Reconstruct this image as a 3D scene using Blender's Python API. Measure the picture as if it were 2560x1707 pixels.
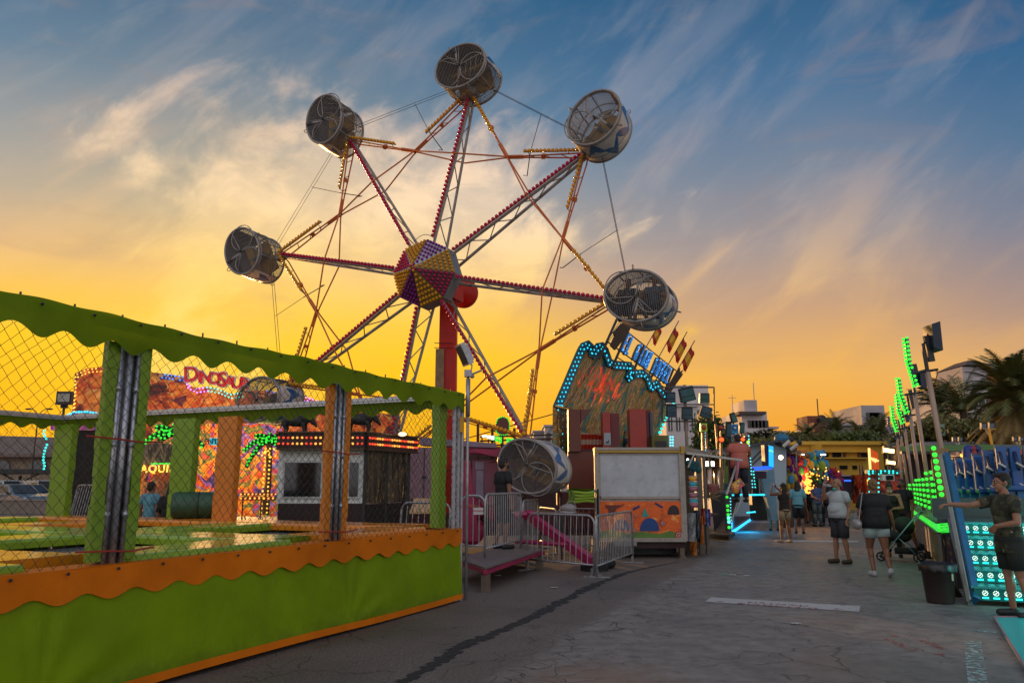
import bpy, math, random
from math import sin, cos, pi, radians, sqrt, atan2, hypot
from mathutils import Vector, Matrix
random.seed(7)
S = bpy.context.scene
for o in list(bpy.data.objects): bpy.data.objects.remove(o)
COL = S.collection
# ------------------------------------------------------------------ camera
F, TH, HC = 1920.0, math.atan(359/1920.0), 1.6
CT, ST = cos(TH), sin(TH)
cd = bpy.data.cameras.new("camera"); cam = bpy.data.objects.new("camera", cd); COL.objects.link(cam)
cd.sensor_width = 36; cd.lens = 27.0; cd.clip_start = .05; cd.clip_end = 3000
cam.location = (0, 0, HC); cam.rotation_euler = (pi/2+TH, 0, 0)
S.camera = cam
S.view_settings.view_transform = 'Standard'; S.view_settings.look = 'None'
S.view_settings.gamma = 1; S.view_settings.exposure = 0.0
S.render.engine = 'CYCLES'
SUN_AZ, SUN_EL = radians(-21), radians(5.5)      # azimuth from +Y towards +X

def lin(c):
    def g(v):
        v = v/255.0 if max(c[:3]) > 1.001 else v
        return v/12.92 if v <= .04045 else ((v+.055)/1.055)**2.4
    return (g(c[0]), g(c[1]), g(c[2]), 1)

class NT:
    def __init__(s, tree): s.t = tree; tree.nodes.clear()
    def n(s, typ, ins=None, **kw):
        nd = s.t.nodes.new(typ)
        for k, v in kw.items(): setattr(nd, k, v)
        for k, v in (ins or {}).items():
            if hasattr(v, 'is_output'): s.t.links.new(v, nd.inputs[k])
            else: nd.inputs[k].default_value = v
        return nd
    def m(s, op, a, b=0.0, c=0.0, clamp=False):
        nd = s.n('ShaderNodeMath', {0: a, 1: b, 2: c}, operation=op, use_clamp=clamp); return nd.outputs[0]
    def ss(s, x, a, b, lo=0.0, hi=1.0):
        nd = s.n('ShaderNodeMapRange', {0: x, 1: a, 2: b, 3: lo, 4: hi}, interpolation_type='SMOOTHSTEP'); return nd.outputs[0]
    def mix(s, f, a, b, mode='MIX'):
        nd = s.t.nodes.new('ShaderNodeMix'); nd.data_type = 'RGBA'; nd.blend_type = mode
        for i, v in ((0, f), (6, a), (7, b)):
            if hasattr(v, 'is_output'): s.t.links.new(v, nd.inputs[i])
            else: nd.inputs[i].default_value = v
        return nd.outputs[2]
    def ramp(s, f, stops, interp='LINEAR'):
        nd = s.n('ShaderNodeValToRGB', {0: f}); cr = nd.color_ramp; cr.interpolation = interp
        while len(cr.elements) < len(stops): cr.elements.new(.5)
        for e, (p, c) in zip(cr.elements, sorted(stops, key=lambda q: q[0])): e.position = p; e.color = c
        return nd.outputs[0]
    def noise(s, vec, scale, detail=4, rough=.55, dist=0.0):
        return s.n('ShaderNodeTexNoise', {'Vector': vec, 'Scale': scale, 'Detail': detail, 'Roughness': rough, 'Distortion': dist}).outputs[0]
    def comb(s, x, y, z=0.0): return s.n('ShaderNodeCombineXYZ', {0: x, 1: y, 2: z}).outputs[0]

# ------------------------------------------------------------------ world: dusk sky
W = bpy.data.worlds.new("World"); S.world = W; W.use_nodes = True
w = NT(W.node_tree)
tc = w.n('ShaderNodeTexCoord'); sp = w.n('ShaderNodeSeparateXYZ', {0: tc.outputs['Generated']})
X, Y, Z = sp.outputs
az = w.m('ARCTAN2', X, Y); el = w.m('ARCSINE', Z)
e = w.m('DIVIDE', w.m('MAXIMUM', el, 0.0), radians(36), clamp=True)
E_ = lambda deg: deg/36.0
left = w.ramp(e, [(0, lin((250,162,8))), (E_(6), lin((255,184,4))), (E_(9.5), lin((255,200,26))), (E_(12.5), lin((246,192,92))), (E_(15), lin((222,180,138))),
                  (E_(18.5), lin((176,166,156))), (E_(22.5), lin((140,150,160))), (E_(27), lin((90,124,152))), (E_(31), lin((66,108,142))), (1, lin((44,94,132)))])
right = w.ramp(e, [(0, lin((238,150,30))), (E_(3.5), lin((240,160,45))), (E_(7.5), lin((240,178,84))), (E_(12.5), lin((198,158,124))),
                   (E_(17), lin((160,148,146))), (E_(22), lin((120,132,150))), (E_(27.5), lin((74,112,148))), (1, lin((32,82,122)))])
far = w.ramp(e, [(0, lin((240,162,56))), (E_(6), lin((226,170,110))), (E_(11), lin((166,140,130))), (E_(16), lin((120,126,144))),
                 (E_(21), lin((82,114,146))), (E_(27), lin((48,96,138))), (1, lin((18,72,108)))])
base = w.mix(w.ss(az, -.12, .32), left, right)
base = w.mix(w.ss(az, .38, .66), base, far)
# streaked high cloud, running up to the right
u1 = w.m('ADD', w.m('MULTIPLY', az, .80), w.m('MULTIPLY', el, .60))
v1 = w.m('SUBTRACT', w.m('MULTIPLY', el, .80), w.m('MULTIPLY', az, .60))
cv = w.comb(w.m('MULTIPLY', u1, 1.5), w.m('MULTIPLY', v1, 5.5))
nz = w.noise(cv, 2.0, 7, .52, .5)
nz2 = w.noise(w.comb(w.m('MULTIPLY', u1, 1.8), w.m('MULTIPLY', v1, 3.2), 4.0), 3.2, 7, .56, .35)
ccol = w.ramp(e, [(0, lin((250,170,20))), (E_(8), lin((255,192,40))), (E_(14), lin((250,200,126))), (E_(20), lin((212,180,160))),
                  (E_(27), lin((148,150,164))), (1, lin((98,122,150)))])
str_ = w.m('MULTIPLY', w.ss(nz, .47, .70), w.ss(el, radians(2), radians(13), .12, .54))
str_ = w.m('MULTIPLY', str_, w.ss(az, .15, .60, 1.0, .38))
base = w.mix(str_, base, ccol)
# large lit cloud mass in the left centre
dx = w.m('DIVIDE', w.m('ADD', az, .19), .36); dy = w.m('DIVIDE', w.m('SUBTRACT', el, radians(17.5)), radians(11))
rr = w.m('SQRT', w.m('ADD', w.m('MULTIPLY', dx, dx), w.m('MULTIPLY', dy, dy)))
blob = w.m('ADD', w.m('SUBTRACT', 1.0, rr), w.m('MULTIPLY', w.m('SUBTRACT', nz2, .5), 2.1))
bm_ = w.ss(blob, .02, .50)
bcol = w.ramp(e, [(0, lin((255,180,4))), (E_(8), lin((255,190,10))), (E_(11.5), lin((255,202,66))), (E_(15.5), lin((255,214,142))), (E_(20), lin((255,224,188))),
                  (E_(27), lin((222,196,182))), (1, lin((150,150,165)))])
tex_ = w.noise(w.comb(w.m('MULTIPLY', az, 3.0), w.m('MULTIPLY', el, 5.0), 7.0), 3.4, 7, .6, .4)
base = w.mix(w.m('MULTIPLY', bm_, w.ss(tex_, .36, .60, .55, 1.0)), base, bcol)
# darker wisps
nz3 = w.noise(w.comb(w.m('MULTIPLY', az, 2.2), w.m('MULTIPLY', el, 6.5), 9.0), 2.6, 7, .6, .8)
base = w.mix(w.m('MULTIPLY', w.ss(nz3, .50, .74), w.ss(el, radians(6), radians(14), .05, .26)), base, lin((150,130,128)))
nz4 = w.noise(w.comb(w.m('MULTIPLY', u1, 2.0), w.m('MULTIPLY', v1, 6.0), 2.0), 4.5, 6, .55, .6)
base = w.mix(w.m('MULTIPLY', w.ss(nz4, .48, .80), w.ss(el, radians(10), radians(16), 0.0, .12)), base, w.mix(.5, ccol, lin((255,232,200))))
# glow round the low sun
sd = Vector((sin(SUN_AZ)*cos(radians(9)), cos(SUN_AZ)*cos(radians(9)), sin(radians(9))))
dt = w.n('ShaderNodeVectorMath', {0: tc.outputs['Generated'], 1: sd}, operation='DOT_PRODUCT').outputs['Value']
g1 = w.m('MULTIPLY', w.m('POWER', w.m('MAXIMUM', dt, 0.0), 26.0), .34)
g2 = w.m('MULTIPLY', w.m('POWER', w.m('MAXIMUM', dt, 0.0), 260.0), w.ss(nz2, .42, .68, .05, .55))
base = w.mix(g1, base, lin((255,205,20)))
base = w.mix(g2, base, lin((255,246,170)))
# dome overhead and eastern sky behind the photographer, brightened as fill light
base = w.mix(w.ss(el, radians(36), radians(75)), base, (0.30, 0.33, 0.40, 1))
base = w.mix(w.ss(Y, .25, -.55), base, w.mix(w.ss(el, 0.0, radians(50)), (0.92, 0.85, 0.86, 1), (0.60, 0.61, 0.68, 1)))
base = w.mix(w.ss(Z, -.01, -.06), base, (0.05, 0.045, 0.045, 1))
nish = w.n('ShaderNodeTexSky', sky_type='NISHITA', sun_disc=False, sun_elevation=SUN_EL, sun_rotation=SUN_AZ)
bg1 = w.n('ShaderNodeBackground', {0: base, 1: 1.05}); bg2 = w.n('ShaderNodeBackground', {0: nish.outputs[0], 1: 0.002})
ad = w.n('ShaderNodeAddShader', {0: bg1.outputs[0], 1: bg2.outputs[0]})
w.n('ShaderNodeOutputWorld', {0: ad.outputs[0]})
sl = bpy.data.lights.new("sun", 'SUN'); sl.energy = 3.2; sl.angle = radians(.6); sl.color = (1.0, .50, .16)
so = bpy.data.objects.new("sun", sl); COL.objects.link(so)
so.rotation_euler = (-Vector((sin(SUN_AZ)*cos(SUN_EL), cos(SUN_AZ)*cos(SUN_EL), sin(SUN_EL)))).to_track_quat('-Z', 'Y').to_euler()

# ------------------------------------------------------------------ placement helpers (a photo measurement -> a real point)
def ray(px, py):
    u = (px-1280)/F; v = (853.5-py)/F
    return Vector((u, CT-v*ST, ST+v*CT))
def at(px, py, Yd):
    d = ray(px, py); d = d*(Yd/d.y); return Vector((d.x, d.y, d.z+HC))
def G(px, py, z=0.0):
    d = ray(px, py); t = (z-HC)/d.z; return Vector((d.x*t, d.y*t, z))

# ------------------------------------------------------------------ materials
_m = {}
def M(name, col, rough=.6, metal=0.0, var=.18, scale=2.5, bump=0.0, bscale=40, emit=0.0, coat=0.0, dirt=0.0, trans=0.0, spec=.5):
    if name in _m: return _m[name]
    m = bpy.data.materials.new(name); m.use_nodes = True; t = NT(m.node_tree); _m[name] = m
    c = lin(col) if max(col) > 1.001 else (*col, 1)
    tcn = t.n('ShaderNodeTexCoord'); ob = tcn.outputs['Object']
    b = t.n('ShaderNodeBsdfPrincipled', {'Roughness': rough, 'Metallic': metal, 'Coat Weight': coat, 'Specular IOR Level': spec})
    if var or dirt:
        nz = t.noise(ob, scale, 5, .6)
        lo = tuple(v*(1-var) for v in c[:3])+(1,); hi = tuple(min(1, v*(1+var)) for v in c[:3])+(1,)
        out = t.ramp(nz, [(.3, lo), (.7, hi)])
        if dirt:
            nd = t.noise(ob, scale*3.1, 8, .7)
            out = t.mix(t.m('MULTIPLY', t.ss(nd, .45, .7), dirt), out, (.03, .025, .02, 1))
        t.t.links.new(out, b.inputs['Base Color'])
        t.t.links.new(t.ss(nz, .3, .75, rough*.85, min(1, rough*1.2)), b.inputs['Roughness'])
    else: b.inputs['Base Color'].default_value = c
    if bump:
        bn = t.n('ShaderNodeBump', {'Strength': bump, 'Distance': .02, 'Height': t.noise(ob, bscale, 6, .65)})
        t.t.links.new(bn.outputs[0], b.inputs['Normal'])
    if emit: b.inputs['Emission Color'].default_value = c; b.inputs['Emission Strength'].default_value = emit
    if trans: b.inputs['Transmission Weight'].default_value = trans
    t.n('ShaderNodeOutputMaterial', {0: b.outputs[0]})
    return m
def mural(name, cols, scale=(1.2, 1.2), seed=0.0, emit=.0, dist=1.5, axis='OBJ'):
    """painted airbrush panel: patches of several paints"""
    if name in _m: return _m[name]
    m = bpy.data.materials.new(name); m.use_nodes = True; t = NT(m.node_tree); _m[name] = m
    ob = t.n('ShaderNodeTexCoord').outputs['Object']
    mp = t.n('ShaderNodeMapping', {0: ob, 'Location': (seed, seed*1.7, seed*.3), 'Scale': (scale[0], scale[0], scale[1])}).outputs[0]
    nz = t.noise(mp, 1.0, 5, .6, dist)
    vor = t.n('ShaderNodeTexVoronoi', {'Vector': mp, 'Scale': 2.2}).outputs['Color']
    sx = t.n('ShaderNodeSeparateXYZ', {0: vor}).outputs[0]
    f = t.m('ADD', t.m('MULTIPLY', nz, 1.0), t.m('MULTIPLY', t.m('SUBTRACT', sx, .5), .35))
    n = len(cols)
    c1 = t.ramp(f, [(.26+.48*i/(n-1), lin(c)) for i, c in enumerate(cols)], 'EASE')
    nd = t.noise(mp, 7.0, 6, .65, 1.0)
    out = t.mix(t.m('MULTIPLY', t.ss(nd, .52, .66), .55), c1, (.03, .012, .01, 1))
    out = t.mix(t.m('MULTIPLY', t.ss(nd, .44, .36), .45), out, lin((255, 214, 120)))
    b = t.n('ShaderNodeBsdfPrincipled', {'Base Color': out, 'Roughness': .45})
    if emit: t.t.links.new(out, b.inputs['Emission Color']); b.inputs['Emission Strength'].default_value = emit  # weak emission puts the glow of nearby lamps into the paint
    t.n('ShaderNodeOutputMaterial', {0: b.outputs[0]}); return m

alu = M('aluminium', (.42, .43, .46), .38, .7, .15, 6, .1, 60)
galv = M('galvanised steel', (.36, .36, .38), .45, .6, .22, 5, .1, 90, dirt=.35)
steelw = M('white painted steel', (.50, .47, .44), .5, 0, .15, 4, dirt=.35)
darkm = M('dark steel', (.035, .034, .036), .5, .3, .3)
blackp = M('black plastic', (.015, .015, .017), .45, 0, .3)
rubber = M('rubber', (.012, .012, .012), .8)
ledC = M('cyan led', (.03, .62, .90), .3, emit=1.5, var=0)
ledCw = M('pale cyan led', (.14, .70, .85), .3, emit=1.5, var=0)
ledB = M('blue led', (.03, .22, 1.0), .3, emit=1.8, var=0)
ledG = M('green led', (.04, .85, .05), .3, emit=1.1, var=0)
ledY = M('yellow bulb', (1.0, .58, .07), .3, emit=1.6, var=0)
ledO = M('orange bulb', (1.0, .34, .05), .3, emit=2.2, var=0)
ledR = M('red led', (1.0, .07, .03), .3, emit=1.6, var=0)
ledW = M('white lamp', (1.0, .92, .78), .3, emit=5.0, var=0)
ledP = M('violet led', (.45, .2, 1.0), .3, emit=2.4, var=0)
ledT = M('turquoise led', (.03, .78, .72), .3, emit=1.6, var=0)
white = M('white paint', (.55, .57, .62), .5, dirt=.15)
glassd = M('dark glass', (.012, .014, .018), .08, var=0, spec=.8)
green = M('green vinyl', (.165, .30, .012), .42, 0, .12, 1.2, .08, 25)
orange = M('orange vinyl', (.62, .19, .014), .42, 0, .12, 1.2, .08, 25)

# ------------------------------------------------------------------ mesh builder
ICO = []
_t = (1+sqrt(5))/2
ICO_V = [Vector(v).normalized() for v in [(-1,_t,0),(1,_t,0),(-1,-_t,0),(1,-_t,0),(0,-1,_t),(0,1,_t),(0,-1,-_t),(0,1,-_t),(_t,0,-1),(_t,0,1),(-_t,0,-1),(-_t,0,1)]]
ICO_F = [(0,11,5),(0,5,1),(0,1,7),(0,7,10),(0,10,11),(1,5,9),(5,11,4),(11,10,2),(10,7,6),(7,1,8),(3,9,4),(3,4,2),(3,2,6),(3,6,8),(3,8,9),(4,9,5),(2,4,11),(6,2,10),(8,6,7),(9,8,1)]
BR = random.Random(5)
class MB:
    def __init__(s): s.v = []; s.f = []; s.mi = []; s.cur = 0
    def add(s, vs, fs):
        k = len(s.v); s.v += [tuple(v) for v in vs]; s.f += [tuple(i+k for i in f) for f in fs]; s.mi += [s.cur]*len(fs); return s
    def hexa(s, p):  # 8 points: bottom 4, top 4 (same winding)
        return s.add(p, [(0,3,2,1),(4,5,6,7),(0,1,5,4),(1,2,6,5),(2,3,7,6),(3,0,4,7)])
    def box(s, c, d, rz=0.0, M4=None, taper=1.0):
        hx, hy, hz = d[0]/2, d[1]/2, d[2]/2
        pts = [(-hx,-hy,-hz),(hx,-hy,-hz),(hx,hy,-hz),(-hx,hy,-hz)]+[(x*taper,y*taper,hz) for x,y in ((-hx,-hy),(hx,-hy),(hx,hy),(-hx,hy))]
        R = M4 if M4 is not None else Matrix.Rotation(rz, 3, 'Z')
        c = Vector(c); return s.hexa([R@Vector(p)+c for p in pts])
    def beam(s, a, b, wx, wz, up=(0,0,1), e=0.0):
        a, b = Vector(a), Vector(b); d = (b-a).normalized(); a = a-d*e; b = b+d*e
        sd_ = d.cross(Vector(up)); 
        if sd_.length < 1e-4: sd_ = d.cross(Vector((0,1,0)))
        sd_.normalize(); u = sd_.cross(d)
        P = []
        for c in (a, b): P += [c-sd_*wx/2-u*wz/2, c+sd_*wx/2-u*wz/2, c+sd_*wx/2+u*wz/2, c-sd_*wx/2+u*wz/2]
        return s.hexa(P)
    def tube(s, pts, r, n=8, r2=None, caps=True, closed=False):
        pts = [Vector(p) for p in pts]; k = len(pts); R = []
        for i in range(k):
            if closed: d = pts[(i+1)%k]-pts[i-1]
            else: d = pts[min(i+1,k-1)]-pts[max(i-1,0)]
            R.append(d.normalized())
        up = Vector((0,0,1)) if abs(R[0].z) < .9 else Vector((1,0,0))
        vs = []
        for i in range(k):
            d = R[i]; x = d.cross(up)
            if x.length < 1e-4: x = d.cross(Vector((0,1,0)))
            x.normalize(); y = x.cross(d); up = y
            rad = r[i] if isinstance(r, (list, tuple)) else (r if r2 is None else r+(r2-r)*i/(k-1))
            for j in range(n):
                a = 2*pi*j/n; vs.append(pts[i]+x*cos(a)*rad+y*sin(a)*rad)
        fs = []
        for i in range(k if closed else k-1):
            for j in range(n):
                a = i*n+j; b = i*n+(j+1)%n; c = ((i+1)%k)*n+(j+1)%n; d = ((i+1)%k)*n+j
                fs.append((a, b, c, d))
        if caps and not closed: fs += [tuple(range(n))[::-1], tuple((k-1)*n+j for j in range(n))]
        return s.add(vs, fs)
    def ball(s, c, r, sc=(1,1,1)):
        c = Vector(c); return s.add([c+Vector((v.x*r*sc[0], v.y*r*sc[1], v.z*r*sc[2])) for v in ICO_V], ICO_F)
    def sphere(s, c, r, n=16, m=10, M3=None):
        if not isinstance(r, (list, tuple)): r = (r, r, r)
        c = Vector(c); vs = [Vector((0,0,-1))]
        for i in range(1, m):
            ph = -pi/2+pi*i/m
            for j in range(n): a = 2*pi*j/n; vs.append(Vector((cos(ph)*cos(a), cos(ph)*sin(a), sin(ph))))
        vs.append(Vector((0,0,1))); L = len(vs)-1; fs = []
        for j in range(n):
            fs.append((0, 1+(j+1)%n, 1+j)); fs.append((L, L-n+j, L-n+(j+1)%n))
        for i in range(m-2):
            for j in range(n):
                a = 1+i*n; fs.append((a+j, a+(j+1)%n, a+n+(j+1)%n, a+n+j))
        out = []
        for v in vs:
            q = Vector((v.x*r[0], v.y*r[1], v.z*r[2]))
            if M3 is not None: q = M3@q
            out.append(q+c)
        return s.add(out, fs)
    def lathe(s, prof, c=(0,0,0), n=24, M3=None):
        c = Vector(c); vs = []
        for (r, z) in prof:
            for j in range(n):
                a = 2*pi*j/n; q = Vector((r*cos(a), r*sin(a), z)); q = M3@q if M3 is not None else q; vs.append(q+c)
        fs = [(i*n+j, i*n+(j+1)%n, (i+1)*n+(j+1)%n, (i+1)*n+j) for i in range(len(prof)-1) for j in range(n)]
        fs += [tuple(range(n))[::-1], tuple((len(prof)-1)*n+j for j in range(n))]
        return s.add(vs, fs)
    def prism(s, poly, ext):
        poly = [Vector(p) for p in poly]; ext = Vector(ext); n = len(poly)
        return s.add(poly+[p+ext for p in poly], [tuple(range(n)), tuple(range(n, 2*n))[::-1]]+[(i, n+i, n+(i+1)%n, (i+1)%n) for i in range(n)])
    def quad(s, a, b, c, d): return s.add([a, b, c, d], [(0,1,2,3)])
    def grid(s, fn, nu, nv):
        vs = [fn(i/nu, j/nv) for j in range(nv+1) for i in range(nu+1)]
        return s.add(vs, [(j*(nu+1)+i, j*(nu+1)+i+1, (j+1)*(nu+1)+i+1, (j+1)*(nu+1)+i) for j in range(nv) for i in range(nu)])
    def bulbs(s, path, step, r, sc=(1,1,1)):
        for p in resample(path, step):
            q_ = BR.random()
            if q_ > .03: s.ball(p, r*(.88+.2*q_), sc)
        return s
    def build(s, name, mats, parent=None, smooth=False, world=True, label=None, loc=None):
        me = bpy.data.meshes.new(name)
        off = Vector((0,0,0))
        if loc is not None: off = Vector(loc)
        elif world and parent is not None: off = Vector(parent['_base'] if '_base' in parent else (0,0,0))
        me.from_pydata([(v[0]-off.x, v[1]-off.y, v[2]-off.z) for v in s.v] if off.length else s.v, [], s.f)
        for m in (mats if isinstance(mats, (list, tuple)) else [mats]): me.materials.append(m)
        if len(me.materials) > 1: me.polygons.foreach_set('material_index', s.mi)
        if smooth: me.polygons.foreach_set('use_smooth', [True]*len(me.polygons))
        me.update()
        o = bpy.data.objects.new(name, me); COL.objects.link(o)
        if parent is not None: o.parent = parent
        if loc is not None: o.location = loc
        if label: o['label'] = label
        return o
def resample(path, step):
    path = [Vector(p) for p in path]; out = [path[0]]; acc = 0.0
    for a, b in zip(path, path[1:]):
        L = (b-a).length
        if L < 1e-9: continue
        t = step-acc
        while t <= L: out.append(a+(b-a)*(t/L)); t += step
        acc = L-(t-step)
    return out
def tag(o, label=None, cat=None, group=None, kind=None):
    for k, v in (('label', label), ('category', cat), ('group', group), ('kind', kind)):
        if v: o[k] = v
    return o
def T(name, label, cat, loc=(0,0,0), rz=0.0, group=None, local=False):
    o = bpy.data.objects.new(name, None); COL.objects.link(o); o.empty_display_size = .2
    o.location = loc; o.rotation_euler = (0, 0, rz)
    if not local: o['_base'] = tuple(loc)
    else: o['_base'] = (0.0, 0.0, 0.0)
    return tag(o, label, cat, group)
def L(name, label, cat, loc=(0,0,0), rz=0.0, group=None): return T(name, label, cat, loc, rz, group, True)
def sub(mb, name, mats, parent, smooth=False, label=None):
    """sub-part of a part (the part sits at its thing's origin, so the same offset applies)"""
    r = parent
    while r.parent is not None: r = r.parent
    off = Vector(r['_base'] if '_base' in r else (0,0,0))
    if off.length: mb.v = [(v[0]-off.x, v[1]-off.y, v[2]-off.z) for v in mb.v]
    return mb.build(name, mats, parent, smooth, world=False, label=label)
def copy_tree(o, parent=None):
    c = o.copy(); COL.objects.link(c); c.parent = parent
    for ch in list(o.children): copy_tree(ch, c)
    return c
def text_mb(txt, size=1.0, depth=.02, shear=0.0, space=1.0, bold=0.0):
    cu = bpy.data.curves.new('lettering', 'FONT'); cu.body = txt; cu.size = size; cu.extrude = depth; cu.shear = shear
    cu.space_character = space; cu.offset = bold; cu.align_x = 'CENTER'; cu.align_y = 'CENTER'; cu.resolution_u = 3
    o = bpy.data.objects.new('lettering', cu); COL.objects.link(o)
    me = bpy.data.meshes.new_from_object(o, depsgraph=bpy.context.evaluated_depsgraph_get())
    mb = MB(); mb.v = [tuple(v.co) for v in me.vertices]; mb.f = [tuple(p.vertices) for p in me.polygons]; mb.mi = [0]*len(mb.f)
    bpy.data.objects.remove(o); bpy.data.meshes.remove(me); bpy.data.curves.remove(cu)
    return mb
def xf(mb, M4):
    mb.v = [tuple(M4@Vector(v)) for v in mb.v]; return mb
def frame4(o, x, y):
    """matrix whose local x,y run along the given world directions"""
    x = Vector(x).normalized(); y = Vector(y); y = (y-x*y.dot(x)).normalized(); z = x.cross(y)
    m = Matrix(((x.x,y.x,z.x,o[0]),(x.y,y.y,z.y,o[1]),(x.z,y.z,z.z,o[2]),(0,0,0,1))); return m
# ================================================================== ground
def ground_mat():
    m = bpy.data.materials.new('asphalt'); m.use_nodes = True; t = NT(m.node_tree)
    ge = t.n('ShaderNodeNewGeometry'); pos = ge.outputs['Position']; sx = t.n('ShaderNodeSeparateXYZ', {0: pos}); x, y = sx.outputs[0], sx.outputs[1]
    # side of the long joint between the two pavings
    n0 = t.noise(pos, .9, 5, .6); side = t.m('ADD', t.m('SUBTRACT', x, t.m('MULTIPLY', t.m('SUBTRACT', y, 6.4), .40)), t.m('MULTIPLY', t.m('SUBTRACT', n0, .5), .9))
    sd_ = t.ss(side, -.45, -.15)
    big = t.noise(pos, .45, 6, .6, .5); fine = t.noise(pos, 38, 4, .7); mid = t.noise(pos, 4.5, 7, .65, .3)
    asp = t.ramp(fine, [(.25, (.055,.043,.038,1)), (.52, (.130,.102,.088,1)), (.72, (.29,.235,.20,1))])
    con = t.ramp(mid, [(.3, (.120,.102,.094,1)), (.52, (.200,.172,.156,1)), (.75, (.27,.232,.208,1))])
    c = t.mix(sd_, asp, con)
    c = t.mix(t.ss(big, .42, .68, 0, .5), c, (.045,.040,.040,1)); agg = t.noise(pos, 95, 3, .8); c = t.mix(t.ss(agg, .58, .72, 0, .35), c, (.24,.22,.21,1)); c = t.mix(t.ss(agg, .42, .30, 0, .4), c, (.03,.027,.026,1)); oil = t.noise(pos, .85, 6, .7, .4); c = t.mix(t.ss(oil, .60, .68, 0, .5), c, (.03,.028,.028,1))
    st = t.noise(pos, 1.6, 6, .7, 1.0)
    c = t.mix(t.ss(st, .60, .72, 0, .40), c, (.17,.115,.075,1))
    # worn, orange-stained patch
    pd = t.n('ShaderNodeVectorMath', {0: pos, 1: (0.75, 6.85, 0)}, operation='DISTANCE').outputs['Value']
    c = t.mix(t.m('MULTIPLY', t.ss(t.m('ADD', pd, t.m('MULTIPLY', mid, 1.4)), 1.6, .75), .5), c, (.24,.135,.075,1))
    # alligator cracks, strongest by the joint
    wv = t.n('ShaderNodeVectorMath', {0: pos, 1: t.n('ShaderNodeVectorMath', {0: t.n('ShaderNodeTexNoise', {'Vector': pos, 'Scale': 2.6, 'Detail': 5}).outputs['Color'], 1: (.45,.45,0)}, operation='MULTIPLY').outputs[0]}, operation='ADD').outputs[0]
    def crack(sc, wd):
        v = t.n('ShaderNodeTexVoronoi', {'Vector': wv, 'Scale': sc}, feature='DISTANCE_TO_EDGE').outputs['Distance']
        return t.ss(v, wd, wd*.2)
    near = t.ss(side, .75, .05); near = t.m('MULTIPLY', near, sd_)
    ck = t.m('MULTIPLY', t.m('MULTIPLY', crack(3.4, .035), near), t.ss(n0, .40, .58, .1, 1.0))
    ck2 = t.m('MULTIPLY', crack(.62, .007), t.m('MULTIPLY', t.ss(big, .42, .58), .8))
    ck3 = t.m('MULTIPLY', crack(1.5, .012), t.m('MULTIPLY', t.ss(st, .46, .60), .75))
    k = t.m('MAXIMUM', ck, t.m('MAXIMUM', ck2, ck3))
    sp_ = t.n('ShaderNodeTexVoronoi', {'Vector': pos, 'Scale': 4.2}).outputs['Distance']
    k = t.m('MAXIMUM', k, t.m('MULTIPLY', t.ss(sp_, .085, .05), t.ss(mid, .5, .6)))
    c = t.mix(t.m('MULTIPLY', k, .85), c, (.018,.016,.016,1))
    b = t.n('ShaderNodeBsdfPrincipled', {'Base Color': c, 'Roughness': t.ss(big, .35, .7, .75, .5)})
    h = t.m('SUBTRACT', t.m('MULTIPLY', fine, t.ss(sd_, 0, 1, 1.0, .3)), t.m('MULTIPLY', k, 1.5))
    t.t.links.new(t.n('ShaderNodeBump', {'Strength': .5, 'Distance': .012, 'Height': h}).outputs[0], b.inputs['Normal'])
    t.n('ShaderNodeOutputMaterial', {0: b.outputs[0]}); return m
g = MB(); g.quad((-900,-300,0),(900,-300,0),(900,1500,0),(-900,1500,0))
tag(g.build('ground', ground_mat()), kind='structure')
# the tar-filled joint
rnd = random.Random(3)
cl = [(930,1760,30),(1000,1707,34),(1090,1655,34),(1150,1615,44),(1215,1590,40),(1290,1560,30),(1370,1520,32),(1450,1478,30),(1500,1455,26),(1560,1432,18),(1620,1418,12),(1700,1403,7)]
mb = MB(); Lp, Rp = [], []
pts = []
for (a, b) in zip(cl, cl[1:]):
    for i in range(22):
        f_ = i/22; pts.append((a[0]+(b[0]-a[0])*f_, a[1]+(b[1]-a[1])*f_, a[2]+(b[2]-a[2])*f_))
for (px, py, wpx) in pts:
    p = G(px, py, .004); wd = wpx/F*p.y*.46
    Lp.append(p+Vector((-wd*(1+rnd.uniform(-.75,.55)), rnd.uniform(-.02,.02), 0))); Rp.append(p+Vector((wd*(1+rnd.uniform(-.6,.75)), rnd.uniform(-.02,.02), 0)))
for i in range(len(pts)-1): mb.quad(Lp[i], Rp[i], Rp[i+1], Lp[i+1])
tag(mb.build('path_joint', M('tar', (.016,.015,.016), .75, 0, .4, 9, .5, 60)), kind='structure')
# painted markings
def worn(name, col, wear, sc=14):
    m = bpy.data.materials.new(name); m.use_nodes = True; t = NT(m.node_tree)
    pos = t.n('ShaderNodeNewGeometry').outputs['Position']
    nz = t.noise(pos, sc, 8, .75, .4)
    b = t.n('ShaderNodeBsdfPrincipled', {'Base Color': (*col, 1), 'Roughness': .7})
    tr = t.n('ShaderNodeBsdfTransparent'); mx = t.n('ShaderNodeMixShader', {0: t.ss(nz, wear-.04, wear+.05), 1: tr.outputs[0], 2: b.outputs[0]})
    t.n('ShaderNodeOutputMaterial', {0: mx.outputs[0]}); return m
pw = worn('road paint', (.40,.38,.38), .38, 9); pr = worn('red stencil paint', (.36,.06,.045), .50, 22); pfade = worn('faded road paint', (.30,.42,.40), .50, 16)
a, b, c, d = G(1762,1503,.004), G(2148,1528,.004), G(2150,1514,.004), G(1778,1492,.004)
mb = MB(); mb.quad(a, b, c, d); q = tag(mb.build('pavement_marking', pw), kind='structure')
mid = (a+b+c+d)/4; xdir = (a-b).normalized(); up_ = Vector((-xdir.y, xdir.x, 0)); up_ = up_ if up_.y < 0 else -up_
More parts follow.
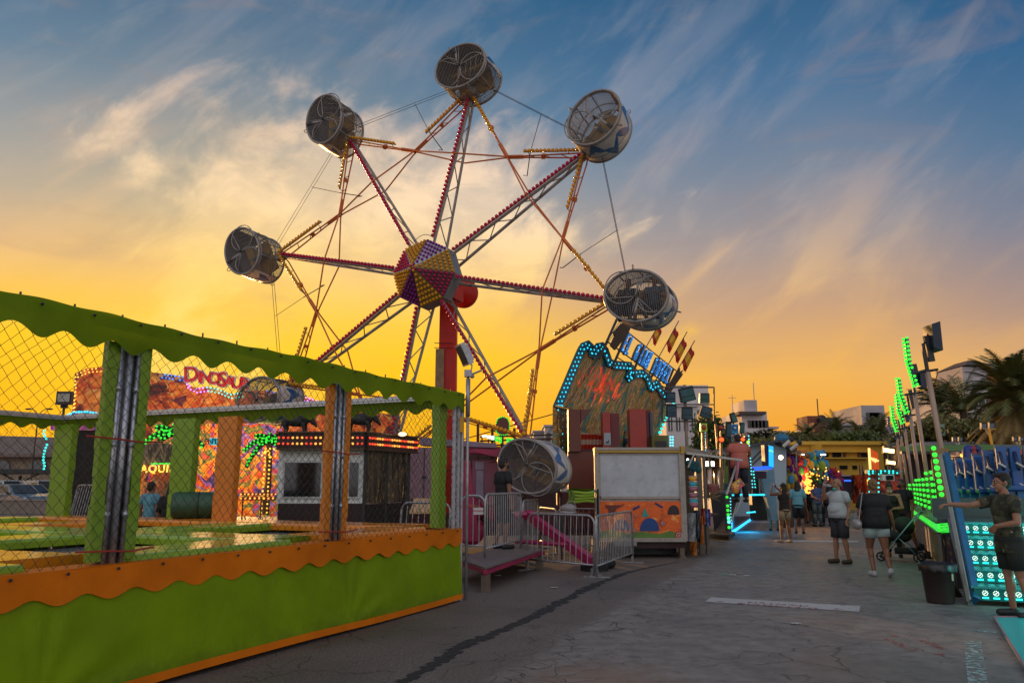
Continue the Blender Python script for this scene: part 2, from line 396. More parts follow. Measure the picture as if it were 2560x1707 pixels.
ctr = (G(1888,1504,.008)+G(1998,1518,.008))/2+Vector((0,-.02,0))
for txt, off in (('MANTEN', .085), ('DISTANCIA', -.085)):
    tm = text_mb(txt, .17, .001, space=1.25); xf(tm, frame4(ctr-up_*off*1.0+Vector((0,0,.002)), xdir, up_))
    tag(tm.build('pavement_marking', pr), kind='structure')
mb = MB()
for sgn in (-1, 1):
    o_ = ctr-xdir*sgn*.72; mb.add([o_+xdir*sgn*-.12, o_+up_*.05, o_-up_*.05], [(0,1,2)])
tag(mb.build('pavement_marking', pr), kind='structure')
mb = MB(); mb.quad(G(2410,1602,.004), G(2452,1600,.004), G(2478,1760,.004), G(2424,1760,.004)); mb.quad(G(2418,1574,.004), G(2498,1583,.004), G(2500,1578,.004), G(2418,1570,.004))
tag(mb.build('pavement_marking', pfade), kind='structure')
o_ = G(2290,1610,.004)
for txt, dx_ in (('DISTANCIA', -.165), ('MANTEN', .165)):
    tm = text_mb(txt, .11, .001, space=1.1); xf(tm, frame4(o_+Vector((dx_, 0, .003)), (0,1,0), (-1,0,0)))
    tag(tm.build('pavement_marking', pr), kind='structure')
mb = MB()
for dy_ in (-.42, .42): mb.add([o_+Vector((-.06,dy_,0)), o_+Vector((.06,dy_,0)), o_+Vector((0,dy_*1.25,0))], [(0,1,2)])
tag(mb.build('pavement_marking', pr), kind='structure')
for k, (px0, px1, py, hh) in enumerate(((1935,2146,1349,4),(1860,2290,1303,3),(1990,2250,1282,2),(1900,2240,1262,2))):
    mb = MB(); mb.quad(G(px0,py+hh,.004), G(px1,py+hh+2,.004), G(px1,py+2,.004), G(px0,py,.004)); tag(mb.build('pavement_marking', pw), kind='structure')

# ================================================================== trampoline pen
C1 = Vector((-.77, 11.32, 0)); PB = Vector((-.42, -.9075, 0)).normalized(); PA = Vector((-.9075, .42, 0)).normalized()
def pen(s, t, z=0.0): return C1+PB*s+PA*t+Vector((0,0,z))
SL, TL = 9.6, 8.8
pn = T('trampoline_enclosure', 'green and orange vinyl trampoline enclosure with scalloped canopy and chain link sides', 'trampoline', C1)
def cloth_mat(name, col, glow, dirty=False):
    m = bpy.data.materials.new(name); m.use_nodes = True; t = NT(m.node_tree)
    ob = t.n('ShaderNodeTexCoord').outputs['Object']
    nz = t.noise(ob, 1.3, 5, .6); c = t.ramp(nz, [(.3, tuple(v*.8 for v in col)+(1,)), (.7, tuple(v*1.18 for v in col)+(1,))])
    wv = t.noise(ob, 260, 2, .5); c = t.mix(t.ss(wv, .4, .7, 0, .12), c, (0,0,0,1))
    if dirty:
        z_ = t.n('ShaderNodeSeparateXYZ', {0: ob}).outputs[2]; dn_ = t.noise(ob, 7, 7, .7)
        k_ = t.m('MULTIPLY', t.ss(t.m('ADD', z_, t.m('MULTIPLY', t.m('SUBTRACT', dn_, .5), .5)), .24, .06), .28); c = t.mix(k_, c, (.045,.035,.022,1))
        sc_ = t.noise(t.n('ShaderNodeMapping', {0: ob, 'Rotation': (.5,.3,.6), 'Scale': (14,2,3)}).outputs[0], 2.2, 6, .7); c = t.mix(t.m('MULTIPLY', t.ss(sc_, .62, .72), .22), c, (.30,.36,.12,1))
    b = t.n('ShaderNodeBsdfPrincipled', {'Base Color': c, 'Roughness': .55, 'Specular IOR Level': .16})
    fa = t.noise(t.n('ShaderNodeMapping', {0: ob, 'Rotation': (.0,.55,.0), 'Scale': (1.6,1.6,.6)}).outputs[0], 1.6, 5, .6, .8); fold = t.m('ADD', t.m('MULTIPLY', t.noise(ob, 3.0, 4, .5, .6), .5), t.m('MULTIPLY', fa, .9))
    t.t.links.new(t.n('ShaderNodeBump', {'Strength': .22, 'Distance': .06, 'Height': fold}).outputs[0], b.inputs['Normal'])
    tl = t.n('ShaderNodeBsdfTranslucent', {'Color': c}); mx = t.n('ShaderNodeMixShader', {0: glow, 1: b.outputs[0], 2: tl.outputs[0]})
    t.n('ShaderNodeOutputMaterial', {0: mx.outputs[0]}); return m
gcl = cloth_mat('green canvas', (.150, .240, .002), .25); ocl = cloth_mat('orange canvas', (.70, .175, .004), .12)
gsk = cloth_mat('green skirt canvas', (.170, .272, .001), .0, True)
# side k: origin, direction, outward normal, length
sides = [(0, pen(0,0), PB, -PA, SL), (1, pen(0,TL), PB, PA, SL), (2, pen(0,0), PA, -PB, TL), (3, pen(SL,0), PA, PB, TL)]
anch = [(2.62, .06), (-.2, 1.3), (6.2, .05), (8.9, .1)]
def fold(s, z):
    v = .012*sin(s*1.3+z*2)+.005*sin(s*3.3-z*4+1)
    for (a0, z0) in anch:
        dx_, dz_ = s-a0, z-z0; r = hypot(dx_, dz_)+.05; an = atan2(dz_, dx_)
        v += .017*math.exp(-r*1.0)*sin(an*13+a0+1.5*sin(an*4))*min(1, r*2.5)*(.35+.65*max(0,min(1,.5-dx_*.9)))
    return v
for k, o0, d, nrm, ln in sides:
    n = int(ln/.035) if k == 0 else int(ln/.2)
    mb = MB(); mb.grid(lambda u, v: o0+d*(u*ln)+nrm*(.02+(fold(u*ln, .08+v*.8) if k == 0 else 0)+(.05*(1-v)))+Vector((0,0,.09+.82*v)), n, 18 if k == 0 else 4)
    mb.build('skirt', gsk, pn, True)
    mb = MB(); mb.grid(lambda u, v: o0+d*(u*ln)+nrm*(.080-.005*v+(fold(u*ln, .05) if k == 0 else 0))+Vector((0,0,.035+.07*v-.01*sin(u*ln*1.1))), n, 1); mb.build('hem', ocl, pn, True, label='orange hem of the green skirt')
    def vz(s): return .778+.030*cos(2*pi*s/.42+.4)+.004*sin(s*3)
    mb = MB(); mb.grid(lambda u, v: o0+d*(u*ln)+nrm*(.055+.006*sin(u*ln*15+.4)*(1-v)+.006*sin(u*ln*4))+Vector((0,0,vz(u*ln)+(.995-vz(u*ln))*v)), int(ln/.03), 4)
    mb.grid(lambda u, v: o0+d*(u*ln)+nrm*(.055-.25*v)+Vector((0,0,.995+.004*v)), 8, 1)
    mb.build('valance', ocl, pn, True, label='orange scalloped valance round the base')
    # canopy fringe
    def fz(s): return 2.690+.043*cos(2*pi*s/.40+pi*.9)+.005*sin(s*2)
    mb = MB(); wob = lambda u, v: (.05+.02*sin(u*ln*3.1)*(1-v)+.012*sin(u*ln*9)*(1-v)) if k == 0 else .05+.01*sin(u*ln*6)
    top = lambda u: 2.93+.010*sin(u*ln*2.3)+.006*sin(u*ln*11)
    mb.grid(lambda u, v: o0+d*(-.05+u*(ln+.1))+nrm*wob(u, v)+Vector((0,0,fz(u*ln)+(top(u)-fz(u*ln))*v)), int(ln/.03), 5)
    mb.build('canopy_fringe', gcl, pn, True)
    mb = MB(); e0, e1 = o0-nrm*.06, o0+d*ln-nrm*.06
    for zz, hh in ((2.905, .055), (2.858, .025)): mb.beam(e0+Vector((0,0,zz)), e1+Vector((0,0,zz)), .08, hh)
    mb.build('top_rail', alu, pn)
    mb = MB(); mb.beam(o0+Vector((0,0,.93)), o0+d*ln+Vector((0,0,.93)), .05, .05); mb.build('bottom_rail', galv, pn)
    if k == 0:
        mb = MB(); s = .15
        while s < ln: 
            mb.ball(o0+d*s+nrm*.075+Vector((0,0,2.895)), .014); mb.tube([o0+d*(s+.12)+Vector((0,0,2.92)), o0+d*(s+.12)+Vector((0,0,2.965))], .008, 5)
            mb.ball(o0+d*s+nrm*.075+Vector((0,0,.965)), .014); s += .42
        mb.build('fastener_row', blackp, pn)
# nets
netm = M('netting wire', (.020,.026,.018), .7, 0, .2)
for k, o0, d, nrm, ln in sides:
    if k == 3: continue
    cw = .105 if k == 0 else .14; ch_ = .105 if k == 0 else .14; r_ = .0027 if k == 0 else .0032
    mb = MB(); z0, z1 = .95, 2.78; nr = int((z1-z0)/ch_*2); nc = int(ln/cw)
    for i in range(-1, nc+1):
        for ph in (0, 1):
            P_ = []
            for j in range(nr+1):
                zig = (j+ph) % 2; sag = .012*sin(i*.9+j*.37)
                s_ = (i+.5+(.5 if zig else 0)*(1 if ph == 0 else 1))*cw+sag*.5+(-cw*.5 if ph else 0)+(.0)
                s_ += .035*sin(j*.21+i*.05)
                P_.append(o0+d*max(0, min(ln, s_))+Vector((0,0,z0+(z1-z0)*j/nr+.008*sin(i*.7+j)))-nrm*(.0+.004*ph))
            mb.tube(P_, r_, 3, caps=False)
    mb.build('netting', netm, pn)
# posts
def padpost(s, t, col, wid=.30, both=True, z0=1.0, z1=2.74, dirv=PB, inn=PA, gap=.17):
    m_ = green if col == 'g' else orange
    for sg in ((-1, 1) if both else (1,)):
        c0 = pen(s, t)+dirv*(sg*(gap+wid/2) if both else 0)+inn*(.05 if wid < .12 else .10)
        mb = MB()
        ang = atan2(dirv.y, dirv.x)
        for i in range(8):
            za, zb = z0+(z1-z0)*i/8, z0+(z1-z0)*(i+1)/8
            mb.box(c0+Vector((0,0,(za+zb)/2)), (wid+.012*sin(i*2.1), (.055 if wid < .12 else .13)+.010*sin(i*1.7+sg), (zb-za)), ang)
        mb.build('post_pad', m_, pn, label=('green' if col == 'g' else 'orange')+' padding wrapped round the post')
def alupost(s, t, dirv=PB, inn=PA, n3=True):
    mb = MB(); ang = atan2(dirv.y, dirv.x)
    for dd, rr_ in (((-.082, .018), (0, .027), (.082, .018)) if n3 else ((0, .03), (.1, .02))):
        p = pen(s, t)+dirv*dd+inn*.030
        mb.tube([p+Vector((0,0,.90)), p+Vector((0,0,2.78))], rr_, 10)
        if dd:
            for zz in (1.35, 1.9, 2.35): mb.tube([p+Vector((0,0,zz)), p+Vector((0,0,zz+.045))], rr_+.008, 8)
    mb.box(pen(s, t, 1.85)+inn*.075, (.20, .03, 1.80), ang)
    mb.build('post', alu, pn, True)
    mb = MB(); 
    for zz in (1.10, 1.96):
        mb.tube([pen(s,t,zz)+dirv*-.34-inn*.03, pen(s,t,zz-.015)+dirv*-.1-inn*.05, pen(s,t,zz)+dirv*.1-inn*.05, pen(s,t,zz+.01)+dirv*.36-inn*.03], .008, 5)
    mb.build('tie_rope', M('red cord', (.30,.03,.015), .8), pn)
for s_, col in ((0.12,'g'), (2.8,'o'), (5.6,'g'), (8.4,'o')):
    if s_ > 1: alupost(s_, 0); padpost(s_, 0, col, .10, z0=1.02, gap=.105)
mb = MB(); mb.beam(pen(.03,.03,.0), pen(.03,.03,2.86), .10, .05); mb.tube([pen(-.04,-.02,0), pen(-.04,-.02,2.9)], .028, 8); mb.beam(pen(.16,-.0,.9), pen(.16,-.0,2.8), .05, .05); mb.build('post', galv, pn)
padpost(.38, .02, 'g', .20, False, z0=1.02)
for t_, col, wid in ((4.35, 'o', .42), (5.35, 'g', .5), (8.5, 'g', .50)):
    padpost(.02, t_, col, wid, False, dirv=PA, inn=PB)
padpost(3.2, TL-.05, 'o', .5, False); padpost(6.2, TL-.05, 'g', .5, False)
mb = MB(); mb.box(pen(.03,-.05,2.47), (.10,.012,.22), atan2(PB.y,PB.x)); mb.build('warning_plate', M('yellow plate', (.62,.33,.02), .5), pn)
# trampoline beds and the pads between them
bedm = M('trampoline bed', (.075,.070,.085), .55, 0, .2, 3, .1, 200)
lines = [0.42, 3.1, 5.9, 8.4]
for i in range(3):
    for j in range(3):
        s0, s1, t0, t1 = lines[i]+.3, lines[i+1]-.3, lines[j]+.3, lines[j+1]-.3
        mb = MB(); mb.grid(lambda u, v: pen(s0+(s1-s0)*u, t0+(t1-t0)*v, .915-.03*sin(pi*u)*sin(pi*v)), 8, 8); mb.build('trampoline_bed', bedm, pn, True)
def soft(mb, a, b, wd, th, sag=.0, seg=14):
    """a vinyl pad: rounded edges, slightly puckered"""
    a, b = Vector(a), Vector(b); d = (b-a); ln = d.length; d.normalize(); sd_ = Vector((-d.y, d.x, 0))
    prof = [(-.5,-.5),(-.5,.15),(-.48,.42),(-.45,.5),(.45,.5),(.48,.42),(.5,.15),(.5,-.5)]; k = len(prof); vs = []
    for i in range(seg+1):
        u = i/seg; pk = .004*sin(u*ln*5)+.002*sin(u*ln*17+1)
        for (x_, z_) in prof: vs.append(a+d*(ln*u)+sd_*(x_*wd*(1+pk))+Vector((0,0,z_*th+(pk*.9 if z_ > .3 else 0))))
    fs = [(i*k+j, i*k+(j+1)%k, (i+1)*k+(j+1)%k, (i+1)*k+j) for i in range(seg) for j in range(k)]+[tuple(range(k))[::-1], tuple(seg*k+j for j in range(k))]
    mb.add(vs, fs); return mb
gpad = M('green pad vinyl', (.24,.38,.015), .2, 0, .15, 1.6, .10, 5, spec=.8); opad = M('orange pad vinyl', (.74,.24,.012), .2, 0, .15, 1.6, .10, 5, spec=.8)
ocol = {('s',0,0),('s',0,2),('t',0,1),('t',0,0),('t',0,2),('s',1,3),('t',2,0)}
for i, ls in enumerate(lines):
    for j in range(3):
        mb = soft(MB(), pen(ls, lines[j]+.02, 1.0-.012*(i%2)), pen(ls, lines[j+1]-.02, 1.0-.012*(i%2)), .78, .10)
        mb.build('edge_pad', opad if (('t',i,j) in ocol) else gpad, pn, False, label='orange edge pad' if (('t',i,j) in ocol) else 'green edge pad')
        mb = soft(MB(), pen(lines[j]+.38, ls, .995), pen(lines[j+1]-.38, ls, .995), .74, .10)
        mb.build('edge_pad', opad if (('s',j,i) in ocol) else gpad, pn, False, label='orange edge pad' if (('s',j,i) in ocol) else 'green edge pad')
# rolled mat lying on the far pads
c0 = at(510, 1262, 13.3); ax = Vector((.96,.28,0)).normalized()
rl = T('rolled_mat', 'dark green rolled vinyl mat lying on the pads by the orange post', 'rolled mat', c0)
mb = MB(); prof = [(.20,-.50),(.222,-.46),(.222,-.1),(.214,-.08),(.222,-.06),(.222,.2),(.228,.46),(.205,.50),(.15,.50),(.14,.40),(.08,.38)]
R3 = Matrix.Rotation(atan2(ax.y, ax.x), 3, 'Z')@Matrix.Rotation(pi/2, 3, 'Y')
mb.lathe(prof, c0, 28, R3); mb.build('roll', M('dark green vinyl', (.02,.075,.035), .4, 0, .3, 5, .3, 12), rl, True)
mb = MB()
for dd in (-.08, .24): mb.tube([c0+ax*dd+Vector((-ax.y*cos(a)*.228, ax.x*cos(a)*.228, sin(a)*.228)) for a in [i*pi/10 for i in range(20)]], .008, 4, closed=True)
mb.build('strap', blackp, rl)
# floodlight on the pen corner
fl = T('floodlight', 'grey floodlight tilted down on a pole at the enclosure corner', 'floodlight', pen(-.08,-.06))
mb = MB(); q = pen(-.10,-.08); mb.tube([q, q+Vector((0,0,3.22))], .022, 8); mb.tube([q+Vector((0,0,2.6)), q+Vector((0,0,3.16))], .034, 8); mb.build('pole', galv, fl, True)
mb = MB(); mb.box(q+Vector((0,0,3.24)), (.11,.11,.10)); mb.tube([q+Vector((.05,-.05,3.29)), q+Vector((.06,-.05,3.36)), q+Vector((-.0,-.05,3.40))], .012, 6); mb.build('bracket', galv, fl)
hd = q+Vector((-.06,-.06,3.52)); R3 = Matrix.Rotation(radians(25), 3, 'Z')@Matrix.Rotation(radians(-26), 3, 'Y')
mb = MB(); mb.box(hd, (.085,.25,.34), M4=R3, taper=.9); mb.box(hd+R3@Vector((.055,0,0)), (.05,.18,.26), M4=R3); mb.build('lamp_head', galv, fl)
mb = MB(); mb.box(hd+R3@Vector((-.045,0,0)), (.012,.2,.28), M4=R3); mb.build('lens', glassd, fl)
mb = MB(); mb.box(q+Vector((.13,0,3.26)), (.16,.10,.014), M4=Matrix.Rotation(radians(-22),3,'Y')); mb.sphere(q+Vector((.06,0,3.20)), .035, 8, 6); mb.build('sensor', galv, fl)
# ================================================================== the wheel
H0 = Vector((-2.04, 19.0, 6.82)); YW = .394
WT = Vector((cos(YW), -sin(YW), 0)); WN = Vector((-sin(YW), -cos(YW), 0)); RT = 4.96
ang = [radians(76.94)-(k-3)*pi/4 for k in range(1, 9)]
def Wp(r, a, d=0.0): return H0+WT*(r*cos(a))+Vector((0,0,r*sin(a)))+WN*d
spokem = M('spoke steel', (.30,.265,.24), .5, .2, .25, 4, dirt=.3)
redst = M('orange red steel', (.58,.13,.025), .5, .1, .25, 4, dirt=.25)
def dome(name, col):
    m = bpy.data.materials.new(name); m.use_nodes = True; t = NT(m.node_tree)
    b = t.n('ShaderNodeBsdfPrincipled', {'Base Color': (*col, 1), 'Roughness': .15, 'Specular IOR Level': .7}); tl = t.n('ShaderNodeBsdfTranslucent', {'Color': (*col, 1)})
    mx = t.n('ShaderNodeMixShader', {0: .5, 1: b.outputs[0], 2: tl.outputs[0]}); t.n('ShaderNodeOutputMaterial', {0: mx.outputs[0]}); return m
plum = dome('magenta lamp dome', (.70,.012,.11)); purp = dome('purple lamp dome', (.36,.012,.36)); amber = dome('amber lamp dome', (.90,.52,.02))
socket = M('lamp socket', (.20,.21,.22), .5)
fw = T('ferris_wheel', 'tall fairground wheel with lamp studded spokes, octagonal hub and orange star braces', 'ferris wheel', H0-Vector((0,0,6.82)))
def domes(mb, sock, pts, nrm, r=.036, off=.035):
    for p in pts: mb.ball(p+nrm*off, r); sock.tube([p, p+nrm*(off*.4)], r*.6, 5)
for k in range(8):
    a = ang[k]; ra = WT*cos(a)+Vector((0,0,sin(a))); ta = -WT*sin(a)+Vector((0,0,cos(a)))
    lo_up = ta if (ta.z > 0 or abs(ta.z) < .3 and ta.dot(WT) < 0) else -ta
    lo_side = lo_up if abs(ta.z) > .25 else (-ta if ta.dot(WT) > 0 else ta)
    mb = MB(); fr0, fr1 = Wp(.62, a, .30), Wp(RT, a, .07); re0, re1 = Wp(.5, a, -.42), Wp(RT, a, -.07)
    mb.tube([fr0, fr1], .040, 6); mb.tube([re0, re1], .040, 6)
    nz_ = 11
    for i in range(nz_):
        u0, u1 = i/nz_, (i+1)/nz_
        A_, B_ = fr0.lerp(fr1, u0), re0.lerp(re1, u1)
        if i % 2: A_, B_ = fr0.lerp(fr1, u1), re0.lerp(re1, u0)
        mb.tube([A_, B_], .015, 5)
    mb.box(Wp(RT+.05, a, 0), (.22,.22,.22), M4=Matrix((WT, WN, (0,0,1))).transposed())
    mb.build('spoke', spokem, fw)
    sp_o = fw.children[-1]
    mb = MB(); sk = MB(); pts = resample([Wp(.95, a, .37)+Vector((0,0,.03)), Wp(RT-.12, a, .17)+Vector((0,0,.03))], .112)
    domes(mb, sk, pts, (WN*.85+Vector((-.2,0,.45))).normalized(), .054)
    sub(mb, 'lamp_row', plum, sp_o, True); sk.beam(pts[0], pts[-1], .04, .03); sub(sk, 'lamp_channel', socket, sp_o)
# star braces
RK = 3.20
for k in range(8):
    for sgn in (1, -1):
        a0 = ang[k]; a1 = ang[k]+sgn*pi/4
        Pt = lambda u, d=0.0: Wp(1, 0, 0)*0+(Wp(RT-.05, a0, 0).lerp(Wp(RK, a1, 0), u))+WN*d
        mb = MB()
        for sd_ in (-1, 1):
            mb.tube([Pt(0, sd_*.08), Pt(.05, sd_*.14), Pt(.46, sd_*.05)], .020, 6)
            mb.tube([Pt(.46, sd_*.05), Pt(.60, sd_*.05), Pt(.64, sd_*.06), Pt(1.0, sd_*.34)], .020, 6)
        for u, d_ in ((.14,.13),(.27,.10),(.38,.08)): mb.tube([Pt(u, -d_), Pt(u+.05, d_)], .011, 5)
        mb.tube([Pt(.48), Pt(.60)], .052, 6); mb.tube([Pt(.31), Pt(.335)], .075, 4)
        mb.build('star_brace', redst, fw); br = fw.children[-1]
        out = (Pt(.25)-H0); out = (out-WN*out.dot(WN)).normalized(); dirb = (Pt(1)-Pt(0)).normalized(); out = (out-dirb*out.dot(dirb)).normalized()
        mb = MB(); sk = MB(); pts = resample([Pt(.02, .20)+Vector((0,0,.04)), Pt(.44, .19)+Vector((0,0,.05))], .104)
        domes(mb, sk, pts, (WN*.8+Vector((-.2,0,.5))).normalized(), .052)
        sub(mb, 'lamp_row', amber, br, True); sk.beam(pts[0], pts[-1]+(pts[-1]-pts[-2])*.6, .04, .03)
        for u in (.12, .42): sk.tube([Pt(u, .1), Pt(u, .25)+Vector((0,0,.05))], .01, 4)
        sub(sk, 'lamp_channel', socket, br)
# tie cables between neighbouring tips, with their stays
wire = M('steel cable', (.06,.055,.06), .5, .5)
for k in range(8):
    A_, B_ = Wp(RT+.35, ang[k], .05), Wp(RT+.35, ang[k]-pi/4, .05)
    mb = MB()
    for o_ in (-.05, .05): mb.tube([A_+WN*o_*1.2, B_+WN*o_], .007, 4)
    mb.build('tie_cable', wire, fw)
    if k in (0, 1, 2, 3, 6, 7):
        m_ = A_.lerp(B_, .55); J = Wp(3.45, ang[k]-pi/8-.2, 0)
        J2 = m_.lerp(J, .62)
        mb = MB(); mb.tube([m_, J2], .008, 4); mb.tube([J2, J+(J-m_)*.02+WT*.10, J], .013, 5); mb.build('stay_rod', wire, fw)
# hub: a shallow eight sided pyramid studded with lamp domes
panw = M('hub panel white', (.42,.42,.50), .45, dirt=.2); pany = M('hub panel ochre', (.26,.17,.035), .45, dirt=.2); panp = M('hub panel plum', (.10,.03,.05), .45, dirt=.2)
HR = .88; apex = H0+WN*1.02
vert = [Wp(HR, ang[0]+radians(8)+i*pi/4, .42) for i in range(8)]
mid_dir = lambda i: (vert[i]+vert[(i+1) % 8])/2-H0
for i in range(8):
    va, vb = vert[i], vert[(i+1)%8]; md = mid_dir(i); th_ = math.degrees(atan2(md.z, md.dot(WT))) % 360
    yel = i % 2 == 0
    nrm = (vb-va).cross(apex-va).normalized(); nrm = nrm if nrm.dot(WN) > 0 else -nrm
    mb = MB(); mb.add([va, vb, apex, va-nrm*.03, vb-nrm*.03, apex-nrm*.03], [(0,1,2),(3,5,4),(0,3,4,1),(1,4,5,2),(2,5,3,0)])
    right = 0 < ((th_+20) % 360) < 75
    pm = (pany if yel else (panw if th_ < 200 else panp)); mb.build('hub_panel', pm, fw); hp = fw.children[-1]
    pts = []; rows = 8
    for r_ in range(rows):
        u = (r_+.55)/rows; nn = max(1, int(round((1-u)*8)))+0
        for j in range(nn):
            q = (va.lerp(vb, (j+.5)/nn)).lerp(apex, u*.98)
            pts.append(q)
    mb = MB(); sk = MB(); domes(mb, sk, pts, nrm, .040, .035)
    sub(mb, 'lamp_dome_cluster', amber if yel else (purp if i % 4 == 1 else plum), hp, True)
    mb = MB(); mb.hexa([va, vb, vb-WN*.40, va-WN*.40, va*0+va+(va-H0)*-.04, vb+(vb-H0)*-.04, vb-WN*.40+(vb-H0)*-.04, va-WN*.40+(va-H0)*-.04]); mb.build('hub_rim', socket, fw)
mb = MB(); mb.tube([Wp(HR+.02, pi*.5+(-.35+i*.1), .45)+Vector((0,0,.10*sin(pi*i/7.0))) for i in range(8)], .008, 4); mb.build('lifting_ring', wire, fw)
maroon = M('mast red paint', (.50,.018,.010), .45, 0, .2, 1.5, dirt=.2, spec=.25)
mb = MB(); AX = H0-WN*0
R3 = Matrix((WT, Vector((0,0,1)), WN)).transposed()
mb.lathe([(.30,-1.98),(.40,-1.93),(.42,-1.78),(.36,-1.70),(.24,-1.7),(.24,.5)], H0, 28, R3); mb.build('axle_housing', maroon, fw, True)
MBs = H0-WN*.95
mb = MB(); mb.hexa([MBs+Vector((x*.5,y*.5,-6.1+.0)) for x, y in ((-.48,-.42),(.48,-.42),(.48,.42),(-.48,.42))]+[MBs+Vector((x*.5,y*.5,.30)) for x, y in ((-.44,-.38),(.44,-.38),(.44,.38),(-.44,.38))])
mb.box(MBs+Vector((0,0,-.1)), (.56,.6,.62), -YW); mb.build('mast', maroon, fw)
mb = MB(); mb.beam(MBs+Vector((-.19,-.26,-5.5)), MBs+Vector((-.19,-.26,-1.75)), .22, .05, up=(0,1,0)); mb.build('mast_cladding', M('raw board', (.24,.15,.085), .8, 0, .3, 8, .3, 30), fw)
mb = MB()
for zz in (-1.72, -1.60): mb.tube([MBs+Vector((-.34,-.28,zz)), MBs+Vector((.12,-.28,zz))], .01, 5)
mb.build('clamp', darkm, fw)
# ------------------------------------------------------------------ cage cars
whsh = M('cage white panel', (.56,.53,.50), .38, 0, .12, 2, dirt=.25, coat=.2); bluz = M('cage blue stripe', (.004,.10,.28), .35, 0, .2, 3, coat=.2)
cgm = M('cage frame tube', (.26,.235,.22), .45, .2, .2, 5, dirt=.2); meshm = M('cage mesh wire', (.17,.155,.145), .55, .2)
CA, CB, CL = .70, .57, 1.04       # half width, half height, depth (front at -Y)
def ov(a, y, s=1.0): return Vector((CA*s*cos(a), y, CB*s*sin(a)))
def make_car():
    root = L('cage_car', 'x', 'wheel car', (0,0,0))
    y0, y1 = -CL/2, CL/2
    a0, a1 = radians(172), radians(372)
    mb = MB(); mb.grid(lambda u, v: ov(a0+(a1-a0)*u, y0+.03+(CL-.06)*v, 1.0+.035*sin(pi*v)), 40, 6); sh = mb.build('shell_panel', whsh, root, True)
    mb = MB(); mb.grid(lambda u, v: ov(a0+(a1-a0)*u, y0+.03+(CL-.06)*v, .975+.035*sin(pi*v)), 40, 6); mb.build('shell_inner_face', M('cage dark inner face', (.12,.11,.105), .6, 0, .3), root, True)  # second, darker grid just inside the shell for its inner side
    # zigzag stripe laid on the shell
    zz = [(.0,.10),(.14,.62),(.24,.18),(.42,.80),(.50,.30),(.66,.78),(.74,.22),(.90,.66),(1.0,.3)]
    def zy(u):
        for (ua, va), (ub, vb) in zip(zz, zz[1:]):
            if ua <= u <= ub: return va+(vb-va)*(u-ua)/(ub-ua)
        return .3
    mb = MB(); n = 160
    def sq(u, v): return ov(a0+(a1-a0)*u, y0+.03+(CL-.06)*v, 1.006+.035*sin(pi*v))
    for i in range(n):
        ua, ub = .03+.94*i/n, .03+.94*(i+1)/n; 
        for j in range(4):
            w_ = lambda u: .10+.30*abs(sin(u*19))
            f0, f1 = j/4, (j+1)/4; g_ = lambda u, f: max(.02, min(.98, zy(u)-w_(u)/2+w_(u)*f))
            mb.quad(sq(ua, g_(ua,f0)), sq(ub, g_(ub,f0)), sq(ub, g_(ub,f1)), sq(ua, g_(ua,f1)))
    mb.build('zigzag_stripe', bluz, root, True)
    # wire mesh on the rest of the barrel and over both ends
    mb = MB(); b0, b1 = radians(12), radians(172); nw = 46
    for i in range(nw+1):
        a = b0+(b1-b0)*i/nw; mb.tube([ov(a, y0, .985), ov(a+.03, 0, 1.0), ov(a, y1, .985)], .0048, 3, caps=False)
    for j in range(26): mb.tube([ov(b0+(b1-b0)*i/20, y0+CL*(j+.5)/26, .992) for i in range(21)], .0048, 3, caps=False)
    for yy in (y0, y1):
        k = 0
        for i in range(-18, 19):
            x = i*.04; 
            if abs(x) < CA*.99: h_ = CB*.985*sqrt(1-(x/CA)**2); mb.tube([(x,yy,-h_),(x,yy,h_)], .0044, 3, caps=False)
        for i in range(-14, 15):
            z = i*.04
            if abs(z) < CB*.99: h_ = CA*.985*sqrt(1-(z/CB)**2); mb.tube([(-h_,yy+.004,z),(h_,yy+.004,z)], .0044, 3, caps=False)
    mb.build('mesh', meshm, root)
    mb = MB(); N_ = 44
    for yy, s_, r_ in ((y0, 1.0, .030), (y0+.09, 1.0, .018), (y1, 1.0, .030), (y1*.35, 1.02, .016)): mb.tube([ov(2*pi*i/N_, yy, s_) for i in range(N_)], r_, 7, closed=True)
    for a in [radians(v) for v in (12, 55, 92, 130, 172)]: mb.tube([ov(a, y0, 1.0), ov(a, y1, 1.0)], .016, 6)
    mb.build('hoop', cgm, root, True)
    mb = MB(); ce = Vector((.02, y0-.01, -.02))
    mb.tube([Vector((-CA*.98, y0, -.10)), ce, Vector((CA*.72, y0, -CB*.70))], .014, 6)
    mb.tube([Vector((-.34+.36*cos(a), y0-.01, .16+.36*sin(a))) for a in [2*pi*i/30 for i in range(30)]], .014, 6, closed=True)
    mb.tube([Vector((.36+.36*cos(a), y0-.012, .05+.40*sin(a))) for a in [radians(95)+radians(200)*i/16 for i in range(17)]], .014, 6)
    for a in (radians(265), radians(300), radians(75)): mb.tube([ce, ov(a, y0, .98)], .010, 6)
    for i in range(5): mb.tube([(-.62+i*.14, y0-.006, .16-.26*cos((i-2)*.6)), (-.62+i*.14+.14, y0-.006, .16+.30*cos((i-2)*.6))], .007, 4)
    mb.beam((.06,y0-.02,-.06), (.02,y0-.02,-CB*.95), .05, .015, up=(0,1,0))
    for a in (radians(90+k_*45) for k_ in range(8)): mb.tube([(0,y1,0), ov(a, y1, .98)], .010, 6)
    mb.box((0,y1+.02,0), (.26,.16,.26)); mb.build('end_frame', cgm, root, True)
    mb = MB(); mb.box((0,y0-.05,-.02), (.06,.05,.06)); mb.box((.05,y0-.04,-CB*.82), (.06,.03,.14)); mb.build('door_latch', darkm, root)
    mb = MB()
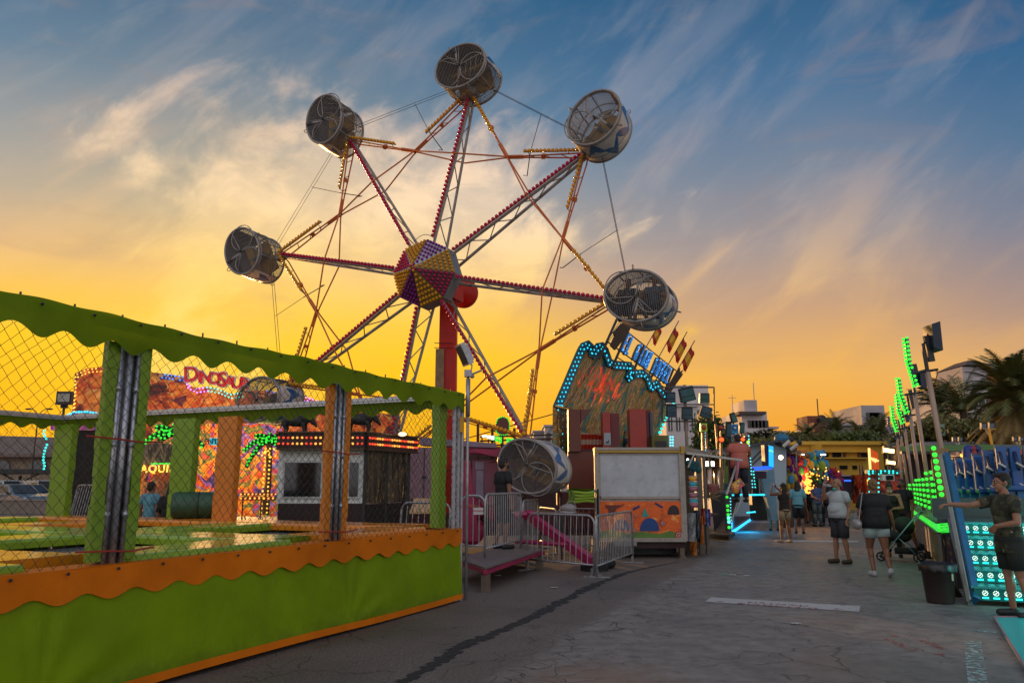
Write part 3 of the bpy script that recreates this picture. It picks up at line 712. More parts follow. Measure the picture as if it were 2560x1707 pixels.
    for sx in (-1, 1):
        mb.box((sx*.26, y1-.28, -.20), (.46,.40,.08)); mb.box((sx*.26, y1-.10, .05), (.46,.07,.55))
    mb.build('bench', M('ochre bench', (.42,.23,.03), .5, 0, .2), root)
    mb = MB(); mb.box((0, y1-.20, -.02), (.06,.5,.46)); mb.tube([(-.5,y1-.5,.02),(.5,y1-.5,.02)], .018, 8); mb.box((-.0,.1,-.44), (.7,.5,.02)); mb.build('footplate', M('grey sheet', (.12,.125,.13), .5, .3), root)
    for a, yy in ((radians(100), y0+.02), (radians(350), y1-.05), (radians(285), y0+.05)):
        c_ = ov(a, yy, 1.0); nn = Vector((cos(a), 0, sin(a))); mb = MB()
        mb.tube([c_+Vector((0,-.06,0)), c_+nn*.10+Vector((0,-.06,0)), c_+nn*.13, c_+nn*.10+Vector((0,.06,0)), c_+Vector((0,.06,0))], .010, 6); mb.build('handle', cgm, root, True)
    return root
cars = {1:((637,640), -62), 2:((838,318), -88), 3:((1172,190), -168), 4:((1500,318), 48), 5:((1603,752), -8), 6:((1338,1166), 156), 7:None, 8:((676,1003), 20)}
lab = {1:'white and blue wheel car at the far left end of the wheel', 2:'wheel car upper left of the hub, lit orange underneath', 3:'topmost wheel car at the head of the upright spoke',
       4:'wheel car upper right of the hub, showing its big blue zigzag', 5:'lowest airborne wheel car at the right with two riders in it', 6:'lowest wheel car, skimming the loading platform beside the man in black',
       7:'wheel car hidden low behind the ticket booth', 8:'wheel car seen through the netting in front of the painted facade'}
car0 = make_car(); first = True; caro = {}
for k in range(1, 9):
    c_ = Wp(RT+.72, ang[k-1], .25)
    roll = 0
    if cars[k]:
        (px, py), roll = cars[k]; p_ = at(px, py, c_.y); c_ = p_
    o = car0 if first else copy_tree(car0); first = False
    ex = WT*cos(radians(roll))+Vector((0,0,sin(radians(roll)))); ey = -WN; ez = ex.cross(ey)
    o.matrix_world = Matrix(((ex.x,ey.x,ez.x,c_.x),(ex.y,ey.y,ez.y,c_.y),(ex.z,ey.z,ez.z,c_.z),(0,0,0,1)))
    o['label'] = lab[k]; o['group'] = 'cage cars round the wheel'; caro[k] = (o, c_)
o1 = caro[1][0]
tm = text_mb('7', .26, .004); xf(tm, Matrix.Translation((-.55,-.25,-.47))@Matrix.Rotation(radians(35),4,'Z')@Matrix.Rotation(radians(75),4,'X')); tm.build('number', blackp, o1, world=False)
# ------------------------------------------------------------------ wheel trailer, cabinets and outrigger
pinkc = M('pink cabinet', (.30,.10,.145), .5, 0, .12, 1.5, dirt=.2); magp = M('magenta paint', (.30,.010,.065), .42, 0, .2, 2, dirt=.25); wine = M('wine red paint', (.10,.010,.018), .45, 0, .3, 2, dirt=.2)
tr = T('ride_trailer', 'magenta trailer base of the wheel with pink cabinets and folded canopy', 'trailer', (-1.2,19.6,0))
mb = MB(); mb.box((-.2,19.75,.75), (8.6,1.5,.35)); mb.box((-.2,19.2,.52), (8.0,.2,.22)); mb.box((2.4,19.3,1.30), (2.6,.4,.35)); mb.build('chassis', wine, tr)
a_, b_ = at(1186,1150,18.2), at(1262,1262,18.2)
mb = MB(); mb.box(((a_.x+b_.x)/2+.1,18.75,(a_.z+b_.z)/2), (b_.x-a_.x+.3,1.0,a_.z-b_.z)); mb.build('cabinet', pinkc, tr, label='pink cabinet in the gap beside the mast')
mb = MB(); mb.box((a_.x+.12,18.235,a_.z-.12), (.20,.02,.18)); mb.build('meter_box', M('pale plate', (.32,.27,.36), .5), tr)
mb = MB(); mb.box((a_.x+.13,18.22,a_.z-.55), (.17,.02,.62)); mb.build('side_panel', M('pale plate', (.32,.27,.36), .5), tr)
a_, b_ = at(1018,1118,17.6), at(1104,1245,17.6)
mb = MB(); mb.box(((a_.x+b_.x)/2,17.9,(a_.z+b_.z)/2+.0), (b_.x-a_.x,.6,a_.z-b_.z)); mb.build('cabinet', M('pink cabinet door', (.30,.17,.21), .5, 0, .12), tr, label='paler pink double door cabinet behind the ticket booth')
mb = MB(); mb.beam(((a_.x+b_.x)/2,17.58,b_.z), ((a_.x+b_.x)/2,17.58,a_.z), .015, .02, up=(0,1,0)); mb.box(((a_.x+b_.x)/2,17.57,(a_.z+b_.z)/2-.1), (.10,.03,.05)); mb.build('door_seam', darkm, tr)
q = at(1172,1150,17.4)
mb = MB(); mb.hexa([Vector((q.x-.13,17.3,.4)), Vector((q.x+.26,17.3,.4)), Vector((q.x+.26,17.6,.4)), Vector((q.x-.13,17.6,.4)), Vector((q.x-.12,17.3,q.z)), Vector((q.x+.02,17.3,q.z)), Vector((q.x+.02,17.6,q.z)), Vector((q.x-.12,17.6,q.z))]); mb.build('corner_post', magp, tr)
mb = MB()
for k in range(3): mb.prism([at(1160+k*8,1135-k*4,18.0-k*.1), at(1262,1140+k*3,18.0-k*.1), at(1262,1120+k*5,18.0-k*.1), at(1175+k*12,1116+k*5,18.0-k*.1)], (0,.05,0))
mb.build('folded_canopy', magp, tr)
p0, p1, p2, p3 = at(1050,1092,17.9), at(1240,1108,17.9), at(1235,1122,17.4), at(1045,1120,17.0)
mb = MB(); mb.prism([p0, p1, p1+Vector((0,0,-.10)), p0+Vector((0,0,-.18))], (0,.7,0)); mb.build('roof', M('grey lilac roof', (.20,.15,.20), .6, 0, .2), tr)
for (x_, y_, z_, r_) in ((-.95,18.5,1.05,.30), (-.95,18.5,.55,.32), (-.4,18.5,.95,.20)):
    mb = MB(); mb.lathe([(0.02,-.3),(r_*.94,-.28),(r_,-.2),(r_,.2),(r_*.9,.28),(.02,.3)], (x_,y_,z_), 20, Matrix.Rotation(pi/2,3,'X')); mb.build('drum', magp, tr, True)
og = T('outrigger', 'magenta tubular outrigger leg slanting down to a black pad behind the barriers', 'outrigger', G(1485,1420))
A_, B_ = at(1322,1288,16.6), at(1478,1402,14.95)
mb = MB(); mb.beam(A_, B_, .15, .17, e=.02); mb.build('arm', M('outrigger magenta', (.36,.016,.09), .35, 0, .2, 3, dirt=.2, coat=.3), og)
mb = MB(); mb.tube([at(1290,1352,16.2), at(1430,1362,15.4)], .045, 8); mb.tube([A_+Vector((-.3,0,.0)), A_+Vector((.1,0,.03))], .085, 8); mb.build('brace', M('outrigger magenta', (1,1,1)), og)
pd = G(1486,1425)
mb = MB(); mb.lathe([(.27,0),(.27,.09),(.22,.12),(.10,.13),(.05,.20)], pd, 20); mb.build('foot_pad', rubber, og)
ty = T('spare_tyre', 'black tyre lying flat under the outrigger beside the barrier foot', 'tyre', G(1520,1432))
mb = MB(); q = G(1500,1418); mb.tube([q+Vector((.24*cos(a), .24*sin(a), .08)) for a in [i*pi/12 for i in range(24)]], .08, 8, closed=True); mb.build('tread', rubber, ty, True)
mb = MB(); mb.tube([q+Vector((.17*cos(a), .17*sin(a), .14)) for a in [i*pi/12 for i in range(24)]], .012, 5, closed=True); mb.build('bead', darkm, ty, True)
# tarpaulin on a white pole
tp = T('folded_tarpaulin', 'lime green tarpaulin folded over a white pole by the booth', 'tarpaulin', at(1445,1240,17.2))
mb = MB(); 
for k in range(4):
    z0_ = at(1420,1216,17.2).z-.10-k*.062
    mb.grid(lambda u, v: Vector((at(1420,1216,17.2).x+.56*u, 17.0+.40*v+.02*k, z0_+.012*sin(u*7+k)+(.06*(1-v)**3 if k == 0 else 0))), 12, 5)
    mb.grid(lambda u, v: Vector((at(1420,1216,17.2).x+.56*u, 17.0-.015*sin(pi*v)+.02*k, z0_-.055*v+.012*sin(u*7+k))), 12, 3)
mb.build('fold', M('lime tarpaulin', (.20,.33,.012), .5, 0, .15), tp, True)
mb = MB(); mb.grid(lambda u, v: Vector((at(1412,1216,17.2).x+.02+.13*u+.05*sin(v*5), 16.98+.05*sin(u*6+v*3), z0_+.22-.45*v)), 6, 10); mb.build('hanging_end', M('olive tarpaulin', (.10,.15,.02), .6, 0, .3), tp, True)
pl = T('white_pole', 'horizontal white pole between the wheel trailer and the candy booth', 'pole', at(1450,1226,17.3)); mb = MB(); mb.tube([at(1402,1226,17.3), at(1494,1227,17.6)], .036, 10); mb.build('tube', steelw, pl, True)
mb = MB()
for px_ in (1402, 1494): mb.tube([at(px_,1226,17.5)+Vector((0,0,.04)), at(px_,1226,17.5)*1+Vector((0,0,-at(px_,1226,17.5).z))], .03, 6)
mb.build('stand', darkm, pl)
ws = T('paper_bag', 'crumpled pale bag resting on top of the tilted barrier', 'bag', at(1422,1272,15.6))
mb = MB(); c_ = at(1421,1270,15.7); mb.sphere(c_, (.17,.13,.085), 14, 8); mb.sphere(c_+Vector((-.02,0,-.08)), (.19,.14,.04), 14, 6); mb.v = [(x+.012*sin(z*90+y*40), y, z+.010*sin(x*70)) for x, y, z in mb.v]; mb.build('body', M('pale grey bag', (.26,.23,.23), .7), ws, True)
mb = MB(); mb.tube([c_+Vector((.05+.09*cos(a), 0, .06+.08*sin(a))) for a in [i*pi/8 for i in range(9)]], .008, 5); mb.build('strap', M('pale grey bag', (1,1,1)), ws)
# ------------------------------------------------------------------ loading platform
pf = T('loading_platform', 'low checker plate loading platform with magenta edge where the man in black stands', 'platform', G(1205,1455))
pz = .37; c4 = [G(1212,1418,pz), G(1358,1372,pz), G(1300,1338,pz), G(1120,1385,pz)]
c4[3] = c4[0]+(c4[3]-c4[0]).normalized()*1.7; c4[2] = c4[3]+(c4[1]-c4[0])
mb = MB(); mb.prism([Vector((p.x,p.y,pz)) for p in c4], (0,0,-.03)); mb.build('deck', M('checker plate', (.19,.16,.155), .5, .3, .2, 40, .5, 120), pf)
mb = MB()
for i in range(4): mb.beam(c4[i]+Vector((0,0,-.075)), c4[(i+1)%4]+Vector((0,0,-.06)), .05, .055, e=.02)
mb.build('edge_beam', magp, pf)
for p in (c4[0]+(c4[2]-c4[0]).normalized()*.12, c4[1]+(c4[3]-c4[1]).normalized()*.12, c4[2], c4[3]):
    mb = MB(); mb.beam((p.x,p.y,0), (p.x,p.y,pz-.11), .14, .12); mb.build('leg', M('timber block', (.14,.10,.075), .8, 0, .3, 12), pf)
# ------------------------------------------------------------------ crowd barriers
def barrier(p, q, h=1.08, label='', z0=0.0, feet=True, lean=0.0):
    p, q = Vector(p), Vector(q); d = (q-p); ln = d.length; rz = atan2(d.y, d.x); c_ = (p+q)/2
    o = L('crowd_barrier', label, 'barrier', (c_.x, c_.y, z0), rz, 'galvanised crowd barriers')
    hw = ln/2; R = .16; mb = MB(); path = [(-hw,0,.02 if feet else .05)]
    path += [(-hw+R-R*cos(a), lean, h-R+R*sin(a)) for a in [i*pi/10 for i in range(6)]]+[(hw-R+R*sin(a), lean, h-R+R*cos(a)) for a in [i*pi/10 for i in range(6)]]+[(hw,0,.02 if feet else .05)]
    mb.tube(path, .021, 8); mb.tube([(-hw,0,.20),(hw,0,.20)], .017, 8); mb.build('frame', galv, o, True)
    mb = MB(); n = max(4, int(ln/.125))
    for i in range(1, n): x = -hw+ln*i/n; mb.tube([(x,0,.2),(x,lean,h-.02 if R < (hw-abs(x)) else h-.06)], .0085, 6)
    mb.build('bar_row', galv, o)
    if feet:
        for sx in (-1, 1):
            mb = MB(); mb.beam((sx*hw*.97,-.24,.012), (sx*hw*.97,.24,.012), .05, .02); mb.beam((sx*hw*.97,0,.012), (sx*hw*.97,0,.14), .045, .04); mb.build('foot', galv, o)
    return o
barrier(G(1212,1402,.37), G(1302,1376,.37), 1.08, 'barrier on the platform edge in front of the legs of the man in black', .37, False)
bb = barrier(G(1152,1392,.37), G(1208,1398,.37)+Vector((.02,.25,0)), 1.05, 'barrier hung with the small ENTRADA sign at the left end of the platform', .37, False)
barrier(G(1307,1408), G(1347,1392), 1.28, 'tall narrow barrier gate standing beside the platform', 0, True)
barrier(G(1316,1424), G(1484,1441), 1.06, 'wide barrier with slanting bars in front of the magenta outrigger', 0, True, .05)
barrier(G(1492,1444), G(1583,1406), 1.06, 'barrier at the right end of the row, overlapping the candy booth', 0, True)
barrier(G(1398,1382), G(1560,1388), 1.05, 'rear barrier under the pale bag', 0, True, -.1)
barrier(G(1350,1370), G(1392,1384), 1.04, 'short dark barrier standing behind the gate', 0, True)
sg = T('entrance_sign', 'small white ENTRADA sign with red letters hanging from the platform barrier', 'sign', at(1196,1277,13.55))
mb = MB(); c_ = at(1196,1277,13.45); mb.box(c_, (.17,.006,.115)); mb.build('plate', M('white card', (.55,.53,.55), .6, var=.05), sg)
tm = text_mb('ENTRADA', .040, .001, bold=.0006); xf(tm, frame4(c_+Vector((0,-.005,0)), (1,0,0), (0,0,1))); tm.build('lettering', M('sign red', (.45,.02,.02), .6, var=0), sg)
mb = MB(); mb.tube([c_+Vector((.07,0,.05)), at(1166,1258,13.5)], .003, 4); mb.tube([c_+Vector((-.07,0,.05)), at(1170,1262,13.5)], .003, 4); mb.build('cord', M('yellow cord', (.5,.25,.02)), sg)
# ================================================================== people
def bake(mb, voxel, smooth=4):
    me = bpy.data.meshes.new('tmp'); me.from_pydata([tuple(v) for v in mb.v], [], mb.f); me.update()
    o = bpy.data.objects.new('tmp', me); COL.objects.link(o)
    r = o.modifiers.new('r', 'REMESH'); r.mode = 'VOXEL'; r.voxel_size = voxel; r.use_smooth_shade = True
    s = o.modifiers.new('s', 'SMOOTH'); s.factor = .5; s.iterations = smooth
    out = bpy.data.meshes.new_from_object(o, depsgraph=bpy.context.evaluated_depsgraph_get())
    bpy.data.objects.remove(o); bpy.data.meshes.remove(me); return out
def cap(mb, a, b, r1, r2, n=12):
    """closed tapered limb with round ends"""
    a, b = Vector(a), Vector(b); d = (b-a).normalized()
    pts = [a-d*r1*.86, a-d*r1*.5, a, a.lerp(b, .33), a.lerp(b, .66), b, b+d*r2*.5, b+d*r2*.86]
    mb.tube(pts, [r1*.45, r1*.86, r1, r1+(r2-r1)*.25, r1+(r2-r1)*.62, r2, r2*.86, r2*.45], n)
def cone(mb, a, b, r1, r2, n=14):
    mb.tube([Vector(a), Vector(a).lerp(Vector(b), .5), Vector(b)], [r1, (r1+r2)/2, r2], n)
def meshobj(name, me, mat, parent, label=None):
    me.name = name; me.materials.clear(); me.materials.append(mat)
    for p in me.polygons: p.use_smooth = True
    o = bpy.data.objects.new(name, me); COL.objects.link(o); o.parent = parent
    if label: o['label'] = label
    return o
skins = [M('skin', (.30,.145,.085), .5, 0, .1, 12), M('tanned skin', (.22,.095,.05), .5, 0, .1, 12)]
def person(label, loc, yaw, h=1.72, J={}, skin=0, hair=None, hairstyle='short', shirt=None, sleeve=.55, shirt_len=.86, bottom=None, blen=.9, shoe=None, belly=0.0, wide=1.0, voxel=.013, mask=None, top='tee', group=None, bare_arm=False, hand=(None, None), female=False, look=None, cat='person'):
    k = h/1.74
    j = dict(pel=(0,0,.94), wai=(0,0,1.10), che=(0,0,1.30), nek=(0,.012,1.475), hed=(0,-.015,1.625),
             hL=(.095,0,.90), kL=(.11,-.015,.49), aL=(.115,.03,.085), hR=(-.095,0,.90), kR=(-.11,-.015,.49), aR=(-.115,.03,.085),
             sL=(.185,.01,1.42), eL=(.235,.035,1.135), wL=(.25,-.03,.885), sR=(-.185,.01,1.42), eR=(-.235,.035,1.135), wR=(-.25,-.03,.885), tL=None, tR=None)
    j.update(J); j = {a: (Vector(b) if b is not None else None) for a, b in j.items()}
    o = L('person', label, cat, loc, yaw, group); o.scale = (k*1.0, k, k)
    sm = skins[skin]; W_ = wide; b = MB()
    # trunk
    up = (j['nek']-j['pel']).normalized(); tilt = Vector((0,0,1)).rotation_difference(up).to_matrix()
    b.sphere(j['pel'], (.155*W_, .115*W_, .13), 18, 12, tilt); b.sphere(j['wai']+Vector((0,-.02*belly*8,0)), (.132*W_+belly*.3, .10*W_+belly, .16), 18, 12, tilt)
    b.sphere(j['che'], (.155*W_, .108*W_+belly*.25, .19), 18, 12, tilt)
    if female: b.sphere(j['che']+tilt@Vector((.07,-.085,.01)), .062, 12, 8); b.sphere(j['che']+tilt@Vector((-.07,-.085,.01)), .062, 12, 8)
    cap(b, j['sL']*1, j['sR']*1, .062, .062); cap(b, j['nek']-up*.03, j['hed']-up*.05, .058, .052)
    for s in 'LR':
        sg = 1 if s == 'L' else -1
        cap(b, j['h'+s], j['k'+s], .088*W_, .054*(1+.2*(W_-1))); cap(b, j['k'+s], j['a'+s]+Vector((0,0,.02)), .054, .036)
        d = (j['a'+s]-j['k'+s]).normalized(); fw_ = Vector((0,1,0)); b.sphere(j['k'+s].lerp(j['a'+s], .30)+Vector((0,.022,0)), (.048,.050,.12), 12, 8)
        t_ = j['t'+s] if j['t'+s] is not None else j['a'+s]+Vector((sg*.02,-.15,-.045))
        cap(b, j['a'+s]+Vector((0,.02,-.035)), t_, .038, .032)
        cap(b, j['s'+s], j['e'+s], .050*(1+.4*(W_-1)), .040); cap(b, j['e'+s], j['w'+s], .041, .027)
        # hand: palm, four fingers in two joints, thumb from the side of the palm
        fd = (j['w'+s]-j['e'+s]).normalized()
        hd_ = hand[0 if s == 'L' else 1]
        pd_ = Vector(hd_[0]).normalized() if hd_ else fd
        side = Vector((0,-1,0)) if abs(pd_.y) < .8 else Vector((-sg,0,0))
        if hd_ and len(hd_) > 1: side = Vector(hd_[1])
        side = (side-pd_*side.dot(pd_)).normalized(); inn = pd_.cross(side)*( -sg)
        if hd_ and len(hd_) > 2: inn = Vector(hd_[2]).normalized()
        wr = j['w'+s]; cur = .55 if not hd_ else .8
        for q_ in (-.024, -.008, .008, .024): cap(b, wr+side*q_*.7, wr+pd_*.085+side*q_, .015, .0125, 8)
        for q_, ln in ((.027,.030),(.009,.035),(-.009,.032),(-.027,.025)):
            k0 = wr+pd_*.09+side*q_; k1 = k0+(pd_*.85+inn*.5).normalized()*ln; k2 = k1+(pd_*(1-cur)+inn*.9).normalized()*ln*.9
            cap(b, k0, k1, .0105, .0100, 7); cap(b, k1, k2, .0098, .0085, 7)
        cap(b, wr+pd_*.03+side*.025, wr+pd_*.065+side*.048+inn*.015, .013, .011, 7); cap(b, wr+pd_*.065+side*.048+inn*.015, wr+pd_*.092+side*.046+inn*.03, .011, .009, 7)
    # head
    Hh = j['hed']; lk = Vector(look if look else (0,-1,0)).normalized(); rt = Vector((0,0,1)).cross(lk).normalized()*-1; hu = rt.cross(lk)*-1
    if hu.z < 0: hu = -hu
    HM = Matrix((rt, -lk, hu)).transposed()
    hp = lambda x, y, z: Hh+HM@Vector((x, y, z))
    b.sphere(hp(0,.012,.025), (.074,.092,.095), 20, 14, HM); b.sphere(hp(0,-.030,-.035), (.056,.060,.075), 16, 10, HM); b.sphere(hp(0,-.062,-.088), (.026,.022,.022), 10, 8, HM)
    cap(b, hp(0,-.088,.018), hp(0,-.108,-.022), .010, .013, 8); b.sphere(hp(0,-.082,.036), (.048,.016,.012), 12, 6, HM)
    b.sphere(hp(0,-.090,-.052), (.024,.010,.010), 10, 6, HM)
    for sx in (-1, 1): b.sphere(hp(sx*.077,.012,.0), (.012,.022,.033), 8, 6, HM)
    meshobj('body', bake(b, voxel), sm, o)
    if voxel < .015:
        for sx in (-1, 1):
            e_ = MB(); e_.sphere(hp(sx*.031,-.0855,.014), (.0125,.008,.0085), 10, 6, HM); eo = e_.build('eye', M('eye white', (.45,.42,.38), .3, var=0), o, True, world=False)
            e_ = MB(); e_.sphere(hp(sx*.031,-.0925,.014), (.006,.003,.006), 8, 6, HM); e_.build('iris', M('iris', (.03,.018,.01), .2, var=0), eo, True, world=False)
    # hair
    if hair is not None:
        hb = MB()
        if hairstyle != 'bald': hb.sphere(hp(0,.026,.045), (.085,.096,.088), 18, 12, HM); hb.sphere(hp(0,.055,.0), (.074,.065,.085), 14, 10, HM)
        if hairstyle == 'bald':
            for sx in (-1, 1): hb.sphere(hp(sx*.050,.050,-.005), (.030,.052,.045), 10, 8, HM)
            hb.sphere(hp(0,.082,-.012), (.055,.022,.045), 10, 8, HM)
        if hairstyle in ('quiff', 'bunshort'): hb.sphere(hp(0,-.035,.100), (.060,.052,.032), 14, 8, HM); hb.sphere(hp(0,.02,.105), (.070,.075,.035), 14, 8, HM)
        if hairstyle == 'bunshort': hb.sphere(hp(-.02,.05,.145), (.030,.032,.026), 10, 8, HM)
        if hairstyle == 'bun': hb.sphere(hp(0,.115,.035), (.050,.045,.055), 12, 8, HM); hb.sphere(hp(0,.10,-.03), (.055,.03,.05), 12, 8, HM)
        if hairstyle == 'pony': cap(hb, hp(0,.10,.05), hp(0,.15,-.16), .034, .018)
        if hairstyle == 'long':
            for (x, y, z, a_, b__, c_) in ((0,.075,-.06,.085,.060,.12),(0,.09,-.17,.095,.055,.12),(.05,.07,-.10,.045,.05,.14),(-.05,.07,-.10,.045,.05,.14),(.02,.095,-.25,.07,.045,.08)): hb.sphere(hp(x,y,z), (a_,b__,c_), 12, 8, HM)
        hm = bake(hb, max(voxel*.9, .011), 2)
        meshobj('hair', hm, M('hair %d%d%d' % tuple(int(v*99) for v in hair), hair, .55, 0, .45, 60, .8, 120), o)
    if mask is not None:
        q_ = MB(); q_.sphere(hp(0,-.058,-.040) if mask[1] == 'on' else hp(0,-.050,-.115), (.058,.058,.050) if mask[1] == 'on' else (.048,.045,.034), 14, 10, HM); q_.build('face_mask', M('mask %s' % mask[2], mask[0], .7, var=.05), o, True, world=False)
    # clothes
    if shirt is not None:
        c = MB(); f = 1.13
        c.sphere(j['che'], (.158*W_*f, .112*W_*f+belly*.3, .20 if top == 'tee' else .17), 20, 12, tilt); c.sphere(j['wai']+Vector((0,-.02*belly*8,0)), (.138*W_*f+belly*.32, .104*W_*f+belly, .17), 20, 12, tilt)
        if female: c.sphere(j['che']+tilt@Vector((.07,-.085,.01)), .074, 12, 8); c.sphere(j['che']+tilt@Vector((-.07,-.085,.01)), .074, 12, 8)
        z0 = j['wai'].lerp(j['pel'], .35); hemp = j['pel']+(j['pel']-j['wai']).normalized()*((.94-shirt_len)*1.0)
        c.v += []; n_ = len(c.v)
        ring = MB(); q1 = j['che']-up*.02; ring.tube([q1, j['wai']+up*.07, j['wai'], j['wai'].lerp(hemp, .5), hemp], [.160*W_, .156*W_+belly*.25, .158*W_+belly*.45, .166*W_+belly*.45, .174*W_+belly*.35], 24)
        yo = lambda z: .02*belly*30*math.exp(-((z-1.06)/.13)**2)*.14
        ring.v = [(x, z0.y+(y-z0.y)*(.74+belly*1.5)-yo(z), z) for x, y, z in ring.v]; c.add(ring.v, ring.f)
        if top == 'tee':
            cap(c, j['sL'], j['sR'], .072, .072); cone(c, j['nek']-up*.06, j['nek']+up*.018, .085, .066)
            for s in 'LR': cone(c, j['s'+s]-(j['e'+s]-j['s'+s]).normalized()*.02, j['s'+s].lerp(j['e'+s], sleeve), .070*(1+.3*(W_-1)), .066*(1+.4*(W_-1)))
        else:
            for sx in (-1, 1): cap(c, j['che']+tilt@Vector((sx*.10,-.06,.10)), j['nek']+tilt@Vector((sx*.095,.0,-.035)), .030, .026); cap(c, j['nek']+tilt@Vector((sx*.095,.0,-.035)), j['che']+tilt@Vector((sx*.08,.075,.08)), .026, .03)
        meshobj('shirt' if top == 'tee' else 'tank_top', bake(c, voxel, 3), shirt, o)
    if bottom is not None:
        c = MB(); c.sphere(j['pel']+Vector((0,0,.0)), (.155*W_*1.10+belly*.1, .115*W_*1.12+belly*.2, .135), 20, 12, tilt)
        ring = MB(); ring.tube([j['pel']+up*.10, j['pel']-up*.02], [.148*W_+belly*.2, .158*W_+belly*.1], 20); ring.v = [(x, j['pel'].y+(y-j['pel'].y)*.78, z) for x, y, z in ring.v]; c.add(ring.v, ring.f)
        for s in 'LR':
            if blen <= 1: cone(c, j['h'+s]+Vector((0,0,.02)), j['h'+s].lerp(j['k'+s], blen), .105*W_, (.090 if blen < .6 else .082)*W_)
            else: cone(c, j['h'+s]+Vector((0,0,.02)), j['k'+s], .100*W_, .070*W_); cone(c, j['k'+s]+Vector((0,0,.02)), j['k'+s].lerp(j['a'+s], blen-1), .070*W_, .052*W_)
        meshobj('shorts' if blen <= 1 else 'trousers', bake(c, voxel, 3), bottom, o)
    if shoe is not None:
        for s in 'LR':
            sg = 1 if s == 'L' else -1; a_ = j['a'+s]; t_ = j['t'+s] if j['t'+s] is not None else a_+Vector((sg*.02,-.15,-.045))
            c = MB(); cap(c, a_+Vector((0,.03,-.040)), t_+Vector((0,-.01,.004)), .048, .043); c.sphere(a_+Vector((0,.015,-.02)), (.044,.055,.045), 12, 8)
            mz = min(a_.z-.085, t_.z-.04); c.v = [(x, y, max(z, mz)) for x, y, z in c.v]
            meshobj('shoe', bake(c, voxel, 1), shoe, o)
    return o
cblack = M('black cloth', (.010,.010,.011), .85, 0, .3, 6, .3, 30); cnavy = M('navy cloth', (.016,.020,.035), .85, 0, .3, 6, .3, 30); cwhite = M('off white cloth', (.38,.42,.43), .8, 0, .1, 6, .3, 25)
csky = M('pale blue cloth', (.13,.36,.46), .8, 0, .1, 6, .3, 25); cblue = M('blue cloth', (.015,.06,.22), .8, 0, .2, 6, .3, 25); cjean = M('denim', (.03,.07,.10), .85, 0, .3, 14, .3, 60)
cgrey = M('charcoal cloth', (.032,.034,.042), .85, 0, .2, 8, .3, 30); cbeige = M('beige cloth', (.30,.22,.14), .85, 0, .1, 8, .3, 30); cmint = M('pale mint cloth', (.36,.47,.46), .8, 0, .1, 8, .3, 30)
csal = M('salmon cloth', (.46,.12,.09), .8, 0, .1, 6, .3, 25); cteal = M('dark teal cloth', (.012,.035,.05), .85, 0, .2); cgr2 = M('grey blue cloth', (.06,.085,.12), .85, 0, .2)
sblk = M('black shoe', (.012,.012,.013), .6); swht = M('white shoe', (.40,.40,.42), .6); sbrn = M('brown sandal', (.05,.025,.015), .7); scol = M('straw shoe', (.30,.24,.18), .7)
HB, HD, HG, HBl = (.018,.012,.010), (.028,.017,.012), (.20,.17,.15), (.20,.11,.045)
def feet(px, py, z=0.0): p = G(px, py, z); return (p.x, p.y, z)
def yw(deg): return radians(deg)      # 0 faces the camera, +90 faces the right of the picture, 180 has its back turned
# older man drinking
pm_ = person('older bald man in a pale polo shirt and long grey shorts drinking from a bottle', feet(2108,1408), yw(-72), 1.74, skin=0, hair=HG, hairstyle='bald', shirt=cwhite, sleeve=.62, shirt_len=.93, bottom=cgrey, blen=.93, shoe=sbrn, belly=.085, wide=1.20, voxel=.011, mask=((.05,.36,.28), 'chin', 'green'),
    look=(0,-1,.16), J=dict(sR=(-.19,-.01,1.41), eR=(-.17,-.22,1.33), wR=(-.06,-.30,1.56), sL=(.19,.02,1.41), eL=(.25,.06,1.14), wL=(.25,-.02,.90), aL=(.12,.05,.085), aR=(-.12,-.06,.085), kR=(-.11,-.05,.49)), hand=(None, ((.35,-.1,.9),(1,0,0),(0,1,0))))
bt = L('water_bottle', 'clear plastic water bottle tipped to the mouth of the bald man', 'bottle', (0,0,0)); R3 = Matrix.Rotation(pi,3,'Z')
pmw = Matrix.Translation(Vector(pm_.location))@Matrix.Rotation(yw(-72),4,'Z'); mo = pmw@Vector((0,-.125,1.585)); dr = (pmw.to_3x3()@Vector((-.12,-.98,.10))).normalized()
bt.location = mo; qn = Vector((0,0,1)).rotation_difference(dr).to_matrix()
mb = MB(); mb.lathe([(.008,0),(.011,.02),(.014,.035),(.030,.065),(.032,.08),(.030,.12),(.032,.16),(.030,.20),(.026,.215),(.01,.22)], (0,0,0), 18, qn); mb.build('bottle_body', M('clear bottle', (.55,.62,.66), .12, var=0, trans=.55), bt, True, world=False)
mb = MB(); mb.lathe([(.0325,.09),(.0328,.15)], (0,0,0), 18, qn); mb.build('bottle_label', M('bottle label pale', (.42,.34,.36), .5, var=0), bt, True, world=False)
mb = MB(); mb.tube([(.245+.034*cos(a),-.005+.034*sin(a)*.9,.935) for a in [i*pi/8 for i in range(16)]], .009, 6, closed=True); mb.box((.275,-.005,.935),(.012,.03,.03)); wt_ = mb.build('wristwatch', M('watch', (.35,.30,.25), .3, .8), pm_, True, world=False)
mb = MB(); mb.tube([(.178*cos(a),.022-.0+.155*sin(a)-.02,1.035) for a in [i*pi/14 for i in range(28)]], .014, 6, closed=True); mb.build('belt', sblk, pm_, True, world=False)
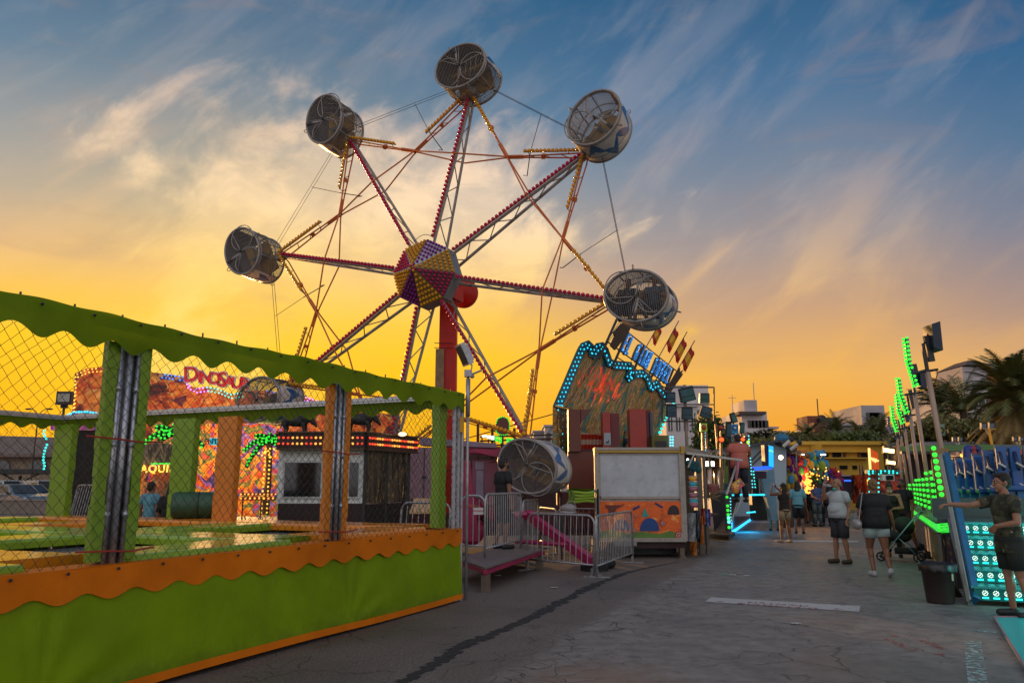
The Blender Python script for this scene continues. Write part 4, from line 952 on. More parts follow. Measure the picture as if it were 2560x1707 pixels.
# woman walking away
wm_ = person('woman in a black tee and pale mint shorts walking away with a shoulder bag', feet(2200,1440), yw(172), 1.70, skin=1, hair=HBl, hairstyle='bun', shirt=cblack, sleeve=.75, shirt_len=.86, bottom=cmint, blen=.48, shoe=swht, belly=.03, wide=1.34, voxel=.011, female=True,
    look=(.15,-1,-.1), J=dict(kL=(.10,-.13,.50), aL=(.10,.02,.085), kR=(-.12,.05,.49), aR=(-.12,.22,.15), tR=(-.13,.13,.035), sR=(-.20,.0,1.41), eR=(-.27,.0,1.13), wR=(-.34,-.10,.90), sL=(.20,.0,1.41), eL=(.27,-.03,1.15), wL=(.21,-.16,1.02)))
bg_ = L('shoulder_bag', 'silvery grey shoulder bag hanging at the hip of the woman in mint shorts', 'bag', wm_.location, yw(172)); k_ = 1.70/1.74; bg_.scale = (k_,k_,k_)
mb = MB(); mb.sphere((.33,.02,.93), (.075,.155,.105), 18, 12); mb.v = [(x, y, min(z, 1.01)) for x, y, z in mb.v]; mb.build('bag_body', M('silver leather', (.34,.33,.33), .4, .3, .1), bg_, True, world=False)
mb = MB(); mb.box((.395,.02,.985), (.02,.14,.05)); mb.build('flap', M('silver leather', (1,1,1)), bg_, world=False)
mb = MB(); mb.beam((.335,.15,1.0), (.215,.075,1.50), .045, .008, up=(1,0,0)); mb.beam((.335,-.12,1.0), (.215,-.03,1.50), .045, .008, up=(1,0,0)); mb.beam((.215,.08,1.50), (.215,-.04,1.50), .045, .008); mb.build('strap', M('pale strap', (.30,.30,.28), .7), bg_, world=False)
# woman holding up a phone
ph = person('curly haired woman in a brown top and beige shorts filming with a raised phone', feet(1966,1356), yw(196), 1.66, skin=1, hair=HB, hairstyle='long', shirt=M('dark brown cloth', (.016,.010,.008), .85), top='tank', shirt_len=.90, bottom=cbeige, blen=.60, shoe=scol, wide=1.02, voxel=.012, female=True,
    look=(.25,-1,.25), J=dict(sR=(-.175,.0,1.42), eR=(-.22,-.24,1.44), wR=(-.03,-.38,1.60), sL=(.175,.0,1.42), eL=(.28,-.22,1.40), wL=(.14,-.36,1.60), kL=(.12,-.02,.49), aL=(.17,.03,.085), aR=(-.13,.03,.085)), hand=(((-.2,-.1,1),(0,-1,0),(-1,0,0)), ((.3,-.1,1),(0,-1,0),(1,0,0))))
mp_ = L('phone', 'dark smartphone held up in landscape by the curly haired woman', 'phone', ph.location, yw(196)); mb = MB(); mb.box((.055,-.375,1.625), (.14,.010,.07)); mb.build('case', blackp, mp_, world=False); mb = MB(); mb.box((.055,-.368,1.625), (.128,.003,.06)); mb.build('screen', M('phone screen', (.18,.22,.28), .2, emit=.6, var=0), mp_, world=False)
person('person in a pale blue tee and dark shorts half hidden left of the filming woman', feet(1936,1326), yw(170), 1.70, skin=1, hair=HB, shirt=csky, bottom=cblack, blen=.95, shoe=sblk, voxel=.016)
person('stocky long haired person in a pale blue tee right of the filming woman', feet(2000,1334), yw(160), 1.72, skin=1, hair=HB, hairstyle='long', shirt=csky, sleeve=.8, bottom=cblack, blen=.9, shoe=sblk, voxel=.016, wide=1.15)
dk_ = person('bearded man in a dark teal tee and black shorts with a hand at his mouth', feet(2028,1308), yw(-15), 1.76, skin=0, hair=HB, shirt=cteal, bottom=cblack, blen=.95, shoe=sblk, voxel=.016, mask=(HB, 'on', 'beard'), J=dict(eR=(-.25,-.10,1.20), wR=(-.10,-.17,1.45), kL=(.11,-.10,.49), aL=(.13,.12,.10)))
person('man in a royal blue tee and grey jeans with an arm held round his back', feet(2046,1316), yw(185), 1.74, skin=0, hair=HB, shirt=cblue, bottom=cjean, blen=1.9, shoe=sblk, voxel=.016, wide=1.1, J=dict(eL=(.26,.14,1.17), wL=(.05,.16,1.08)))
person('dark clothed companion facing the man in the royal blue tee', feet(2068,1314), yw(-20), 1.70, skin=0, hair=HB, shirt=cblack, bottom=cnavy, blen=1.9, shoe=sblk, voxel=.018, J=dict(eR=(-.25,-.14,1.17), wR=(-.12,-.26,1.12)))
person('distant walker in a grey blue tee seen from behind in the lane', feet(2137,1250), yw(180), 1.72, skin=0, hair=HB, shirt=cgr2, bottom=cgrey, blen=.9, shoe=sblk, voxel=.022, wide=1.1)
person('distant walker all in dark clothes seen from behind in the lane', feet(2152,1248), yw(175), 1.62, skin=0, hair=HB, hairstyle='long', shirt=cnavy, bottom=cnavy, blen=.8, shoe=sblk, voxel=.022)
person('small child in a white tee standing in the lane beyond the woman with the bag', feet(2166,1262), yw(20), 1.38, skin=0, hair=HD, shirt=cwhite, bottom=cgrey, blen=.8, shoe=sblk, voxel=.020)
person('masked woman in a black tank top looking down beside a pushchair', feet(2238,1392), yw(-28), 1.66, skin=0, hair=HD, hairstyle='bunshort', shirt=cblack, top='tank', shirt_len=.8, bottom=cblack, blen=1.9, shoe=sblk, voxel=.013, female=True, mask=((.42,.38,.36), 'on', 'white'),
    look=(.1,-1,-.55), J=dict(eR=(-.24,-.06,1.15), wR=(-.07,-.24,1.17), eL=(.25,-.06,1.15), wL=(.05,-.25,1.13), hed=(0,-.05,1.61)))
person('man in a black tee and dark shorts leaning by the green lit ride', feet(2268,1378), yw(-62), 1.74, skin=1, hair=HB, shirt=cblack, bottom=M('dark brown shorts', (.035,.014,.014), .85), blen=.95, shoe=sblk, voxel=.013, wide=1.08, mask=(HB, 'on', 'beard'), J=dict(eR=(-.25,-.10,1.16), wR=(-.14,-.30,1.18), kL=(.11,.05,.49), aL=(.11,.25,.10)))
for i_, (px_, py_, yy_, hh_, sh_, bt_, hs_, lb_) in enumerate(((1986,1296,170,1.70,cgrey,cjean,'short','person in a charcoal tee and jeans deep in the crowd by the prize stall'),(2012,1290,30,1.66,csal,cblack,'long','long haired person in a salmon top at the prize stall counter'),(2086,1282,185,1.74,cwhite,cnavy,'short','person in a white tee and navy trousers behind the blue shirted man'),(2098,1276,-40,1.60,cmint,cgrey,'long','person in a pale mint top far down the lane'),(2118,1258,175,1.72,cblack,cgrey,'short','distant person in black just left of the grey blue walker'),(2178,1256,150,1.68,cgr2,cbeige,'short','distant person in beige shorts near the lamp kiosk'),(2192,1266,200,1.62,csal,cwhite,'long','distant person in a salmon top near the lamp kiosk'))):
    person(lb_, feet(px_, py_), yw(yy_), hh_, skin=i_%2, hair=HB, hairstyle=hs_, shirt=sh_, bottom=bt_, blen=.9 if i_%2 else 1.9, shoe=sblk, voxel=.020)
# pushchair
pc = L('pushchair', 'black folded hood pushchair with a pale handle beside the masked woman', 'pushchair', feet(2255,1402), radians(55))
for (x_, y_) in ((-.22,-.35),(.22,-.35),(-.26,.36),(.26,.36)):
    mb = MB(); mb.tube([(x_,y_+.085*cos(a),.10+.085*sin(a)) for a in [i*pi/8 for i in range(16)]], .016, 6, closed=True); mb.tube([(x_-.02,y_,.10),(x_+.02,y_,.10)], .025, 8)
    for i in range(3): mb.beam((x_,y_-.08*cos(i*pi/3),.10-.08*sin(i*pi/3)), (x_,y_+.08*cos(i*pi/3),.10+.08*sin(i*pi/3)), .012, .012)
    mb.build('wheel', rubber, pc, True, world=False)
mb = MB()
for sx in (-1, 1): mb.tube([(sx*.24,.36,.12),(sx*.24,.0,.50),(sx*.24,-.40,.98)], .016, 8); mb.tube([(sx*.20,-.35,.12),(sx*.22,.0,.50)], .014, 8)
mb.tube([(-.24,-.40,.98),(-.2,-.46,1.04),(.2,-.46,1.04),(.24,-.40,.98)], .018, 8); mb.build('frame', M('pale blue metal', (.16,.26,.30), .35, .5), pc, True, world=False)
mb = MB(); mb.sphere((0,.02,.52), (.22,.26,.14), 16, 10); mb.sphere((0,-.10,.74), (.22,.22,.20), 16, 10); mb.box((0,.28,.34), (.36,.16,.05)); mb.box((0,-.1,.22), (.34,.4,.12)); mb.build('seat', cblack, pc, True, world=False)
# man in a camouflage shirt
cam_m = M('camouflage cloth', (.06,.06,.04), .85)
t = NT(cam_m.node_tree); ob = t.n('ShaderNodeTexCoord').outputs['Object']; nz_ = t.noise(ob, 7, 3, .5, .8); c_ = t.ramp(nz_, [(.38, (.016,.020,.012,1)), (.46, (.045,.052,.024,1)), (.55, (.085,.070,.045,1)), (.63, (.03,.035,.02,1))], 'CONSTANT')
vd = t.n('ShaderNodeTexVoronoi', {'Vector': ob, 'Scale': 11}).outputs['Distance']; c_ = t.mix(t.ss(vd, .16, .10), c_, (.30,.27,.20,1)); bb_ = t.n('ShaderNodeBsdfPrincipled', {'Base Color': c_, 'Roughness': .8}); t.n('ShaderNodeOutputMaterial', {0: bb_.outputs[0]})
cm = person('dark haired man in a camouflage shirt resting one hand on the blue ride rail', feet(2546,1543), yw(-93), 1.74, skin=0, hair=HB, hairstyle='quiff', shirt=cam_m, sleeve=.62, shirt_len=.78, bottom=M('dark green shorts', (.014,.020,.016), .85), blen=.80, shoe=sblk, voxel=.009, wide=1.22,
    J=dict(sL=(.19,.0,1.42), eL=(.30,-.05,1.15), wL=(.13,-.21,1.10), sR=(-.18,-.03,1.41), eR=(-.20,-.34,1.34), wR=(-.13,-.62,1.36), kR=(-.11,-.0,.49), aR=(-.12,.02,.085), kL=(.11,.03,.49), aL=(.16,.10,.085), hed=(0,-.02,1.625)), hand=(((-.5,-.1,-.3),(0,0,-1),(-1,0,0)), ((.0,-1,-.1),(-1,0,0),(0,0,-1))))
# man on the platform
person('man in a black tee and shorts with hair tied up, facing the lowest wheel car', (G(1258,1371,.37).x, G(1258,1371,.37).y, .37), yw(122), 1.76, skin=1, hair=HB, hairstyle='bunshort', shirt=cblack, sleeve=.62, bottom=cblack, blen=.95, shoe=sblk, voxel=.010, wide=1.25, mask=((.008,.008,.009), 'on', 'black'),
    J=dict(eR=(-.25,.02,1.13), wR=(-.25,-.02,.88), eL=(.25,.0,1.13), wL=(.26,-.04,.88), aL=(.12,.10,.085)))
# people behind and inside the enclosure
person('long haired woman in a black top seated low behind the trampolines', (at(428,1230,14.7).x, 14.75, .03), yw(175), 1.60, skin=1, hair=HB, hairstyle='long', shirt=cblack, sleeve=.9, bottom=cblack, blen=1.9, shoe=sblk, voxel=.016, wide=1.25, female=True)
person('child in a pale blue shirt just left of the long haired woman', (at(372,1230,14.9).x, 15.0, .14), yw(160), 1.52, skin=0, hair=HD, shirt=csky, bottom=cblue, blen=.9, shoe=sblk, voxel=.018)
person('person with long dark hair sitting between the red cushions of the fun ride', (at(1561,1120,23.2).x, 23.2, 1.55), yw(110), 1.66, skin=1, hair=HD, hairstyle='long', shirt=cteal, sleeve=.4, bottom=cblack, blen=1.9, shoe=sblk, voxel=.02)
person('man in a salmon shirt working high between the lit columns with his back turned', (at(1852,1222,19.5).x, 19.5, at(1852,1240,19.5).z-.15), yw(185), 1.70, skin=1, hair=HB, shirt=csal, sleeve=.7, shirt_len=.86, bottom=cnavy, blen=1.9, shoe=sblk, voxel=.015, wide=1.35, belly=.03,
    J=dict(eL=(.30,-.02,1.20), wL=(.25,-.20,1.02), eR=(-.30,-.02,1.22), wR=(-.22,-.24,1.05), hed=(0,-.06,1.60)))
# riders in the right hand wheel car
seatJ = dict(pel=(0,0,.94), kL=(.12,-.34,1.0), aL=(.13,-.36,.70), kR=(-.12,-.34,1.0), aR=(-.13,-.36,.70), tL=(.13,-.44,.66), tR=(-.13,-.44,.66), wai=(0,.0,1.10), eL=(.25,-.12,1.2), wL=(.16,-.32,1.22), eR=(-.25,-.12,1.2), wR=(-.16,-.32,1.22))
co, cc = caro[5]
for sx, lb, sh_ in ((-.30, 'rider in dark clothes on the left seat of the airborne wheel car', cblack), (.30, 'rider in a blue grey shirt on the right seat of the airborne wheel car', cgr2)):
    p_ = cc+WT*sx+Vector((0,0,-1.08))-WN*.02
    person(lb, tuple(p_), -YW, 1.62, skin=1, hair=HB, shirt=sh_, bottom=cnavy, blen=1.9, shoe=sblk, voxel=.018, J=seatJ)
# ================================================================== helpers for flat fronts
def prect(mb, x0, y0, x1, y1, Yd, dy=.1):
    """box whose front face spans a measured rectangle at distance Yd, standing upright"""
    a, b = at(x0, y0, Yd), at(x1, y1, Yd); xl, xr = min(at(x0,(y0+y1)/2,Yd).x, at(x1,(y0+y1)/2,Yd).x), max(at(x0,(y0+y1)/2,Yd).x, at(x1,(y0+y1)/2,Yd).x)
    mb.box(((xl+xr)/2, Yd+dy/2, (a.z+b.z)/2), (xr-xl, dy, abs(a.z-b.z))); return mb
def onp(px, py, P0, nrm):
    d = ray(px, py); o = Vector((0,0,HC)); t = (Vector(P0)-o).dot(Vector(nrm))/d.dot(Vector(nrm)); return o+d*t
D_ = Vector((.42,.9075,0)).normalized(); R_ = Vector((.9075,-.42,0)).normalized()
aD = atan2(R_.y, R_.x)
# ================================================================== dinosaur themed ride behind the enclosure
YF = 25.5
dino = T('funhouse_facade', 'painted fun house front with curved lamp edging and glowing DINOSAUR lettering', 'funhouse', (at(450,1200,YF).x, YF, 0))
out1 = [(178,1290),(180,1034),(187,933),(218,920),(259,917),(305,922),(403,933),(463,941),(466,960),(490,970),(518,966),(545,971),(575,984),(607,980),(640,975),(677,978),(718,988),(735,1000),(748,992),(778,997),(805,1007),(860,1015),(1000,1040),(1000,1290)]
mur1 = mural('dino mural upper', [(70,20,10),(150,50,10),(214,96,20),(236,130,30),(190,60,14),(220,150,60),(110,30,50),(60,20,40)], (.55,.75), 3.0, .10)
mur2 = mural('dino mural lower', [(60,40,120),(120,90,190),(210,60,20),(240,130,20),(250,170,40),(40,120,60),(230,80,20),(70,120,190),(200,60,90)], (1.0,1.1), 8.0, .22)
mb = MB(); mb.prism([at(x, y, YF) for x, y in out1], (0,.16,0)); mb.build('painted_panel', mur1, dino, label='orange and red painted upper board')
mb = MB(); prect(mb, 372, 1058, 700, 1290, YF-.12, .1); mb.build('painted_panel', mur2, dino, label='bright orange, purple and green painted lower board')
mb = MB(); prect(mb, 262, 1070, 300, 1290, YF-.12, .1); prect(mb, 128, 1052, 160, 1290, YF-.14, .1); mb.build('painted_panel', mural('dino mural side', [(60,110,50),(150,60,110),(220,110,160),(70,130,180),(190,70,80)], (1.6,.9), 5.0, .1), dino, label='pink and green painted strip beside the entrance')
mb = MB(); prect(mb, 160, 1062, 272, 1290, YF-.2, .06); mb.build('entrance_opening', M('dark doorway', (.010,.008,.008), .9, 0, .5), dino)
def lampline(px, Yd, mat, step=.11, r=.035, name='lamp_edging', dbl=0.0, parent=None, off=-.06):
    pts = [at(x, y, Yd+off) for x, y in px]; mb = MB(); mb.bulbs(pts, step, r)
    if dbl: mb.bulbs([p+Vector((dbl*.4,0,-dbl)) for p in pts], step, r)
    o = mb.build(name, mat, parent); return o
lampline([(183,1030),(189,937),(220,923),(259,920)], YF, ledY, .13, .028, dbl=.10, parent=dino)
lampline([(259,920),(305,925),(320,927)], YF, M('pink white led', (1.,.6,.5), .3, emit=2.0, var=0), .13, .028, dbl=.10, parent=dino)
lampline([(403,935),(463,943)], YF, ledB, .12, .032, dbl=.12, parent=dino)
lampline([(463,943),(468,962),(490,972),(518,968)], YF, ledP, .12, .032, dbl=.12, parent=dino)
lampline([(518,968),(545,973),(575,986),(607,982)], YF, ledT, .12, .032, dbl=.12, parent=dino)
lampline([(668,976),(718,989)], YF, ledB, .12, .032, dbl=.12, parent=dino)
lampline([(748,993),(763,992),(785,1000),(806,1009),(835,1012)], YF, ledP, .12, .032, dbl=.12, parent=dino)
mb = MB(); arch = [(126,1048),(165,1040),(184,1030),(215,1029),(240,1032),(258,1044)]
mb.prism([at(x, y, YF-.25) for x, y in arch+[(258,1075),(126,1075)]], (0,.1,0)); mb.build('arch_board', mural('arch mural', [(120,60,140),(200,90,160),(80,50,120),(230,130,90)], (1.4,1.2), 2.0, .1), dino)
lampline(arch, YF-.25, ledC, .095, .042, parent=dino)
lampline([(111,1076),(109,1085),(116,1097),(118,1110),(111,1128),(108,1150),(112,1162),(108,1176)], YF-.3, ledT, .10, .042, parent=dino)
for ch, cx, cy, sz, rot in (('D',478,937,.82,5),('I',500,943,.64,2),('N',515,945,.60,0),('O',535,947,.64,3),('S',555,950,.80,-2),('A',573,955,.60,-2),('U',592,958,.62,-3),('R',611,961,.68,-5)):
    for mt, nm, bo, dz in ((M('letter white edge', (.62,.60,.62), .5, var=.05), 'letter_backing', .035, .04), (M('letter red', (.55,.012,.02), .45, emit=.25, var=.2), 'letter', .0, -.03)):
        tm = text_mb(ch, sz*.86, .03, bold=bo); R4 = frame4(at(cx, cy, YF-.10)+Vector((0, dz, 0)), (1,0,0), (0,0,1))@Matrix.Rotation(radians(rot), 4, 'Z'); xf(tm, R4); tm.build(nm, mt, dino)
# barker lamps: neon palms
def neon_palm(cx, cy, Yd, s, trunk, label):
    o = T('neon_palm', label, 'light sign', (at(cx,cy,Yd).x, Yd, 0)); c = at(cx, cy, Yd)
    mb = MB(); bd = MB()
    for k_, (a_, ln, dr) in enumerate(((160,.85,.55),(128,.75,.30),(90,.45,.1),(52,.75,.30),(20,.85,.55),(190,.70,.75),(-10,.70,.75))):
        P_ = [c+Vector((cos(radians(a_))*ln*s*u, 0, sin(radians(a_))*ln*s*u*.7-dr*s*u*u+.1*s)) for u in [i/8 for i in range(9)]]
        for i in range(8): bd.beam(P_[i], P_[i+1], .05, .20*s*(1-.07*i), up=(0,0,1), e=.02)
        mb.bulbs([p+Vector((0,-.06,.045*s)) for p in P_[1:]], .13*s, .036*s); mb.bulbs([p+Vector((0,-.06,-.05*s)) for p in P_[1:]], .13*s, .036*s)
    bd.build('frond_board', M('dark green board', (.008,.07,.012), .5), o); mb.build('frond_lamps', ledG, o)
    if trunk:
        bd = MB(); mb = MB(); zb = at(cx, trunk, Yd).z
        bd.tube([c, Vector((c.x+.03,Yd,(c.z+zb)/2)), Vector((c.x-.02,Yd,zb))], [.10*s,.09*s,.13*s], 8)
        for sx in (-1,1): mb.bulbs([c+Vector((sx*.07*s,-.12,-.15)), Vector((c.x+sx*.09*s,Yd-.14,zb))], .13*s, .034*s)
        for i in range(14): mb.ball(c+Vector((random.uniform(-.28,.28)*s,-.12,random.uniform(-.45,-.12)*s)), .036*s)
        bd.build('trunk_board', M('brown board', (.12,.05,.01), .6), o); mb.build('trunk_lamps', ledY, o)
    return o
neon_palm(433, 1092, 22.5, 1.12, None, 'wide palm shaped light sign of green lamps over the round ticket arch')
mb = MB()
for i in range(46): p_ = at(433+random.uniform(-28,28), 1118+random.uniform(-10,14), 22.4); mb.ball(p_, .034)
mb.build('fruit_lamps', ledY, bpy.data.objects['neon_palm'])
neon_palm(674, 1108, 21.0, .86, 1285, 'palm shaped light sign with a yellow lamp trunk left of the white ticket booth')
# round arch ticket stand
ts = T('arch_kiosk', 'small kiosk with a half round shell top and TAQUILLA lamp letters', 'kiosk', (at(410,1200,21.5).x, 21.5, 0))
mb = MB(); ctr = at(402, 1160, 21.5); mb.prism([ctr+Vector((-.5+.98*cos(a)*1.0+.4, 0, .78*sin(a)*.75)) for a in [i*pi/16 for i in range(17)]], (0,.5,0)); mb.build('shell_top', mural('shell mural', [(90,80,60),(140,120,90),(60,40,30),(180,150,110)], (2.4,1.0), 6.0), ts)
mb = MB(); prect(mb, 378, 1157, 446, 1160, 21.35, .05); mb.build('neon_tube', ledG, ts)
mb = MB(); prect(mb, 380, 1164, 444, 1245, 21.45, .4); mb.build('booth_wall', mural('kiosk mural', [(60,50,30),(120,100,60),(210,90,20),(150,140,110)], (1.8,1.0), 9.0), ts)
tm = text_mb('TAQUILLA', .29, .01, bold=.006, space=1.15); xf(tm, frame4(at(402,1172,21.33), (1,0,0), (0,0,1))); tm.build('lettering', ledY, ts)
es = T('entrance_light_sign', 'small cyan backlit ENTRADA sign between the green and orange posts', 'sign', (at(551,1102,21.8).x,21.8,0))
mb = MB(); prect(mb, 524, 1094, 580, 1112, 21.8, .08); mb.build('light_box', M('cyan light box', (.03,.42,.50), .4, emit=.9, var=0), es)
tm = text_mb('ENTRADA', .20, .004, bold=.004); xf(tm, frame4(at(551,1104,21.77), (1,0,0), (0,0,1))); tm.build('lettering', M('deep blue', (.0,.03,.07), .6, var=0), es)
mb = MB(); prect(mb, 549, 1112, 552, 1290, 21.85, .05); mb.build('post', darkm, es)
# lamp rails low in front of the mural
lr = T('lamp_rail', 'low rail with a double row of yellow lamps in front of the painted board', 'rail', (at(650,1240,20.5).x,20.5,0))
mb = MB(); prect(mb, 600, 1232, 700, 1238, 20.5, .06); prect(mb, 600, 1241, 700, 1250, 20.5, .06); mb.build('rail_board', M('brown board', (.12,.05,.01)), lr)
mb = MB(); mb.bulbs([at(602,1245,20.42), at(700,1245,20.42)], .12, .032); mb.bulbs([at(602,1235,20.42), at(700,1235,20.42)], .10, .026); mb.build('lamps', ledO, lr)
mb = MB(); 
for x_ in (604, 650, 696): prect(mb, x_, 1250, x_+2, 1300, 20.5, .05)
mb.build('rail_post', darkm, lr)
barrier(G(612,1300), G(655,1303), 1.05, 'far barrier standing in front of the yellow lamp rail', 0, True)
barrier((at(165,1250,18.2).x,18.2,0), (at(240,1250,18.0).x,17.6,0), 1.45, 'tall barrier panel leaning at the dark fun house doorway', .15, False, .22)
barrier((at(238,1250,18.3).x,18.3,0), (at(300,1250,18.3).x,18.6,0), 1.40, 'second barrier at the dark doorway, next to the aluminium posts', .15, False, -.15)
barrier((at(996,1250,13.9).x,13.9,0), (at(1118,1250,13.4).x,13.4,0), 1.22, 'barrier behind the netting at the corner of the enclosure', .08, True, .1)
sk_ = T('log_fence', 'pile of weathered posts stacked by the doorway barriers', 'posts', (at(215,1260,17.2).x,17.2,0))
for i in range(9): mb = MB(); x_ = at(176+i*12,1270,17.3).x; mb.tube([(x_,17.4,0),(x_+random.uniform(-.25,.25),17.3,1.05+random.uniform(-.3,.35))], .05, 7); mb.build('post', M('weathered wood', (.10,.08,.06), .9, 0, .4, 10), sk_)
fp = T('floodlight', 'square floodlight on a thin pole left of the painted facade', 'floodlight', (at(160,1000,20).x,20,0))
mb = MB(); q = at(160,1020,20); mb.tube([(q.x,20,0),(q.x,20,q.z)], .03, 6); mb.tube([(q.x,20,q.z),(q.x,20,q.z+.14)], .09, 10); mb.build('pole', darkm, fp)
mb = MB(); prect(mb, 140, 978, 178, 1011, 19.8, .12); mb.build('lamp_head', darkm, fp); mb = MB(); prect(mb, 144, 984, 174, 1004, 19.77, .02); mb.build('lens', M('flood lens', (.25,.24,.20), .25, .5), fp)
# ticket booth with red lamp header
tb = T('ticket_booth', 'white ticket booth with dark windows, maroon base and a red and amber lamp header', 'booth', (at(850,1200,15.6).x,15.6,0))
YB = 15.6
mb = MB(); prect(mb, 694, 1122, 912, 1258, YB, .12); mb.build('wall', M('booth white', (.80,.83,.80), .55, 0, .12, 2, dirt=.2), tb)
mb = MB(); prect(mb, 694, 1258, 912, 1306, YB-.02, .14); mb.build('base_panel', M('maroon panel', (.030,.010,.012), .6), tb)
for x0, x1 in ((706, 806), (868, 900)):
    mb = MB(); prect(mb, x0, 1150, x1, 1246, YB-.03, .05); mb.build('window', M('window frame pale', (.62,.64,.62), .5), tb); wn_ = tb.children[-1]
    q = MB(); prect(q, x0+5, 1156, x1-5, 1240, YB-.05, .03); sub(q, 'pane', glassd, wn_)
c0, c1 = at(912,1200,YB), at(1022,1200,YB+1.5); dv = Vector((c1.x-c0.x, 1.5, 0)); zt, zb_ = at(912,1125,YB).z, at(912,1256,YB).z
mb = MB(); mb.hexa([Vector((c0.x,YB,zb_)), Vector((c0.x,YB,zb_))+dv, Vector((c0.x-.1,YB+.3,zb_))+dv, Vector((c0.x-.1,YB+.3,zb_)), Vector((c0.x,YB,zt)), Vector((c0.x,YB,zt))+dv, Vector((c0.x-.1,YB+.3,zt))+dv, Vector((c0.x-.1,YB+.3,zt))]); mb.build('glazed_side', mural('curtain glass', [(50,42,34),(96,84,66),(30,26,24),(120,104,84)], (2.6,.4), 4.0), tb)
mb = MB(); mb.hexa([Vector((c0.x,YB-.01,.05)), Vector((c0.x,YB-.01,.05))+dv, Vector((c0.x,YB+.2,.05))+dv, Vector((c0.x,YB+.2,.05)), Vector((c0.x,YB-.01,zb_-.04)), Vector((c0.x,YB-.01,zb_-.04))+dv, Vector((c0.x,YB+.2,zb_-.04))+dv, Vector((c0.x,YB+.2,zb_-.04))]); mb.build('base_panel', M('dark plum panel', (.016,.009,.012), .6), tb)
mb = MB()
for u in (0, .48, 1.0): p_ = c0+dv*u; mb.beam((p_.x,p_.y-.02,0), (p_.x,p_.y-.02,zt), .05, .05)
mb.build('frame', darkm, tb)
hz0, hz1 = at(800,1121,YB).z, at(800,1084,YB).z
for a_, b_ in ((Vector((at(698,1100,YB).x,YB-.1,0)), Vector((c0.x,YB-.1,0))), (Vector((c0.x,YB-.1,0)), Vector((c0.x,YB-.1,0))+dv*1.15)):
    mb = MB(); d_ = (b_-a_).normalized(); n_ = Vector((d_.y,-d_.x,0)); mb.beam(a_+Vector((0,0,(hz0+hz1)/2))+d_*.005, b_+Vector((0,0,(hz0+hz1)/2)), .14, hz1-hz0); mb.build('lamp_header', M('dark header', (.03,.012,.01), .5), tb); hd_ = tb.children[-1]
    for mt, nm in ((ledR, 'red'), (ledO, 'amber')):
        mb = MB(); L_ = (b_-a_).length; n = int(L_/.088)
        for i in range(n):
            u = (i+.5)/n; reg = ((u*3.3) % 1) < .45
            if reg == (nm == 'red'):
                for zz in (.30, .70): mb.ball(a_.lerp(b_, u)+n_*.085+Vector((0,0,hz0+(hz1-hz0)*zz)), .026)
        sub(mb, 'lamps', mt, hd_, label=nm+' lamps of the header')
    mb = MB(); mb.beam(a_+n_*.02+Vector((0,0,hz1+.02)), b_+n_*.02+Vector((0,0,hz1+.02)), .2, .03); mb.beam(a_+n_*.02+Vector((0,0,hz0-.02)), b_+n_*.02+Vector((0,0,hz0-.02)), .2, .03); mb.build('header_trim', M('bronze trim', (.12,.08,.05), .4, .6), tb)
mb = MB(); mb.sphere((at(1005,1112,YB+.6).x,YB+.6,hz1+.03), (.09,.09,.045), 14, 6); mb.build('roof_lamp', M('warm roof lamp', (1,.8,.5), .3, emit=2.2, var=0), tb)
# black bull figures on the roof
def bull(cx, cy, Yd, label, fl=1):
    o = L('bull_figure', label, 'statue', at(cx, cy, Yd), radians(8 if fl > 0 else 172)); b = MB()
    b.sphere((0,0,.0), (.25,.10,.12), 16, 10); b.sphere((.14,0,.06), (.14,.11,.13), 14, 10); b.sphere((-.18,0,.01), (.11,.10,.12), 12, 8); cap(b, (.22,0,.08), (.33,0,-.03), .075, .05); cap(b, (.33,0,-.02), (.385,0,-.10), .045, .028)
    for sx, sy in ((.16,.06),(.13,-.06),(-.20,.06),(-.23,-.06)): cap(b, (sx,sy,-.06), (sx+.02,sy,-.17), .045, .024); cap(b, (sx+.02,sy,-.17), (sx-.01,sy,-.29), .022, .016)
    cap(b, (-.27,0,.06), (-.31,.02,-.14), .014, .012)
    meshobj('body', bake(b, .014, 3), M('black figure', (.010,.010,.011), .5, 0, .3), o)
    for sy in (-1, 1): h = MB(); h.tube([(.33,sy*.03,.03),(.36,sy*.10,.06),(.39,sy*.10,.13)], [.014,.012,.004], 6); h.build('horn', M('horn', (.2,.17,.12), .5), o, True, world=False)
bull(742, 1052, 15.55, 'black bull figure on the booth header left of the orange post')
bull(902, 1048, 15.55, 'black bull figure on the booth header right of the orange post', 1)
# ================================================================== far left: warehouse, canopy, cars
wh = T('warehouse', 'long stone warehouse with a flat grey roof and dark arched windows at far left', 'warehouse', (at(40,1200,75).x,75,0))
mb = MB(); prect(mb, -260, 1140, 330, 1228, 75, 12); mb.build('wall', M('sandstone wall', (.30,.22,.15), .8, 0, .25, .5, dirt=.2), wh)
mb = MB(); mb.prism([at(-260,1138,74), at(330,1146,74), at(330,1106,84), at(-260,1088,84)], (0,0,.3)); prect(mb, -260, 1134, 330, 1142, 73.8, 1.0); mb.build('roof', M('grey roof', (.17,.12,.10), .8, 0, .15, .4), wh)
for x_ in (-130, -62, 4, 96, 160, 228): 
    mb = MB(); c_ = at(x_, 1168, 74.9); mb.prism([c_+Vector((-.8,0,-.55)), c_+Vector((.8,0,-.55))]+[c_+Vector((.8*cos(a),0,.55*sin(a)+.1)) for a in [i*pi/8 for i in range(9)]], (0,.05,0)); mb.v = [(x, y-.1, z) for x, y, z in mb.v]; mb.build('window', glassd, wh)
cp = T('parking_canopy', 'dark flat parking canopy in front of the warehouse', 'canopy', (at(40,1180,66).x,66,0))
mb = MB(); prect(mb, -260, 1172, 300, 1183, 64, 5); mb.build('roof', blackp, cp)
mb = MB()
